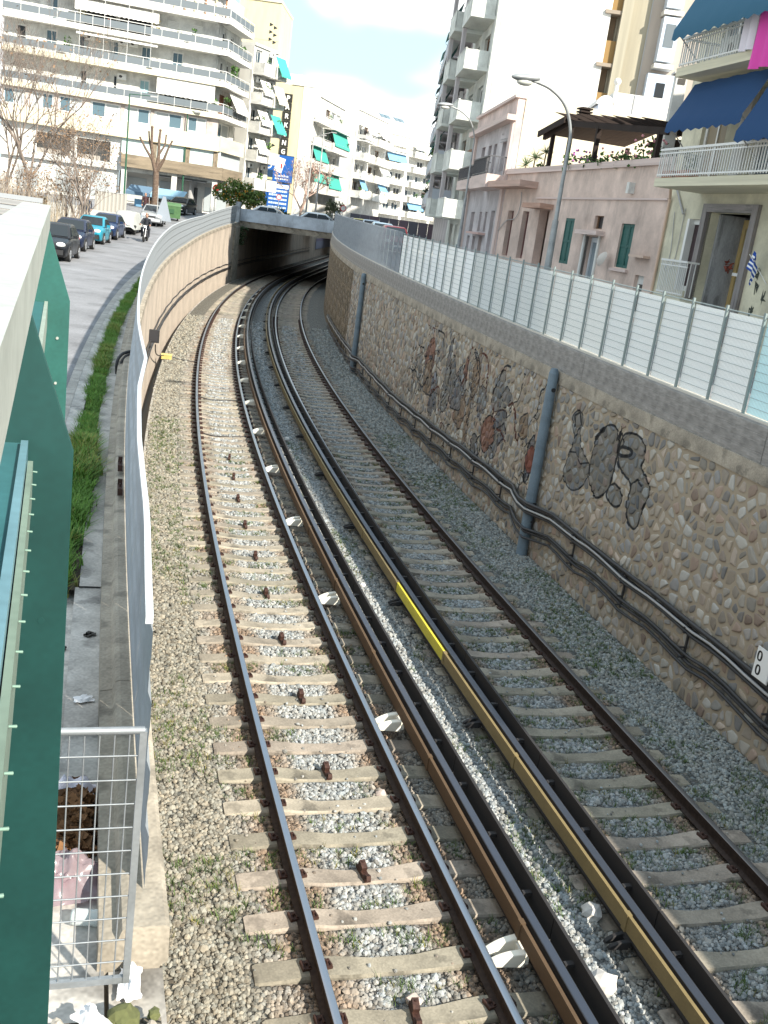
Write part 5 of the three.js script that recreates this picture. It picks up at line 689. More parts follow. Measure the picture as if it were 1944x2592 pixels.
// ---------------------------------------------------------------- left: the big white apartment block with wrap-round balconies
{
  const A = new Bld('corner_apartment_block', 'large white apartment block at the left with long glass fronted balconies wrapping its corner', 'apartment block', -20.48, -100.87, 18 * Math.PI / 180, 1, 4.6);
  const w = -1.35, H = [];
  const add = (kind, u0, y0, u1, y1, o = {}) => H.push({ u: Math.min(u0, u1), y: Math.min(y0, y1), w: Math.abs(u1 - u0), h: Math.abs(y1 - y0), kind, o });
  const door = (u, fl, ww = .9, o = {}) => add('win', u, fl + .05, u + ww, fl + 1.98, o);
  // floors (top of each slab): 11.2, 14.0, 16.9, 19.65, 22.4
  door(-18.8, 16.95, .78, { pane: BM.dark }); door(-16.3, 16.95, .95, { pane: BM.glassBlue }); door(-13.4, 16.95, .9, { half: 1 }); door(-10.85, 16.95, .95, { half: -1, pane: BM.glassBlue }); door(-7.85, 16.95, .92, { pane: BM.glassBlue }); door(-5.0, 16.95, .98, { pane: BM.glassBlue });
  door(-16.3, 19.7, .95, { half: -1, pane: BM.glassBlue }); add('win', -13.6, 19.75, -6.6, 21.5, { pane: BM.dark, wide: 1 }); add('roll', -5.6, 19.75, -4.6, 21.5); add('roll', -3.4, 19.75, -2.4, 21.5);
  door(-13.15, 14.05, .5, { pane: BM.dark }); door(-10.2, 14.05, .25, { pane: BM.dark }); door(-7.85, 14.05, .9, { pane: mat(.30, .48, .52, .4) }); add('win', -5.9, 14.05, -1.0, 16.0, { pane: BM.dark, wide: 1 });
  add('roll', -18.4, 14.05, -16.9, 16.0); add('roll', -15.8, 14.05, -14.4, 16.0);
  for (const [a, b, hf] of [[-19.8, -17.9, 1], [-17.4, -15.4, -1], [-15.0, -12.9, 1], [-12.2, -9.45, 1], [-9.1, -6.7, -1], [-6.4, -3.65, -1], [-3.3, -1.45, 1]]) add('win', a, 12.05, b, 13.38, { half: hf, pane: BM.glassBlue, wall: -.45 });
  const up = H.filter(q => q.o.wall === undefined), mid = H.filter(q => q.o.wall !== undefined);
  A.wall(-19.9, -.9, 13.95, 24.8, w, up.map(q => [q.u, q.y, q.w, q.h]), BM.white, .25); A.wall(-19.9, -.35, 11.2, 13.55, -.45, mid.map(q => [q.u, q.y, q.w, q.h]), mat(.58, .50, .46, .88, { map: T.plaster }), .25);
  A.wall(-19.9, -.35, 7.6, 10.6, -.6, [[-16.8, 8.2, 3, 1.8], [-13.2, 8.2, 3, 1.8]], BM.white, .25);
  A.box('body', -19.9, -3.5, 8.2, 24.7, -12, -2.2, BM.room); A.box('ground_floor', -19.9, -9.3, 4.6, 7.6, -6, -1.0, BM.white); for (const u of [-18.5, -15, -11.8]) A.box('shop_window', u, u + 2, 5, 7.1, -1.0, -.95, mat(.40, .43, .44, .4));
  for (const q of H) { if (q.kind === 'roll') A.win(q.u, q.y, q.w, q.h, q.o.wall ?? w, { kind: 'roll', in: .08 }); else A.win(q.u, q.y, q.w, q.h, q.o.wall ?? w, q.o); }
  const cs = BM.cream;
  for (const [y, kind] of [[22.4, 'guard'], [19.65, 'guard'], [16.88, 'guard'], [14.0, 'guard']]) {
    A.balcony(-20, -.02, y, 1.33, w, kind, { h: y > 22 ? 1.0 : .92, th: .46, slab: y > 16.9 ? BM.white : cs });
  }
  A.box('spandrel', -19.95, -.2, 10.62, 11.95, -.42, -.02, cs); A.box('spandrel', -19.95, -.2, 10.56, 10.62, -.42, .02, BM.sand);
  A.box('brown_fascia', -9.2, .35, 8.0, 9.15, -.5, .02, BM.brownBand); A.box('glazed_band', -9.2, .1, 9.16, 10.55, -.6, -.3, mat(.55, .66, .66, .4)); for (const u of [-6.4, -3.3, -.6]) A.box('pier', u, u + .45, 9.16, 10.55, -.3, -.22, BM.brownBand);
  A.box('shop_front', -9.2, .2, 4.7, 8.0, -3.2, -3.0, BM.white); for (const [u, m] of [[-8.8, mat(.45, .48, .48, .4)], [-6.0, mat(.42, .46, .48, .5)], [-3.3, BM.white], [-.9, mat(.36, .40, .42, .4)]]) { const s = A.box('shop_window', u, u + 2.2, 4.9, 7.2, -2.98, -2.9, m); void s; } for (const u of [-9.1, -4.4, -.5]) A.box('column', u, u + .5, 4.6, 8.0, -.8, -.3, BM.white);
  A.box('shop_canopy', -6.2, -1.0, 7.55, 7.75, -2.9, -.6, BM.grey);
  // awnings drawn down along the balconies
  A.awning(-13.9, -6.5, 21.75, .75, .30, -.35, BM.awnWhite, { val: .22 }); A.awning(-13.7, -6.5, 19.05, .12, .35, -.30, BM.awnWhite, { val: .12, scallop: 0 }); A.awning(-6.35, -.95, 16.38, 1.30, .22, -.20, BM.awnWhite, { val: .20 });
  { const b = new B(), r = mulberry(2); for (let i = 0; i < 4; i++) b.bar([-13.4 + i * 2.1, 15.1, -.03], [-13.4 + i * 2.1, 17.4, -.03], .025); for (let i = 0; i < 4; i++) b.bar([-13.4 + i * 2.1, 12.4, -.03], [-13.4 + i * 2.1, 14.6, -.03], .02); b.part('pole', BM.frame, A.o); void r; }
  A.ac(-9.9, 15.65, w); A.ac(-12.9, 18.55, w); A.ac(-10.0, 18.6, w); A.ac(-9.0, 18.6, w);
  for (const [u, y, h, m] of [[-14.4, 17.5, .9, BM.plant], [-15.2, 16.95, .6, BM.plantDry], [-3.2, 20.3, .7, BM.plant], [-4.6, 20.2, .5, BM.plant], [-6.7, 20.3, .9, BM.plantDry], [-8.2, 19.8, .5, BM.plant], [-1.0, 14.5, .9, BM.plant], [-13.2, 20.2, .8, BM.plantDry], [-11, 20.1, .4, mat(.45, .18, .12, .8)], [-9.5, 19.9, .45, BM.plant]]) A.plant(u, y, -.35, h, m);
  { const o = part('satellite_dish', flat(new THREE.SphereGeometry(.42, 16, 6, 0, 6.3, 0, .8).rotateX(-1.4)), BM.white, A.o); o.position.set(-6.6, 13.1, -.2); }
  // rooftop loggia with a timber roof
  for (let i = 0; i < 6; i++) A.box('loggia_post', -5.2 + i * .95, -5.06 + i * .95, 22.4, 24.7, -1.3, -1.16, i % 2 ? BM.wood : BM.yellow); A.box('loggia_roof', -7, 0, 24.5, 24.8, -4, -.6, BM.frameBrown);
  // the short side round the corner: same balconies carried on
  const K = Math.atan2(7.4, 1.0), C = new Bld('corner_side_wing', 'side wing of the white corner block carrying the same balconies round towards the orange tree', 'apartment block', -20.48, -100.87, K, 1, 4.6);
  // local x runs away from the camera along the street
  const cw = -1.3; C.wall(.9, 7.4, 11.2, 24.8, cw, [[2.2, 14.1, 1.6, 1.9], [4.8, 14.1, 1.2, 1.9], [1.8, 17.0, .8, 1.9], [3.6, 17.0, .8, 1.9], [5.4, 17.0, .8, 1.9], [1.8, 19.8, .8, 1.7], [4.2, 19.8, .8, 1.7], [1.6, 12.0, 4.5, 1.4]], BM.white, .25);
  for (const [u, y, a, h] of [[2.2, 14.1, 1.6, 1.9], [4.8, 14.1, 1.2, 1.9]]) C.win(u, y, a, h, cw, { frame: BM.frameBrown, pane: mat(.30, .12, .07, .6) }); for (const [u, y] of [[1.8, 17], [3.6, 17], [5.4, 17]]) C.win(u, y, .8, 1.9, cw, { pane: BM.dark }); for (const u of [1.8, 4.2]) C.win(u, 19.8, .8, 1.7, cw, { pane: BM.dark }); C.win(1.6, 12.0, 4.5, 1.4, cw, { half: 1, pane: BM.glassBlue });
  C.box('body', 1.2, 7.3, 11.1, 24.7, -4.5, -2.2, BM.room); C.box('end_wall', 7.15, 7.4, 4.6, 24.8, -4, cw - .25, BM.white);
  for (const y of [22.4, 19.65, 16.88, 14.0]) C.balcony(.02, 7.4, y, 1.28, cw, 'guard', { h: .92, th: .46, slab: BM.white });
  C.box('spandrel', .02, 7.4, 10.62, 11.95, -.5, -.04, cs); C.box('brown_fascia', .3, 7.4, 8.0, 9.15, -.6, -.02, BM.brownBand); C.box('shop_front', .3, 7.4, 4.7, 8.0, -3.0, -2.8, BM.grey); C.box('glazed_band', .3, 7.4, 9.16, 10.6, -.7, -.4, mat(.45, .50, .52, .5)); for (const u of [.6, 3.4, 6.6]) C.box('column', u, u + .4, 4.6, 8.0, -.8, -.4, BM.white); for (const u of [1.2, 4.0]) C.box('shop_window', u, u + 2.2, 4.9, 7.0, -2.79, -2.7, BM.dark);
  C.awning(2.6, 6.8, 16.3, 1.5, .9, -.5, BM.awnWhite, { val: .3 }); C.plant(3.0, 17.5, -.2, 1.3); C.plant(1.6, 14.6, -.2, 1.0); C.plant(5.0, 19.9, -.3, 1.0);
}
// ---------------------------------------------------------------- the street beyond the bridge, block by block
function flats(name, label, o) {   // a street front of balconies: floors at o.fl, bays at o.bays
  const A = new Bld(name, label, 'apartment block', o.x, o.z, o.a, o.sg ?? 1, o.base ?? 4.7), m = o.m || BM.white, r = mulberry(o.seed), holes = [], ws = [];
  for (const y of o.fl) for (const [u0, u1] of o.bays) { const w = Math.min(2.2, (u1 - u0) * .55); for (let u = u0 + .3; u + w < u1; u += w + .6) { holes.push([u, y + .05, w, 2.15]); ws.push([u, y + .05, w, 2.15]); } }
  if (o.ground) for (let u = 1; u + 2.4 < o.L; u += 3.4) { holes.push([u, o.base + .15 || 4.85, 2.3, 2.3]); ws.push([u, o.base + .15 || 4.85, 2.3, 2.3]); }
  A.wall(0, o.L, o.base ?? 4.7, o.top, 0, holes, m, .28);
  for (const [u, y, w, h] of ws) { const k = r(); A.win(u, y, w, h, 0, k < .25 ? { kind: 'roll', in: .1 } : { in: .2, half: k < .5 ? (k < .38 ? 1 : -1) : 0, pane: k < .8 ? BM.glass : BM.dark, frame: k > .9 ? BM.frameBrown : BM.frame }); }
  A.box('body', .29, o.L - .29, o.base ?? 4.7, o.top - .1, -(o.D || 10), -1.0, BM.room); A.box('near_wall', 0, .285, o.base ?? 4.7, o.top, -(o.D || 10), -.285, o.gable || m); A.box('far_wall', o.L - .285, o.L, o.base ?? 4.7, o.top, -(o.D || 10), -.285, m); A.box('roof', 0, o.L, o.top, o.top + .25, -(o.D || 10), .15, m);
  for (const y of o.fl) for (const [u0, u1] of o.bays) { A.balcony(u0, u1, y, o.d || 1.3, 0, r() < (o.guard ?? .3) ? 'guard' : 'solid', { h: .9, th: .22, slab: m, m: o.par || m });
    if (r() < (o.aw ?? .6)) { const am = o.awm ? o.awm[Math.floor(r() * o.awm.length)] : BM.awnGreen, e = (u1 - u0) * ((o.big ? .55 : .45) + (o.big ? .35 : .5) * r()), s = u0 + (u1 - u0 - e) * r(); A.awning(s, s + e, y + 2.62, (o.big ? 1.3 : .8) + .6 * r(), .7, (o.d || 1.3) - .6, am, { val: .2 }); }
    if (r() < .5) A.plant(lerp(u0 + .5, u1 - .5, r()), y + .6, (o.d || 1.3) - .2, .5 + .6 * r(), r() < .6 ? BM.plant : BM.plantDry); if (r() < .35) A.ac(lerp(u0 + .3, u1 - 1.2, r()), y + 1.9, .03); }
  if (o.pent) { const [u0, u1, h, w0, w1] = o.pent; A.box('roof_room', u0, u1, o.top + .25, o.top + .25 + h, w0, w1, m); A.box('roof_window', u0 + .6, u1 - .6, o.top + .9, o.top + h - .4, w1, w1 + .04, BM.curtain); }
  // roof clutter: aerials
  if (o.aerials) for (let i = 0; i < o.aerials; i++) { const u = 1 + (o.L - 2) * r(), w = -1 - 4 * r(), h = 1.5 + 2 * r(), y = o.top + .25 - A.b, b = new B(); b.bar([u, y, w], [u, y + h, w], .03, .02, 4); for (let k = 0; k < 5; k++) b.bar([u - .4, y + h - .12 * k, w], [u + .4, y + h - .12 * k, w], .012, .012, 3); b.part('aerial', BM.grey, A.o); }
  return A;
}
{
  const fl = (y0, n, d = 2.85) => Array.from({ length: n }, (_, i) => y0 + d * i);
  // second block on the left, pale with box balconies and green blinds
  const B2 = flats('pale_apartment_block', 'pale apartment block with green blinds, left of the yellow parking building', { x: -19.5, z: -108.9, a: 1.17, L: 4.7, top: 21.6, fl: fl(7.9, 5, 2.8), bays: [[.1, 2.2], [2.5, 4.6]], seed: 11, aw: .0, d: 1.35, guard: .35, gable: BM.white, aerials: 2 });
  B2.awning(2.6, 4.6, 21.1, 1.7, .9, 1.0, BM.awnGreen); B2.awning(2.6, 4.6, 18.3, 1.6, .9, 1.0, BM.awnBeige); B2.awning(2.6, 4.6, 15.4, 1.6, 1.0, 1.0, BM.awnGreen); B2.awning(.2, 2.1, 18.4, 1.2, .7, .9, BM.awnWhite); B2.awning(.2, 2.1, 15.5, 1.2, .7, .9, BM.awnWhite); B2.awning(.2, 2.1, 12.7, 1.2, .7, .9, BM.awnWhite); B2.plant(1.5, 17.2, 1.2, 1.0); B2.plant(2.4, 11.6, 1.2, 1.0);
  // yellow parking building
  const Y = new Bld('parking_building', 'tall yellow building with black letters PARKING down its corner and blue boards below', 'building', -25.1, -128, 0, 1, 4.7);
  Y.box('wall', 0, 4.95, 4.7, 29.2, -10, -.02, BM.yellow); Y.box('edge_band', -.05, 5.0, 29.2, 29.5, -10, .1, BM.cream); Y.box('corner_strip', 5.0, 8.55, 4.7, 20.5, -6, .25, BM.yellow); Y.box('white_corner', 8.56, 9.9, 4.7, 20.8, -7, .3, BM.white); Y.box('white_cap', 7.2, 9.9, 20.5, 21.4, -7, .35, BM.white);
  { const sh = new THREE.Shape(); sh.moveTo(0, 0); sh.lineTo(.4, .18); sh.lineTo(0, .36); const tg = planarUV(flat(new THREE.ExtrudeGeometry(sh, { depth: .1, bevelEnabled: false }))); for (const [x, y] of [[3.8, 26.6], [4.3, 26.3], [3.8, 25.8], [4.3, 25.5], [3.8, 25.0], [4.3, 24.7], [3.9, 20.2], [4.3, 19.9], [3.9, 19.4], [4.3, 19.1], [4.4, 22.6], [4.4, 21.6], [5.5, 15.6], [5.4, 13.2], [5.2, 10.8]]) part('vent_hole', tg, BM.dark, Y.o).position.set(x, y - 4.7, y < 20.5 ? .2 : -.06); }
  for (let i = 0; i < 5; i++) Y.box('wall_seam', .2, 5, 9 + i * 4, 9.04 + i * 4, -.02, .0, BM.sand);
  const word = 'PARKING', cvs = document.createElement('canvas'); cvs.width = 64; cvs.height = 448; const c = cvs.getContext('2d'); c.fillStyle = '#f0ead2'; c.fillRect(0, 0, 64, 448); c.font = 'bold 50px sans-serif'; c.textAlign = 'center'; [...word].forEach((ch, i) => { c.fillStyle = '#26251f'; c.fillRect(4, i * 64 + 5, 56, 54); c.fillStyle = '#fbfaf2'; c.fillText(ch, 32, i * 64 + 51); }); const tx = new THREE.CanvasTexture(cvs); tx.colorSpace = THREE.SRGBColorSpace;
  [...word].forEach((ch, i) => { const g = new THREE.PlaneGeometry(.92, .84), uv = g.attributes.uv; for (let k = 0; k < 4; k++) uv.setXY(k, .06 + uv.getX(k) * .88, 1 - (i + 1 - .08 - uv.getY(k) * .84) / 7); const y = 18.95 - i * 1.02, o = Y.box('letter_block', 6.35, 7.35, y - .46, y + .46, .25, .36, BM.dark); const f = part('letter', g, new THREE.MeshStandardMaterial({ map: tx, roughness: .7 }), o); f.scale.set(1, 1 / .92, 1 / .11); f.position.z = .52; });
  const board = (u0, u1, y0, y1, draw) => { const cv = document.createElement('canvas'); cv.width = 256; cv.height = 160; const k = cv.getContext('2d'); k.fillStyle = '#1b5aa8'; k.fillRect(0, 0, 256, 160); draw(k); const t = new THREE.CanvasTexture(cv); t.colorSpace = THREE.SRGBColorSpace; const b = Y.box('sign_board', u0, u1, y0, y1, .4, .55, BM.awnBlue), f = part('sign_face', new THREE.PlaneGeometry(.98, .96), new THREE.MeshStandardMaterial({ map: t, roughness: .5 }), b); f.position.z = .52; };
  const r = mulberry(12), rows = (k, x0, x1, y0, y1, n) => { k.fillStyle = '#dfe9f5'; for (let i = 0; i < n; i++) { let x = x0; const y = y0 + (y1 - y0) * i / n, h = (y1 - y0) / n * .5; while (x < x1) { const w = 6 + 16 * r(); k.fillRect(x, y, Math.min(w, x1 - x), h); x += w + 5; } } };
  board(4.55, 8.3, 9.2, 12.4, k => { k.strokeStyle = '#e8eef6'; k.lineWidth = 9; k.beginPath(); k.arc(48, 58, 26, 0, 7); k.stroke(); k.fillStyle = '#e8eef6'; k.beginPath(); k.arc(48, 58, 10, 0, 7); k.fill(); k.fillStyle = '#f4f2ee'; k.beginPath(); k.moveTo(120, 10); k.lineTo(190, 20); k.lineTo(160, 110); k.lineTo(96, 92); k.fill(); k.fillStyle = '#b0403a'; k.fillRect(150, 50, 14, 30); k.fillStyle = '#1b3a5a'; k.fillRect(0, 95, 90, 65); k.fillStyle = '#d7c88a'; k.fillRect(0, 140, 88, 14); rows(k, 110, 230, 120, 156, 2); });
  board(3.9, 5.4, 6.7, 9.1, k => rows(k, 20, 220, 20, 150, 6)); board(5.45, 8.1, 5.6, 9.1, k => { k.fillStyle = '#eef2f7'; k.fillRect(10, 4, 236, 22); rows(k, 16, 236, 36, 150, 5); });
  // white block with green blinds beyond it, then two more towards the bend
  flats('green_blind_block', 'white apartment block with big green blinds beside the PARKING letters', { x: -16.3, z: -129.5, a: 80.4 * Math.PI / 180, L: 19, top: 20.4, fl: fl(8.9, 4, 2.75), bays: [[.4, 8.2], [9.2, 18.6]], seed: 24, big: 1, aw: .85, awm: [BM.awnGreen, BM.awnGreen, BM.awnGreen], d: 1.5, guard: .3, pent: [4, 16, 1.8, -6, -2], aerials: 5 });
  flats('bare_gable_block', 'white apartment block whose broad blank gable catches the sun at the bend of the street', { x: -12.4, z: -165, a: 1.32, L: 17, top: 22.4, fl: fl(9.6, 4, 2.85), bays: [[.5, 6.5], [7.6, 16.4]], seed: 36, aw: .75, awm: [BM.awnWhite, BM.awnSky, BM.awnWhite, BM.awnGreen], d: 1.5, guard: .2, D: 14, pent: [1, 9, 2.4, -7, -2], aerials: 3 });
  const B6 = flats('far_crossing_block', 'apartment block closing the view between the rows, solar panels on its roof', { x: -10.6, z: -199, a: .95, L: 27, top: 22.6, base: 4.7, fl: fl(8.0, 5, 2.85), bays: [[.5, 9], [10, 19], [20, 26]], seed: 41, aw: .45, awm: [BM.awnSky, BM.awnWhite, BM.awnGreen, BM.awnBeige], d: 1.6, guard: .2, D: 16, pent: [2, 16, 2.6, -9, -3], aerials: 6, m: BM.white });
  for (let i = 0; i < 4; i++) { const q = B6.box('solar_panel', 5 + i * 1.6 + (i > 1 ? 1.4 : 0), 6.4 + i * 1.6 + (i > 1 ? 1.4 : 0), 25.6, 25.7, -5, -3, BM.glassBlue); q.rotation.x = .7; }
  flats('end_block', 'pale block half hidden behind the tall white block at the street end', { x: 6, z: -226, a: .2, L: 24, top: 21.5, fl: fl(8, 5, 2.8), bays: [[.5, 10], [11, 23]], seed: 52, aw: .5, awm: [BM.awnSky, BM.awnBeige], d: 1.4, aerials: 4 });
  // right-hand row past the tall white block, dark green blinds let down
  flats('green_awning_row', 'shaded apartment block past the tall white block, dark green blinds let down over its balconies', { x: 1.75, z: -78, a: Math.PI / 2 + .03, sg: -1, L: 26, top: 22.6, fl: fl(8.2, 5, 2.9), bays: [[.4, 8], [9, 17], [18, 25.5]], seed: 63, aw: .9, awm: [BM.awnTeal, BM.awnTeal, BM.awnGreen, BM.awnBeige], d: 1.5, guard: .35, m: BM.lilac, par: mat(.52, .55, .60, .8) });
  flats('far_right_row', 'grey apartment block farther along the right hand row', { x: 1.2, z: -105, a: Math.PI / 2 - .03, sg: -1, L: 60, top: 21.6, fl: fl(8.2, 5, 2.9), bays: [[.4, 14], [16, 30], [32, 58]], seed: 71, aw: .8, awm: [BM.awnTeal, BM.awnWhite, BM.awnBeige], d: 1.5, guard: .3, m: BM.lilac });
  // low dark hoarding along the cross street behind the bridge
  const hd = thing('hoarding', 'dark grey hoarding along the cross street behind the bridge at the right', 'hoarding', [-4.6, 4.75, -128]); for (let i = 0; i < 12; i++) pbox('panel', mat(.10 + .02 * (i % 3), .10, .125, .7), hd, i * 1.22 - 4, 1.0, .02 * (i % 2), 1.2, 2.0, .05);
}
// the right-hand street goes on towards the camera, beyond the right edge of view
{
  const A = new Bld('near_house', 'low house next to the apartment block, beyond the right edge of view', 'house', 11.6, -12, Math.PI / 2 + .3, -1, 4.0); A.wall(-13, -1, 4, 9, 0, [[-4, 5.4, 1, 1.6], [-8, 4.2, 1, 2.2]], BM.pinkL, .3); A.box('body', -13, -1, 4, 8.9, -8, -.9, BM.pinkL);
}
// ---------------------------------------------------------------- cars
const CM = { glass: new THREE.MeshPhysicalMaterial({ color: lin(.02, .028, .035), roughness: .12, specularIntensity: .45 }), tyre: mat(.02, .02, .02, .85), rim: mat(.50, .51, .53, .35, { metalness: .7 }), lampGlass: mat(.85, .87, .88, .15), trim: mat(.025, .025, .027, .6), plate: mat(.75, .76, .76, .5) };
const wheelGeo = flat(new THREE.CylinderGeometry(.30, .30, .19, 22).rotateZ(Math.PI / 2)), rimGeo = (() => { const b = new B().geo(new THREE.CylinderGeometry(.20, .20, .02, 18).rotateZ(Math.PI / 2)); for (let i = 0; i < 5; i++) b.box(.012, 0, 0, .012, .36, .05, 0, i * Math.PI / 5); return b.done(); })();
// body lofted from cross sections; front of the car is +z, base at the road
function car(label, paint, o, x, y, z, turn, group) {
  const t = thing('parked_car', label, 'car', [x, y, z], turn, group), L = o.L || 4.0, W = (o.W || 1.66) / 2, H = o.H || 1.45, hood = o.hood || .92, belt = o.belt || .95, tail = o.tail || .98;
  const st = [[L / 2, .30, .52, .80], [L / 2 - .06, .22, .66, .90], [L / 2 - .30, .19, hood - .12, .97], [L / 2 - .9, .19, hood, 1], [L * .5 - 1.15, .19, belt, 1], [0, .19, belt + .01, 1], [-L * .25, .19, belt + .02, 1], [-L / 2 + .35, .2, tail, .98], [-L / 2 + .05, .25, tail - .06, .93], [-L / 2, .34, tail - .2, .86]];
  const ring = (zz, y0, y1, k) => { const w = W * k, r = []; for (const [a, b] of [[-.90, 0], [-1, .12], [-1.0, .45], [-.985, .72], [-.93, .92], [-.80, 1], [-.4, 1.012], [0, 1.016], [.4, 1.012], [.80, 1], [.93, .92], [.985, .72], [1, .45], [1, .12], [.90, 0]]) r.push([a * w, lerp(y0, y1, b), zz]); return r; };
  const loft = (R, closeEnds = true) => { const pos = [], idx = [], n = R[0].length; R.forEach(q => q.forEach(p => pos.push(...p))); for (let i = 0; i < R.length - 1; i++) for (let k = 0; k < n; k++) { const a = i * n + k, b = i * n + (k + 1) % n; idx.push(a, b, b + n, a, b + n, a + n); } if (closeEnds) for (const i of [0, R.length - 1]) { const base = i * n; for (let k = 1; k < n - 1; k++) idx.push(base, base + k, base + k + 1); } const g = new THREE.BufferGeometry(); g.setAttribute('position', new THREE.Float32BufferAttribute(pos, 3)); g.setIndex(idx); g.computeVertexNormals(); return g; };
  const body = part('body', loft(st.map(s => ring(...s))), paint, t);
  // cabin: roof and pillars, glass set into it
  const f0 = L / 2 - (o.ws || 1.05), f1 = L / 2 - (o.ws || 1.05) - (o.rake || .72), r1 = -L / 2 + (o.rear1 || .72), r0 = -L / 2 + (o.rear0 || .22), rw = W * .76, bw = W * .95, yb = belt - .02;
  const cab = [[f0, yb, bw * .96, yb + .02], [f1, yb, rw, H - .05], [f1 - .25, yb, rw, H], [(f1 + r1) / 2, yb, rw, H + .015], [r1 + .2, yb, rw, H - .01], [r1, yb, rw * .98, H - .06], [r0, yb, bw * .92, yb + .05]];
  part('cabin', loft(cab.map(([zz, y0, w, y1]) => [[-bw, y0, zz], [-lerp(bw, w, .9), lerp(y0, y1, .88), zz], [-w * .9, y1, zz], [0, y1 + .015, zz], [w * .9, y1, zz], [lerp(bw, w, .9), lerp(y0, y1, .88), zz], [bw, y0, zz]])), paint, t);
  const quad = (a, b, c, d, out) => { const g = new THREE.BufferGeometry(), p = [a, b, c, d].map(v => v.map((x, i) => x + out[i])), q = [a, b, c, d]; const pos = []; const F = (...v) => v.forEach(x => pos.push(...x)); F(p[0], p[1], p[2], p[0], p[2], p[3]); for (let i = 0; i < 4; i++) { const j = (i + 1) % 4; F(p[i], q[i], q[j], p[i], q[j], p[j]); } g.setAttribute('position', new THREE.Float32BufferAttribute(pos, 3)); g.computeVertexNormals(); return g; };
  const y1 = H - .10;
  part('windscreen', quad([-bw * .84, yb + .06, f0 - .07], [bw * .84, yb + .06, f0 - .07], [rw * .86, y1 + .03, f1 + .015], [-rw * .86, y1 + .03, f1 + .015], [0, .02, .022]), CM.glass, t);
  part('rear_window', quad([-bw * .74, yb + .12, r0 + .05], [bw * .74, yb + .12, r0 + .05], [rw * .8, y1, r1 + .01], [-rw * .8, y1, r1 + .01], [0, .02, -.025]), CM.glass, t);
  for (const s of [-1, 1]) {
    const e = [s * .022, .004, 0], X = (v, k) => s * lerp(bw, lerp(bw, rw, .9), k), zm = (f1 + r1) / 2 + .12;
    part('side_window', quad([X(0, .04), yb + .05, f0 - .35], [X(0, .04), yb + .05, zm + .04], [X(0, .90), y1 - .02, zm + .04], [X(0, .90), y1 - .02, f1 - .06], e), CM.glass, t);
    part('side_window', quad([X(0, .04), yb + .05, zm - .04], [X(0, .04), yb + .05, r0 + .42], [X(0, .90), y1 - .02, r1 + .18], [X(0, .90), y1 - .02, zm - .04], e), CM.glass, t);
    const hl = part('headlight', flat(new THREE.SphereGeometry(1, 14, 10)), CM.lampGlass, t); hl.position.set(s * W * .66, hood - .22, L / 2 - .13); hl.scale.set(.19, .105, .12); hl.rotation.y = s * .35;
    const tl = part('tail_light', unit, mat(.4, .02, .02, .3), t); tl.position.set(s * W * .80, tail - .18, -L / 2 + .05); tl.scale.set(.16, .22, .06);
    const mi = new B().box(s * (W + .10), belt + .06, f0 - .42, .18, .13, .10).part('wing_mirror', o.mirror || paint, t); void mi;
    const seam = new B().box(s * (W + .001), .62, zm, .008, .62, .014).box(s * (W + .001), .62, f0 - .30, .008, .62, .014); seam.part('door_seam', CM.trim, t);
    part('door_handle', unit, CM.trim, t).position.set(s * (W + .008), .80, zm + .16); t.children[t.children.length - 1].scale.set(.02, .03, .16);
    for (const zz of [L / 2 - .78, -L / 2 + .72]) { const w = part('wheel', wheelGeo, CM.tyre, t); w.position.set(s * (W - .07), .30, zz); const r = part('rim', rimGeo, CM.rim, w); r.position.x = s * .092; if (s < 0) r.rotation.y = Math.PI; const ar = part('wheel_arch', flat(new THREE.TorusGeometry(.345, .03, 6, 18, Math.PI).rotateY(Math.PI / 2)), CM.trim, t); ar.position.set(s * (W - .012), .30, zz); }
  }
  pbox('bumper', o.bumper || CM.trim, t, 0, .40, L / 2 - .03, W * 1.64, .20, .10); pbox('grille', CM.trim, t, 0, .63, L / 2 - .035, W * .8, .11, .05); pbox('number_plate', CM.plate, t, 0, .47, L / 2 + .025, .46, .11, .012); pbox('underside', CM.trim, t, 0, .24, 0, W * 1.7, .12, L * .86);
  void body; return t;
}
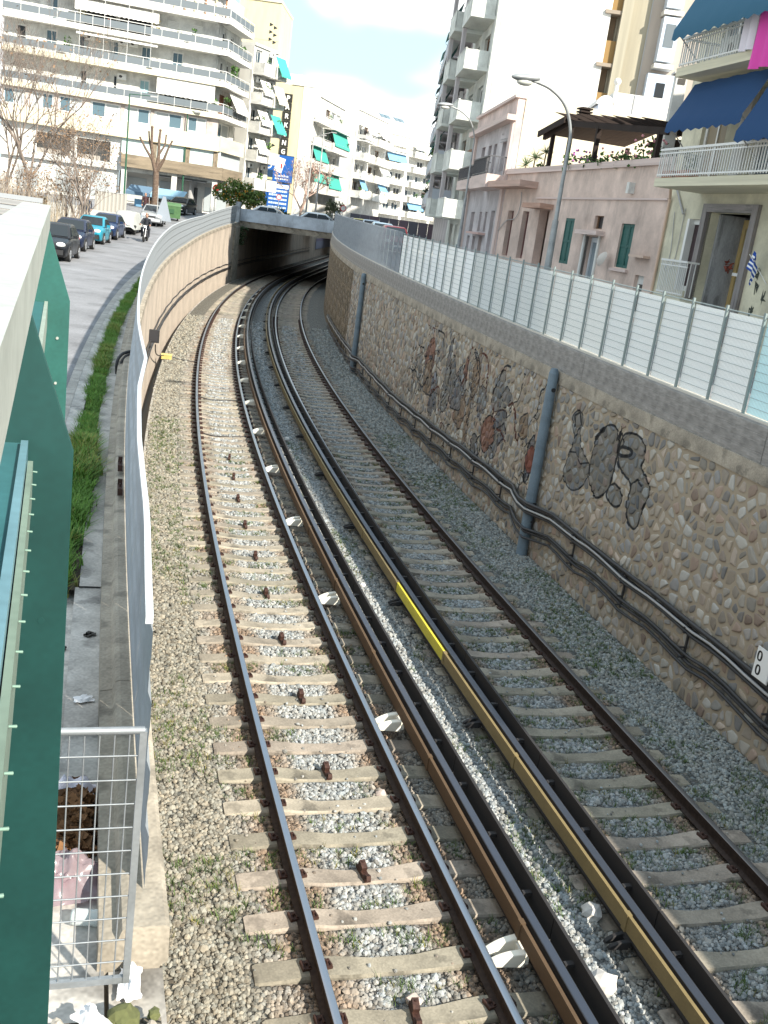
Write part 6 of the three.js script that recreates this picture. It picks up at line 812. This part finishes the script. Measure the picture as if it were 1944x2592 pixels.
{
  const P3 = (s, d) => { const p = P(s, d, yl(s)); return [p.x, p.y + .01, p.z]; };
  const place = (label, paint, o, s, d, extra = 0) => { const [x, y, z] = P3(s, d); return car(label, paint, o, x, y, z, phi(s) + extra, 'cars parked along the left street'); };
  const pm = (r, g, b, m = .4, ro = .3) => new THREE.MeshPhysicalMaterial({ color: lin(r, g, b), metalness: m, roughness: ro, clearcoat: .22, clearcoatRoughness: .12 });
  place('black hatchback, nearest of the row parked along the left street', pm(.008, .009, .012, 0, .35), { L: 3.9, H: 1.47 }, 46.1, -6.55);
  place('dark navy hatchback, second from the front of the row on the left street', pm(.010, .016, .042, 0, .35), { L: 3.9, H: 1.46 }, 53.2, -7.0);
  place('teal blue small car in the parked row on the left street', pm(.03, .30, .42, .3), { L: 3.5, H: 1.46, hood: .95 }, 60.4, -7.3);
  place('dark blue saloon between the teal car and the covered car', pm(.022, .045, .12, .4), { L: 4.0, H: 1.44 }, 65.6, -7.4);
  place('silver grey hatchback parked facing down the street beside the bin', pm(.55, .57, .59, .7, .28), { L: 3.9, H: 1.45, bumper: mat(.42, .43, .45, .4) }, 80.2, -7.1, .1);
  place('dark green black estate car behind the green bin', pm(.018, .024, .024, .3), { L: 4.2, H: 1.42 }, 92.6, -7.3, -.1);
  // car under a pale dust cover: one draped sheet
  { const [x, y, z] = P3(71.6, -7.3), t = thing('covered_car', 'car under a pale grey dust cover in the parked row', 'car', [x, y, z], phi(71.6), 'cars parked along the left street'), L = 4.1, n = 26, m = 22, g = new THREE.PlaneGeometry(1, 1, m, n), p = g.attributes.position;
    for (let i = 0; i < p.count; i++) { const u = p.getX(i) * 2, v = p.getY(i) * 2, top = interp(v, [[-1, .75], [-.86, .98], [-.62, 1.38], [.1, 1.46], [.32, 1.36], [.60, .96], [.9, .80], [1, .55]]), au = Math.abs(u), k = smooth(.62, 1, au), hw = .62 + .26 * k, low = .30, yy = au < .62 ? top - .05 * au : lerp(top - .04, low, Math.pow((au - .62) / .38, .8)); let zz = v * L / 2; let Y = yy; if (Math.abs(v) > .96) Y = Math.min(Y, .45); p.setXYZ(i, Math.sign(u) * Math.min(hw, au * 1.05) + .02 * Math.sin(v * 21 + u * 3), Y + .018 * (fbm(u * 6 + 9, v * 8, 0, 5, 3) - .5) * 2, zz + .02 * Math.sin(u * 14)); }
    g.computeVertexNormals(); part('cover', g, mat(.44, .45, .43, .8, { map: T.plaster }), t); for (const s of [-1, 1]) for (const zz of [L / 2 - .75, -L / 2 + .75]) part('wheel', wheelGeo, CM.tyre, t).position.set(s * .74, .30, zz); pbox('underside', CM.trim, t, 0, .3, 0, 1.4, .2, 3.4); for (const s of [-1, 1]) pbox('headlight_patch', CM.lampGlass, t, s * .5, .66, L / 2 - .02, .26, .14, .03); }
  // wheeled bin
  { const [x, y, z] = P3(85.5, -6.75), t = thing('waste_bin', 'green wheeled municipal waste container between the silver car and the dark estate', 'waste container', [x, y, z], phi(86) + .25), gm = mat(.08, .18, .07, .6, { map: T.metal }); const sh = new THREE.Shape(); sh.moveTo(-.48, .22); sh.lineTo(.48, .22); sh.lineTo(.60, 1.12); sh.lineTo(-.60, 1.12); const e = new THREE.ExtrudeGeometry(sh, { depth: 1.36, bevelEnabled: true, bevelSize: .03, bevelThickness: .03, bevelSegments: 2 }).translate(0, 0, -.68).rotateY(Math.PI / 2); part('tub', planarUV(flat(e)), gm, t); part('lid', planarUV(flat(new THREE.CylinderGeometry(.62, .62, 1.46, 18, 1, false, 0, Math.PI).rotateZ(Math.PI / 2).scale(1, .42, 1).rotateX(0))), gm, t).position.y = 1.14; pbox('rim', gm, t, 0, 1.13, 0, 1.5, .06, 1.28); for (const [a, b] of [[-.55, -.4], [.55, -.4], [-.55, .4], [.55, .4]]) { const w = part('wheel', flat(new THREE.CylinderGeometry(.10, .10, .06, 12).rotateZ(Math.PI / 2)), CM.tyre, t); w.position.set(a, .10, b); } pbox('emblem', mat(.02, .08, .03, .6), t, 0, .72, .605, .4, .34, .01); for (const s of [-1, 1]) new B().bar([s * .72, .95, 0], [s * .86, .95, 0], .03).part('lifting_pin', BM.grey, t); }
  // cars on the bridge and along the right-hand street, seen above the parapets
  const B2 = (label, paint, o, s, d, turn) => { const p = P(s, d, 4.76); return car(label, paint, o, p.x, p.y, p.z, turn, 'cars beyond the bridge parapet and the right hand fence'); };
  B2('silver saloon crossing the bridge, seen over the parapet at its right end', pm(.60, .62, .63, .7), { L: 4.3, H: 1.45 }, 94, 5.0, Math.PI / 2 + .08);
  B2('white car at the left end of the bridge, only its roof showing', pm(.75, .75, .74, .2), { L: 4.0, H: 1.42 }, 97, .2, Math.PI / 2);
  B2('dark car behind the silver saloon on the bridge', pm(.03, .03, .035, .3), { L: 4.1, H: 1.45 }, 99.5, 7.4, Math.PI / 2 - .2);
  const B3 = (label, paint, o, s, d) => { const p = P(s, d, yr(s)); return car(label, paint, o, p.x, p.y, p.z, phi(s), 'cars beyond the bridge parapet and the right hand fence'); };
  B3('yellow taxi behind the right hand fence near the bridge', pm(.60, .50, .06, .2), { L: 4.4, H: 1.46 }, 90, 8.6); B3('pale blue hatchback behind the right hand fence, farther one', pm(.35, .45, .55, .6), { L: 4.0, H: 1.52 }, 77, 9.4); B3('pale blue hatchback behind the right hand fence, nearer one', pm(.38, .50, .60, .6), { L: 4.0, H: 1.56 }, 66, 9.6); B3('dark red hatchback behind the right hand fence', pm(.20, .012, .02, .4), { L: 4.0, H: 1.52 }, 60.6, 9.9);
}
// ---------------------------------------------------------------- people: one smooth skin grown round a jointed skeleton
function figure(bones, cell, mat0) {      // bones: [a, b, ra, rb]
  const lo = [9, 9, 9], hi = [-9, -9, -9]; for (const [a, b, r1, r2] of bones) for (let k = 0; k < 3; k++) { lo[k] = Math.min(lo[k], a[k] - r1, b[k] - r2); hi[k] = Math.max(hi[k], a[k] + r1, b[k] + r2); }
  const c = lo.map((v, k) => (v + hi[k]) / 2), half = Math.max(...hi.map((v, k) => v - lo[k])) / 2 + 3 * cell, n = Math.ceil(2 * half / cell), mc = new MarchingCubes(n, mat0, false, false, 90000); mc.isolation = 0;
  const kk = .035; for (let z = 0; z < n; z++) for (let y = 0; y < n; y++) for (let x = 0; x < n; x++) { const p = [x, y, z].map((v, k) => c[k] + (v - n / 2) / (n / 2) * half); let d = 9; for (const [a, b, r1, r2] of bones) { const ab = b.map((v, k) => v - a[k]), ap = p.map((v, k) => v - a[k]), L = ab[0] ** 2 + ab[1] ** 2 + ab[2] ** 2 || 1e-6, t = clamp((ap[0] * ab[0] + ap[1] * ab[1] + ap[2] * ab[2]) / L, 0, 1), e = Math.hypot(ap[0] - ab[0] * t, ap[1] - ab[1] * t, ap[2] - ab[2] * t) - lerp(r1, r2, t); const h = clamp(.5 + .5 * (d - e) / kk, 0, 1); d = lerp(d, e, h) - kk * h * (1 - h); } mc.field[x + y * n + z * n * n] = -d; }
  mc.update(); const g = new THREE.BufferGeometry(), pos = mc.positionArray.slice(0, mc.count * 3), nor = mc.normalArray.slice(0, mc.count * 3); for (let i = 0; i < pos.length; i++) pos[i] = c[i % 3] + pos[i] * half; g.setAttribute('position', new THREE.BufferAttribute(new Float32Array(pos), 3)); g.setAttribute('normal', new THREE.BufferAttribute(new Float32Array(nor), 3)); g.computeVertexNormals(); return g;
}
{
  const cloth = mat(.025, .028, .038, .85), trousers = mat(.03, .032, .05, .85), skin = mat(.42, .24, .17, .6), hair = mat(.03, .02, .015, .8);
  const headOf = (t, x, y, z, hairM) => { const h = part('head', figure([[[0, 0, 0], [0, .10, .0], .078, .085], [[0, -.05, .035], [0, -.02, .05], .05, .05], [[0, .02, .088], [0, -.005, .108], .012, .016], [[-.085, .02, 0], [-.085, .045, 0], .018, .018], [[.085, .02, 0], [.085, .045, 0], .018, .018], [[0, -.16, -.01], [0, -.05, 0], .05, .048]], .012, skin), skin, t); h.position.set(x, y, z); const q = part('hair', flat(new THREE.SphereGeometry(.104, 14, 10, 0, 6.3, 0, 1.75).rotateX(-.35)), hairM, h); q.position.set(0, .075, -.012); for (const s of [-1, 1]) part('eye', flat(new THREE.SphereGeometry(.012, 8, 6)), hair, h).position.set(s * .032, .045, .078); return h; };
  const hands = (t, list) => list.forEach(([p, dir, s]) => { const b = []; b.push([[0, 0, 0], [0, 0, .06], .026, .03]); for (let f = 0; f < 4; f++) b.push([[-.026 + f * .017, 0, .07], [-.028 + f * .018, -.02, .12 + (f === 1 || f === 2 ? .015 : 0)], .010, .009], [[-.028 + f * .018, -.02, .12], [-.028 + f * .018, -.055, .125], .009, .008]); b.push([[s * .03, 0, .02], [s * .055, -.015, .06], .011, .010]); const h = part('hand', figure(b, .006, skin), skin, t); h.position.set(...p); h.rotation.set(...dir); });
  // rider on a motor scooter coming up the street towards the camera
  { const o = P(66.2, -5.15, yl(66.2) + .01), t = thing('person', 'person in dark clothes riding a small motorcycle towards the camera on the left street', 'person', o.toArray(), phi(66));
    part('body', figure([[[0, .86, -.22], [0, 1.12, -.18], .16, .15], [[0, 1.12, -.18], [0, 1.36, -.10], .15, .13], [[-.17, 1.36, -.1], [.17, 1.36, -.1], .075, .075], [[-.2, 1.36, -.1], [-.30, 1.14, .10], .062, .052], [[-.30, 1.14, .10], [-.30, 1.06, .38], .05, .04], [[.2, 1.36, -.1], [.30, 1.14, .10], .062, .052], [[.30, 1.14, .10], [.30, 1.06, .38], .05, .04], [[-.10, .84, -.2], [-.22, .80, .20], .105, .085], [[-.22, .80, .20], [-.22, .40, .12], .075, .052], [[-.22, .36, .12], [-.22, .33, .27], .05, .045], [[.10, .84, -.2], [.22, .80, .20], .105, .085], [[.22, .80, .20], [.22, .40, .12], .075, .052], [[.22, .36, .12], [.22, .33, .27], .05, .045], [[0, 1.38, -.1], [0, 1.50, -.07], .055, .05]], .02, cloth), cloth, t);
    headOf(t, 0, 1.57, -.05, mat(.02, .02, .022, .3)); hands(t, [[[-.30, 1.055, .36], [0, 0, 0], 1], [[.30, 1.055, .36], [0, 0, 0], -1]]);
    const m = thing('motorcycle', 'small dark motorcycle ridden up the left street', 'motorcycle', o.toArray(), phi(66)), wg = flat(new THREE.TorusGeometry(.27, .06, 8, 22).rotateY(Math.PI / 2));
    for (const z of [.68, -.62]) { const w = part('wheel', wg, CM.tyre, m); w.position.set(0, .33, z); new B().geo(new THREE.CylinderGeometry(.09, .09, .1, 12).rotateZ(Math.PI / 2)).box(0, 0, 0, .02, .5, .03).box(0, 0, 0, .02, .03, .5).part('hub', CM.rim, w); }
    new B().bar([-.07, .33, .68], [-.08, 1.0, .42], .024).bar([.07, .33, .68], [.08, 1.0, .42], .024).part('fork', CM.rim, m); new B().bar([-.38, 1.06, .42], [.38, 1.06, .42], .018).part('handlebar', CM.trim, m); new B().geo(new THREE.SphereGeometry(1, 14, 10), 0, .78, .16, 0, 0, 0, .14, .13, .26).part('tank', mat(.05, .05, .06, .3), m); new B().box(0, .78, -.32, .24, .09, .62).part('seat', CM.trim, m); new B().box(0, .48, 0, .2, .34, .5).bar([0, .4, -.1], [0, .33, -.62], .04).bar([.12, .36, .1], [.14, .4, -.6], .04).part('engine', mat(.12, .12, .13, .4, { metalness: .6 }), m); new B().geo(new THREE.SphereGeometry(.085, 14, 10), 0, .92, .54).part('headlight', CM.lampGlass, m); new B().geo(new THREE.TorusGeometry(.33, .04, 6, 14, 1.6).rotateY(Math.PI / 2), 0, .34, .68, 1.3).part('mudguard', CM.trim, m); }
  // two people standing by the kiosk
  const stand = (label, x, y, z, turn, top, hairM) => { const t = thing('person', label, 'person', [x, y, z], turn); part('body', figure([[[0, .95, 0], [0, 1.2, 0], .15, .145], [[0, 1.2, 0], [0, 1.40, 0], .145, .12], [[-.17, 1.41, 0], [.17, 1.41, 0], .07, .07], [[-.2, 1.4, 0], [-.26, 1.14, -.02], .06, .05], [[-.26, 1.14, -.02], [-.25, .90, .05], .046, .038], [[.2, 1.4, 0], [.26, 1.14, -.02], .06, .05], [[.26, 1.14, -.02], [.25, .90, .05], .046, .038], [[0, 1.42, 0], [0, 1.55, .01], .055, .05]], .02, top), top, t); part('trousers', figure([[[-.09, .94, 0], [-.11, .50, .02], .10, .07], [[-.11, .50, .02], [-.12, .10, 0], .065, .05], [[.09, .94, 0], [.11, .50, .02], .10, .07], [[.11, .50, .02], [.12, .10, 0], .065, .05], [[-.08, .96, 0], [.08, .96, 0], .12, .12], [[-.12, .05, -.03], [-.13, .04, .14], .05, .045], [[.12, .05, -.03], [.13, .04, .14], .05, .045]], .02, trousers), trousers, t); headOf(t, 0, 1.62, .02, hairM); hands(t, [[[-.25, .90, .05], [1.2, 0, 0], 1], [[.25, .90, .05], [1.2, 0, 0], -1]]); };
  stand('person in a black jacket standing by the green lamp post near the kiosk', -25.1, 3.35, -76.5, .5, cloth, hair); stand('person in a dark red jacket standing by the pollarded tree trunk', -23.0, 4.1, -84.5, .2, mat(.05, .018, .02, .85), hair);
}
// ---------------------------------------------------------------- lamps, signs, kiosk, sheds on the left
{
  const greenPole = mat(.02, .09, .05, .5);
  for (const [x, y, z, H, arm, l] of [[-26.98, 4.6, -92, 9.35, 1.95, 'left one of two tall thin dark green street lamps before the white corner block'], [-23.7, 4.65, -100, 9.15, .75, 'right one of two tall thin dark green street lamps before the white corner block']]) { const t = thing('street_lamp', l, 'street lamp', [x, y, z], 0, 'tall green street lamps'); new B().bar([0, 0, 0], [0, H, 0], .10, .055, 8).part('pole', greenPole, t); new B().bar([0, H - .03, 0], [arm, H + .04, 0], .04, .035, 6).part('arm', greenPole, t); new B().box(arm + .2, H + .02, 0, .6, .12, .2).part('lamp_head', BM.grey, t); new B().bar([0, 0, 0], [0, .9, 0], .15, .13, 8).part('base', greenPole, t); }
  const lampR = (x, y, z, H, rad, l, r0) => { const t = thing('street_lamp', l, 'street lamp', [x, y, z], phi(30) + .2, 'grey swan neck street lamps'), gm = mat(.42, .44, .45, .5, { metalness: .4, map: T.metal }); const s = H - rad * 1.2; new B().bar([0, 0, 0], [0, s * .62, 0], r0, r0 * .75, 10).bar([0, s * .62, 0], [0, s, 0], r0 * .55, r0 * .42, 8).part('pole', gm, t); part('arm', tube([[0, s, 0], [-.02, s + rad * .45, 0], [-rad * .25, s + rad * .92, 0], [-rad * .65, s + rad * 1.17, 0], [-rad * 1.02, s + rad * 1.25, 0]], r0 * .36, 8, 5), gm, t); const h = new B(); h.geo(new THREE.SphereGeometry(1, 14, 8), -rad * 1.02 - .28, s + rad * 1.28, 0, 0, 0, .08, .40, .09, .15).box(-rad * 1.02 - .02, s + rad * 1.265, 0, .2, .09, .12).part('lamp_head', gm, t); new B().geo(new THREE.SphereGeometry(1, 12, 6), -rad * 1.02 - .30, s + rad * 1.20, 0, 0, 0, .05, .22, .09, .11).part('lens', mat(.55, .56, .52, .3), t); new B().bar([0, 0, 0], [0, .5, 0], r0 * 1.35, r0 * 1.2, 10).part('base', gm, t); };
  lampR(3.27, 4.2, -26, 5.55, 1.18, 'large grey swan neck street lamp before the pink house', .105); lampR(1.75, 4.4, -48, 7.0, 1.35, 'smaller grey swan neck street lamp before the tall white block', .09);
  for (const [x, z, H, l] of [[-12.2, -115, 9.8, 'right'], [-13.6, -118, 9.6, 'left']]) { const t = thing('street_lamp', l + ' one of two pale thin lamp posts beyond the bridge before the bare reddish tree', 'street lamp', [x, 4.7, z], 0, 'pale lamp posts beyond the bridge'); new B().bar([0, 0, 0], [0, H, 0], .11, .06, 8).part('pole', BM.grey, t); new B().bar([0, H, 0], [.9, H + .3, 0], .04).part('arm', BM.grey, t); new B().box(1.1, H + .3, 0, .6, .1, .2).part('lamp_head', BM.grey, t); }
  const sign = (x, y, z, H, l, kind) => { const t = thing('road_sign', l, 'road sign', [x, y, z]); new B().bar([0, 0, 0], [0, H, 0], .032, .032, 8).part('pole', BM.grey, t); if (kind === 'noentry') { part('disc', flat(new THREE.CylinderGeometry(.32, .32, .02, 24).rotateX(Math.PI / 2)), mat(.55, .02, .03, .4), t).position.set(0, H - .3, .045); pbox('bar', BM.white, t, 0, H - .3, .06, .44, .11, .01); } else if (kind === 'round') { part('rim', flat(new THREE.CylinderGeometry(.34, .34, .02, 24).rotateX(Math.PI / 2)), mat(.5, .03, .04, .4), t).position.set(0, H - .3, .045); part('disc', flat(new THREE.CylinderGeometry(.25, .25, .02, 24).rotateX(Math.PI / 2)), BM.white, t).position.set(0, H - .3, .052); } else { const s = new THREE.Shape(); s.moveTo(-.62, 0); s.lineTo(.62, 0); s.lineTo(.10, 1.75); s.lineTo(-.10, 1.75); part('panel', planarUV(flat(new THREE.ExtrudeGeometry(s, { depth: .03, bevelEnabled: false }))), mat(.36, .40, .45, .6, { metalness: .3 }), t).position.set(.5, .55, .04); pbox('stay', BM.grey, t, .3, .9, .02, .6, .04, .03); } };
  sign(-19.9, 3.55, -76.5, 3.0, 'grey steel post with a pointed grey panel at the roadside by the silver car', 'panel'); sign(-20.6, 4.65, -101, 2.9, 'round red and white no entry sign by the orange tree', 'noentry'); sign(-17.4, 4.7, -122, 3.0, 'red rimmed round sign below the blue boards of the parking building', 'round'); sign(-8.9, 4.75, -112, 2.6, 'red rimmed round sign at the right end of the bridge', 'round');
  // newspaper kiosk under blue awnings, corrugated hoarding beside it
  { const t = thing('kiosk', 'street kiosk under a faded blue awning in front of the white corner block', 'kiosk', [-25.0, 3.9, -96]), cl = mat(.22, .38, .50, .85), c2 = mat(.10, .17, .25, .85); pbox('booth', BM.cream, t, 0, 1.1, 0, 2.4, 2.2, 1.8); pbox('hatch', BM.dark, t, -.2, 1.4, .905, 1.4, .9, .02); const aw = (x0, x1, m) => { const b = new B(); b.geo(new THREE.PlaneGeometry(x1 - x0, 1.7, 6, 2), (x0 + x1) / 2, 2.25, 1.4, -1.2).geo(new THREE.PlaneGeometry(x1 - x0, .3), (x0 + x1) / 2, 1.83, 2.19); b.part('awning', m, t); }; aw(-2.4, -.2, c2); aw(-.15, 2.9, cl); for (const x of [-2.3, -.2, 2.8]) new B().bar([x, 0, 2.1], [x, 1.9, 2.1], .03).part('pole', BM.grey, t); for (let i = 0; i < 4; i++) pbox('rack', pick([BM.white, BM.awnSky, BM.wood, BM.plant]), t, -1.4 + i * .9, .7, 1.3, .7, 1.3, .3); }
  { const t = thing('corrugated_hoarding', 'low hoarding of upright pale corrugated sheet beside the kiosk', 'hoarding', [-26.3, 3.85, -82]); for (let i = 0; i < 16; i++) pbox('sheet_rib', i % 2 ? mat(.42, .40, .36, .7) : mat(.33, .31, .28, .7), t, i * .16, .85, (i % 2) * .03, .16, 1.75, .03); pbox('top_rail', BM.grey, t, 1.2, 1.74, .02, 2.6, .05, .07); }
  { const t = thing('rubble_wall', 'low pale garden wall behind the bare shrubs at the left', 'wall', [-33, 2.9, -63]); const m = mat(.36, .32, .27, .95, { map: T.rubble, bumpMap: T.rubbleB, bumpScale: .04 }); pbox('wall', m, t, 0, 1.0, 0, 22, 2.0, .35); pbox('wall_cap', M.concreteWarm, t, 0, 2.04, 0, 22.1, .1, .45); t.rotation.y = -.25; t.children[0].geometry = planarUV(flat(new THREE.BoxGeometry(22, 2, .35))); t.children[0].scale.set(1, 1, 1); }
  { const t = thing('ribbed_shutter', 'grey horizontally ribbed metal sheet at the left edge behind the girder', 'metal sheet', [-18.2, 2.8, -44]); for (let i = 0; i < 11; i++) { const q = pbox('rib', i % 2 ? BM.grey : mat(.38, .39, .40, .5, { metalness: .3 }), t, 0, .1 + i * .22, (i % 2) * .05, 3.6, .2, .05); q.rotation.x = i % 2 ? .25 : -.25; } }
}
// ---------------------------------------------------------------- trees
function branches(r, a, dir, len, rad, depth, out, tips, o) {
  const n = 3; let p = a.clone(), d = dir.clone(); for (let i = 0; i < n; i++) { d.add(new THREE.Vector3((r() - .5) * o.wob, (r() - .5) * o.wob * .6 + o.up, (r() - .5) * o.wob)).normalize(); const q = p.clone().addScaledVector(d, len / n), r0 = rad * (1 - .22 * i / n * 2), r1 = rad * (1 - .22 * (i + 1) / n * 2); out.bar(p.toArray(), q.toArray(), Math.max(.006, r0), Math.max(.005, r1), depth > 2 ? 7 : depth > 0 ? 5 : 3, true); p = q; if (depth > 0 && i > 0 && r() < o.side) { const s = d.clone().add(new THREE.Vector3(r() - .5, r() * .5, r() - .5).multiplyScalar(1.5)).normalize(); branches(r, p, s, len * .62, rad * .45, depth - 1, out, tips, o); } }
  if (depth <= 0) { tips.push(p); return; } const k = o.kids[0] + Math.floor(r() * (o.kids[1] - o.kids[0] + 1)); for (let i = 0; i < k; i++) { const s = d.clone().add(new THREE.Vector3(r() - .5, (r() - .35) * .9, r() - .5).multiplyScalar(o.spread)).normalize(); branches(r, p, s, len * (.66 + .22 * r()), rad * .56, depth - 1, out, tips, o); }
}
{
  const bark = mat(.40, .345, .30, .95, { map: T.rust }), twig = mat(.21, .17, .145, .9), deadLeaf = mat(.23, .145, .085, .85), pinkTwig = mat(.42, .30, .25, .9);
  // pollarded plane tree
  { const t = thing('pollarded_tree', 'pollarded bare tree with a thick trunk and stubby upright limbs before the white corner block', 'tree', [-24.18, 4.35, -92]); const b = new B(), k = new B(); b.bar([0, -.1, 0], [0, .8, 0], .42, .31, 12).bar([0, .8, 0], [-.05, 3.4, 0], .31, .25, 12); const limb = pts => { for (let i = 1; i < pts.length; i++) k.bar(pts[i - 1].slice(0, 3), pts[i].slice(0, 3), pts[i - 1][3], pts[i][3], 8); const e = pts[pts.length - 1]; k.geo(new THREE.IcosahedronGeometry(e[3] * 1.35, 1), e[0], e[1], e[2]); }; limb([[-.05, 3.3, 0, .22], [-.45, 4.5, .05, .16], [-.62, 5.8, 0, .12], [-.66, 7.1, 0, .10]]); limb([[-.05, 3.3, 0, .2], [.05, 4.9, -.1, .15], [.0, 6.0, -.1, .12], [.06, 6.95, -.1, .09]]); limb([[-.45, 4.4, .05, .13], [-1.1, 5.3, .2, .10], [-1.6, 6.1, .2, .08]]); limb([[-.05, 3.4, 0, .18], [.6, 4.6, .1, .12], [.9, 5.5, .1, .09], [1.2, 6.15, .1, .07]]); limb([[-.5, 4.8, 0, .1], [-.9, 5.9, -.3, .08], [-1.0, 6.7, -.3, .06]]); limb([[.05, 4.9, -.1, .1], [.5, 5.8, -.3, .08], [.55, 6.6, -.3, .06]]); b.part('trunk', bark, t); k.part('crown', bark, t); }
  // bare trees and shrubs on the left bank
  const bare = (label, x, y, z, H, rad, seed, leaves, o, m = twig, lm = deadLeaf, ls = .15, cat = 'tree') => { const r = mulberry(seed), t = thing(cat === 'tree' ? 'bare_tree' : 'bare_shrub', label, cat, [x, y, z]), b = new B(), tips = [], k = new B(); const O = { wob: .35, up: .06, side: .5, kids: [2, 3], spread: 1.25, ...o }; const h0 = H * (O.h0 ?? .28); b.bar([0, -.1, 0], [.05, h0, 0], rad, rad * .8, 8); for (let i = 0; i < (O.stems || 3); i++) branches(r, new THREE.Vector3(.05, h0 * (i ? .6 + .4 * r() : 1), 0), new THREE.Vector3((r() - .5) * 1.3, 1.0, (r() - .5) * 1.1).normalize(), H * .27, rad * .62, O.depth ?? 4, k, tips, O); b.part('trunk', m, t); k.part('crown', m, t); if (leaves) { const l = new B(); const lg = new THREE.PlaneGeometry(ls, ls * .55); for (let i = 0; i < leaves; i++) { const p = tips[Math.floor(r() * tips.length)]; l.geo(lg, p.x + (r() - .5) * .45, p.y + (r() - .7) * .5, p.z + (r() - .5) * .45, r() * 3, r() * 6, r() * 3); } stuff(l.part('leaves', lm, t)); } };
  bare('tallest bare tree with fine upright branches, left of the green lamp posts', -22.5, 2.95, -58, 11.0, .14, 101, 160, { depth: 5, stems: 4, wob: .45, side: .35 });
  bare('second bare tree left of the tall one, cut by the left edge', -24.6, 2.95, -60, 9.8, .12, 102, 80, { depth: 4, stems: 4, wob: .45 });
  bare('bare tree hung with dry brown leaves, nearest the parked cars', -19.7, 2.95, -59, 6.6, .11, 103, 1300, { depth: 4, stems: 5, spread: 1.5, up: .02 }, twig, deadLeaf, .10);
  bare('low bare shrub with brown leaves in front of the tall bare tree', -21.4, 2.95, -55, 4.6, .06, 104, 500, { depth: 3, stems: 6, h0: .05 }, twig, deadLeaf, .10, 'shrub');
  bare('grey twiggy shrub at the left edge beside the girder', -20.6, 2.95, -50, 4.0, .05, 105, 60, { depth: 3, stems: 8, h0: .04 }, mat(.34, .30, .27, .9), deadLeaf, .12, 'shrub');
  bare('brown leaved shrub between the bare trees and the kiosk', -22.3, 3.2, -66, 5.2, .07, 106, 700, { depth: 3, stems: 7, h0: .04, spread: 1.5 }, twig, deadLeaf, .11, 'shrub');
  bare('bare shrub behind the teal parked car', -21.3, 3.0, -61, 4.2, .06, 108, 160, { depth: 3, stems: 8, h0: .04 }, twig, deadLeaf, .13, 'shrub');
  // dry reeds along the bank
  { const r = mulberry(66), b = new B(); for (let i = 0; i < 1500; i++) { const q = P(44 + 26 * r(), -9.3 - 5.5 * r()), h = 1.2 + 1.9 * r(); b.bar([q.x, 2.9, q.z], [q.x + (r() - .5) * .5, 2.95 + h, q.z + (r() - .5) * .5], .014, .004, 3, true); } tag(stuff(b.part('dry_reeds', mat(.50, .42, .31, .9), scene)), 'dry pale reeds and stalks along the bank behind the parked cars', 'reeds'); }
  bare('bare reddish tree beyond the bridge between the green blind block and the lamp posts', -14.6, 4.7, -121, 7.2, .16, 107, 500, { depth: 4, stems: 5, spread: 1.4 }, pinkTwig, mat(.48, .32, .26, .85), .2);
  // orange tree and dark bushes: leaf-sized faces through the volume
  const leafy = (name, label, cat, x, y, z, H, blobs, n, ls, m, fruit, trunkH) => { const r = mulberry((x * 53) | 0), t = thing(name, label, cat, [x, y, z]), b = new B(), lg = new THREE.PlaneGeometry(ls, ls * .6); if (trunkH) { const tr = new B(); tr.bar([0, -.1, 0], [.05, trunkH, 0], .11, .08, 8); for (const q of blobs) tr.bar([.05, trunkH * .9, 0], [q[0], q[1], q[2]], .06, .02, 5); tr.part('trunk', bark, t); } const pts = []; for (let i = 0; i < n; i++) { const q = blobs[Math.floor(r() * blobs.length)], a = r() * 6.283, c = 2 * r() - 1, R = q[3] * Math.pow(.25 + .75 * r(), .6), s = Math.sqrt(1 - c * c); if (fbm(q[0] * 3 + Math.cos(a) * 2 + 9, c * 2 + q[1], 0, 17, 2) < .40) continue; const p = [q[0] + R * s * Math.cos(a), q[1] + R * c * .8, q[2] + R * s * Math.sin(a)]; pts.push(p); b.geo(lg, ...p, r() * 3, r() * 6, r() * 3); } b.part(trunkH ? 'crown' : 'foliage', m, t); if (fruit) { const f = new B(), g = new THREE.IcosahedronGeometry(.075, 1); for (let i = 0; i < fruit; i++) f.geo(g, ...pick(pts)); f.part('fruit', mat(.62, .27, .02, .5), t); } };
  leafy('orange_tree', 'round leafy orange tree with fruit, on the pavement left of the bridge', 'tree', -17.6, 4.7, -97, 3, [[-1.6, 2.2, 0, 1.0], [-.6, 2.7, .2, 1.15], [.5, 2.6, 0, 1.1], [1.7, 2.0, .1, 1.0], [-.5, 1.8, .2, 1.05], [.7, 1.7, -.1, 1.0]], 6000, .17, mat(.125, .19, .04, .7), 130, 1.3);
  leafy('clipped_bush', 'dark green bush behind the bridge parapet below the blue boards', 'shrub', -15.9, 4.7, -112, 2, [[0, .9, 0, .95], [.7, .7, 0, .7], [-.5, .7, 0, .7]], 1200, .16, mat(.03, .075, .02, .7)); leafy('low_hedge', 'low dark hedge behind the bridge parapet, left of its middle', 'hedge', -17.6, 4.7, -110, 1, [[-1.2, .6, 0, .55], [-.4, .65, 0, .55], [.4, .6, 0, .55], [1.2, .6, 0, .5]], 900, .15, mat(.05, .085, .03, .7)); leafy('olive_bush', 'grey green bush right of the reddish bare tree', 'shrub', -10.9, 4.7, -122, 3, [[0, 1.6, 0, 1.2], [.5, 2.4, 0, 1.0], [-.4, 2.6, 0, .9]], 1300, .2, mat(.14, .16, .09, .8));
}
renderer.render(scene, camera);
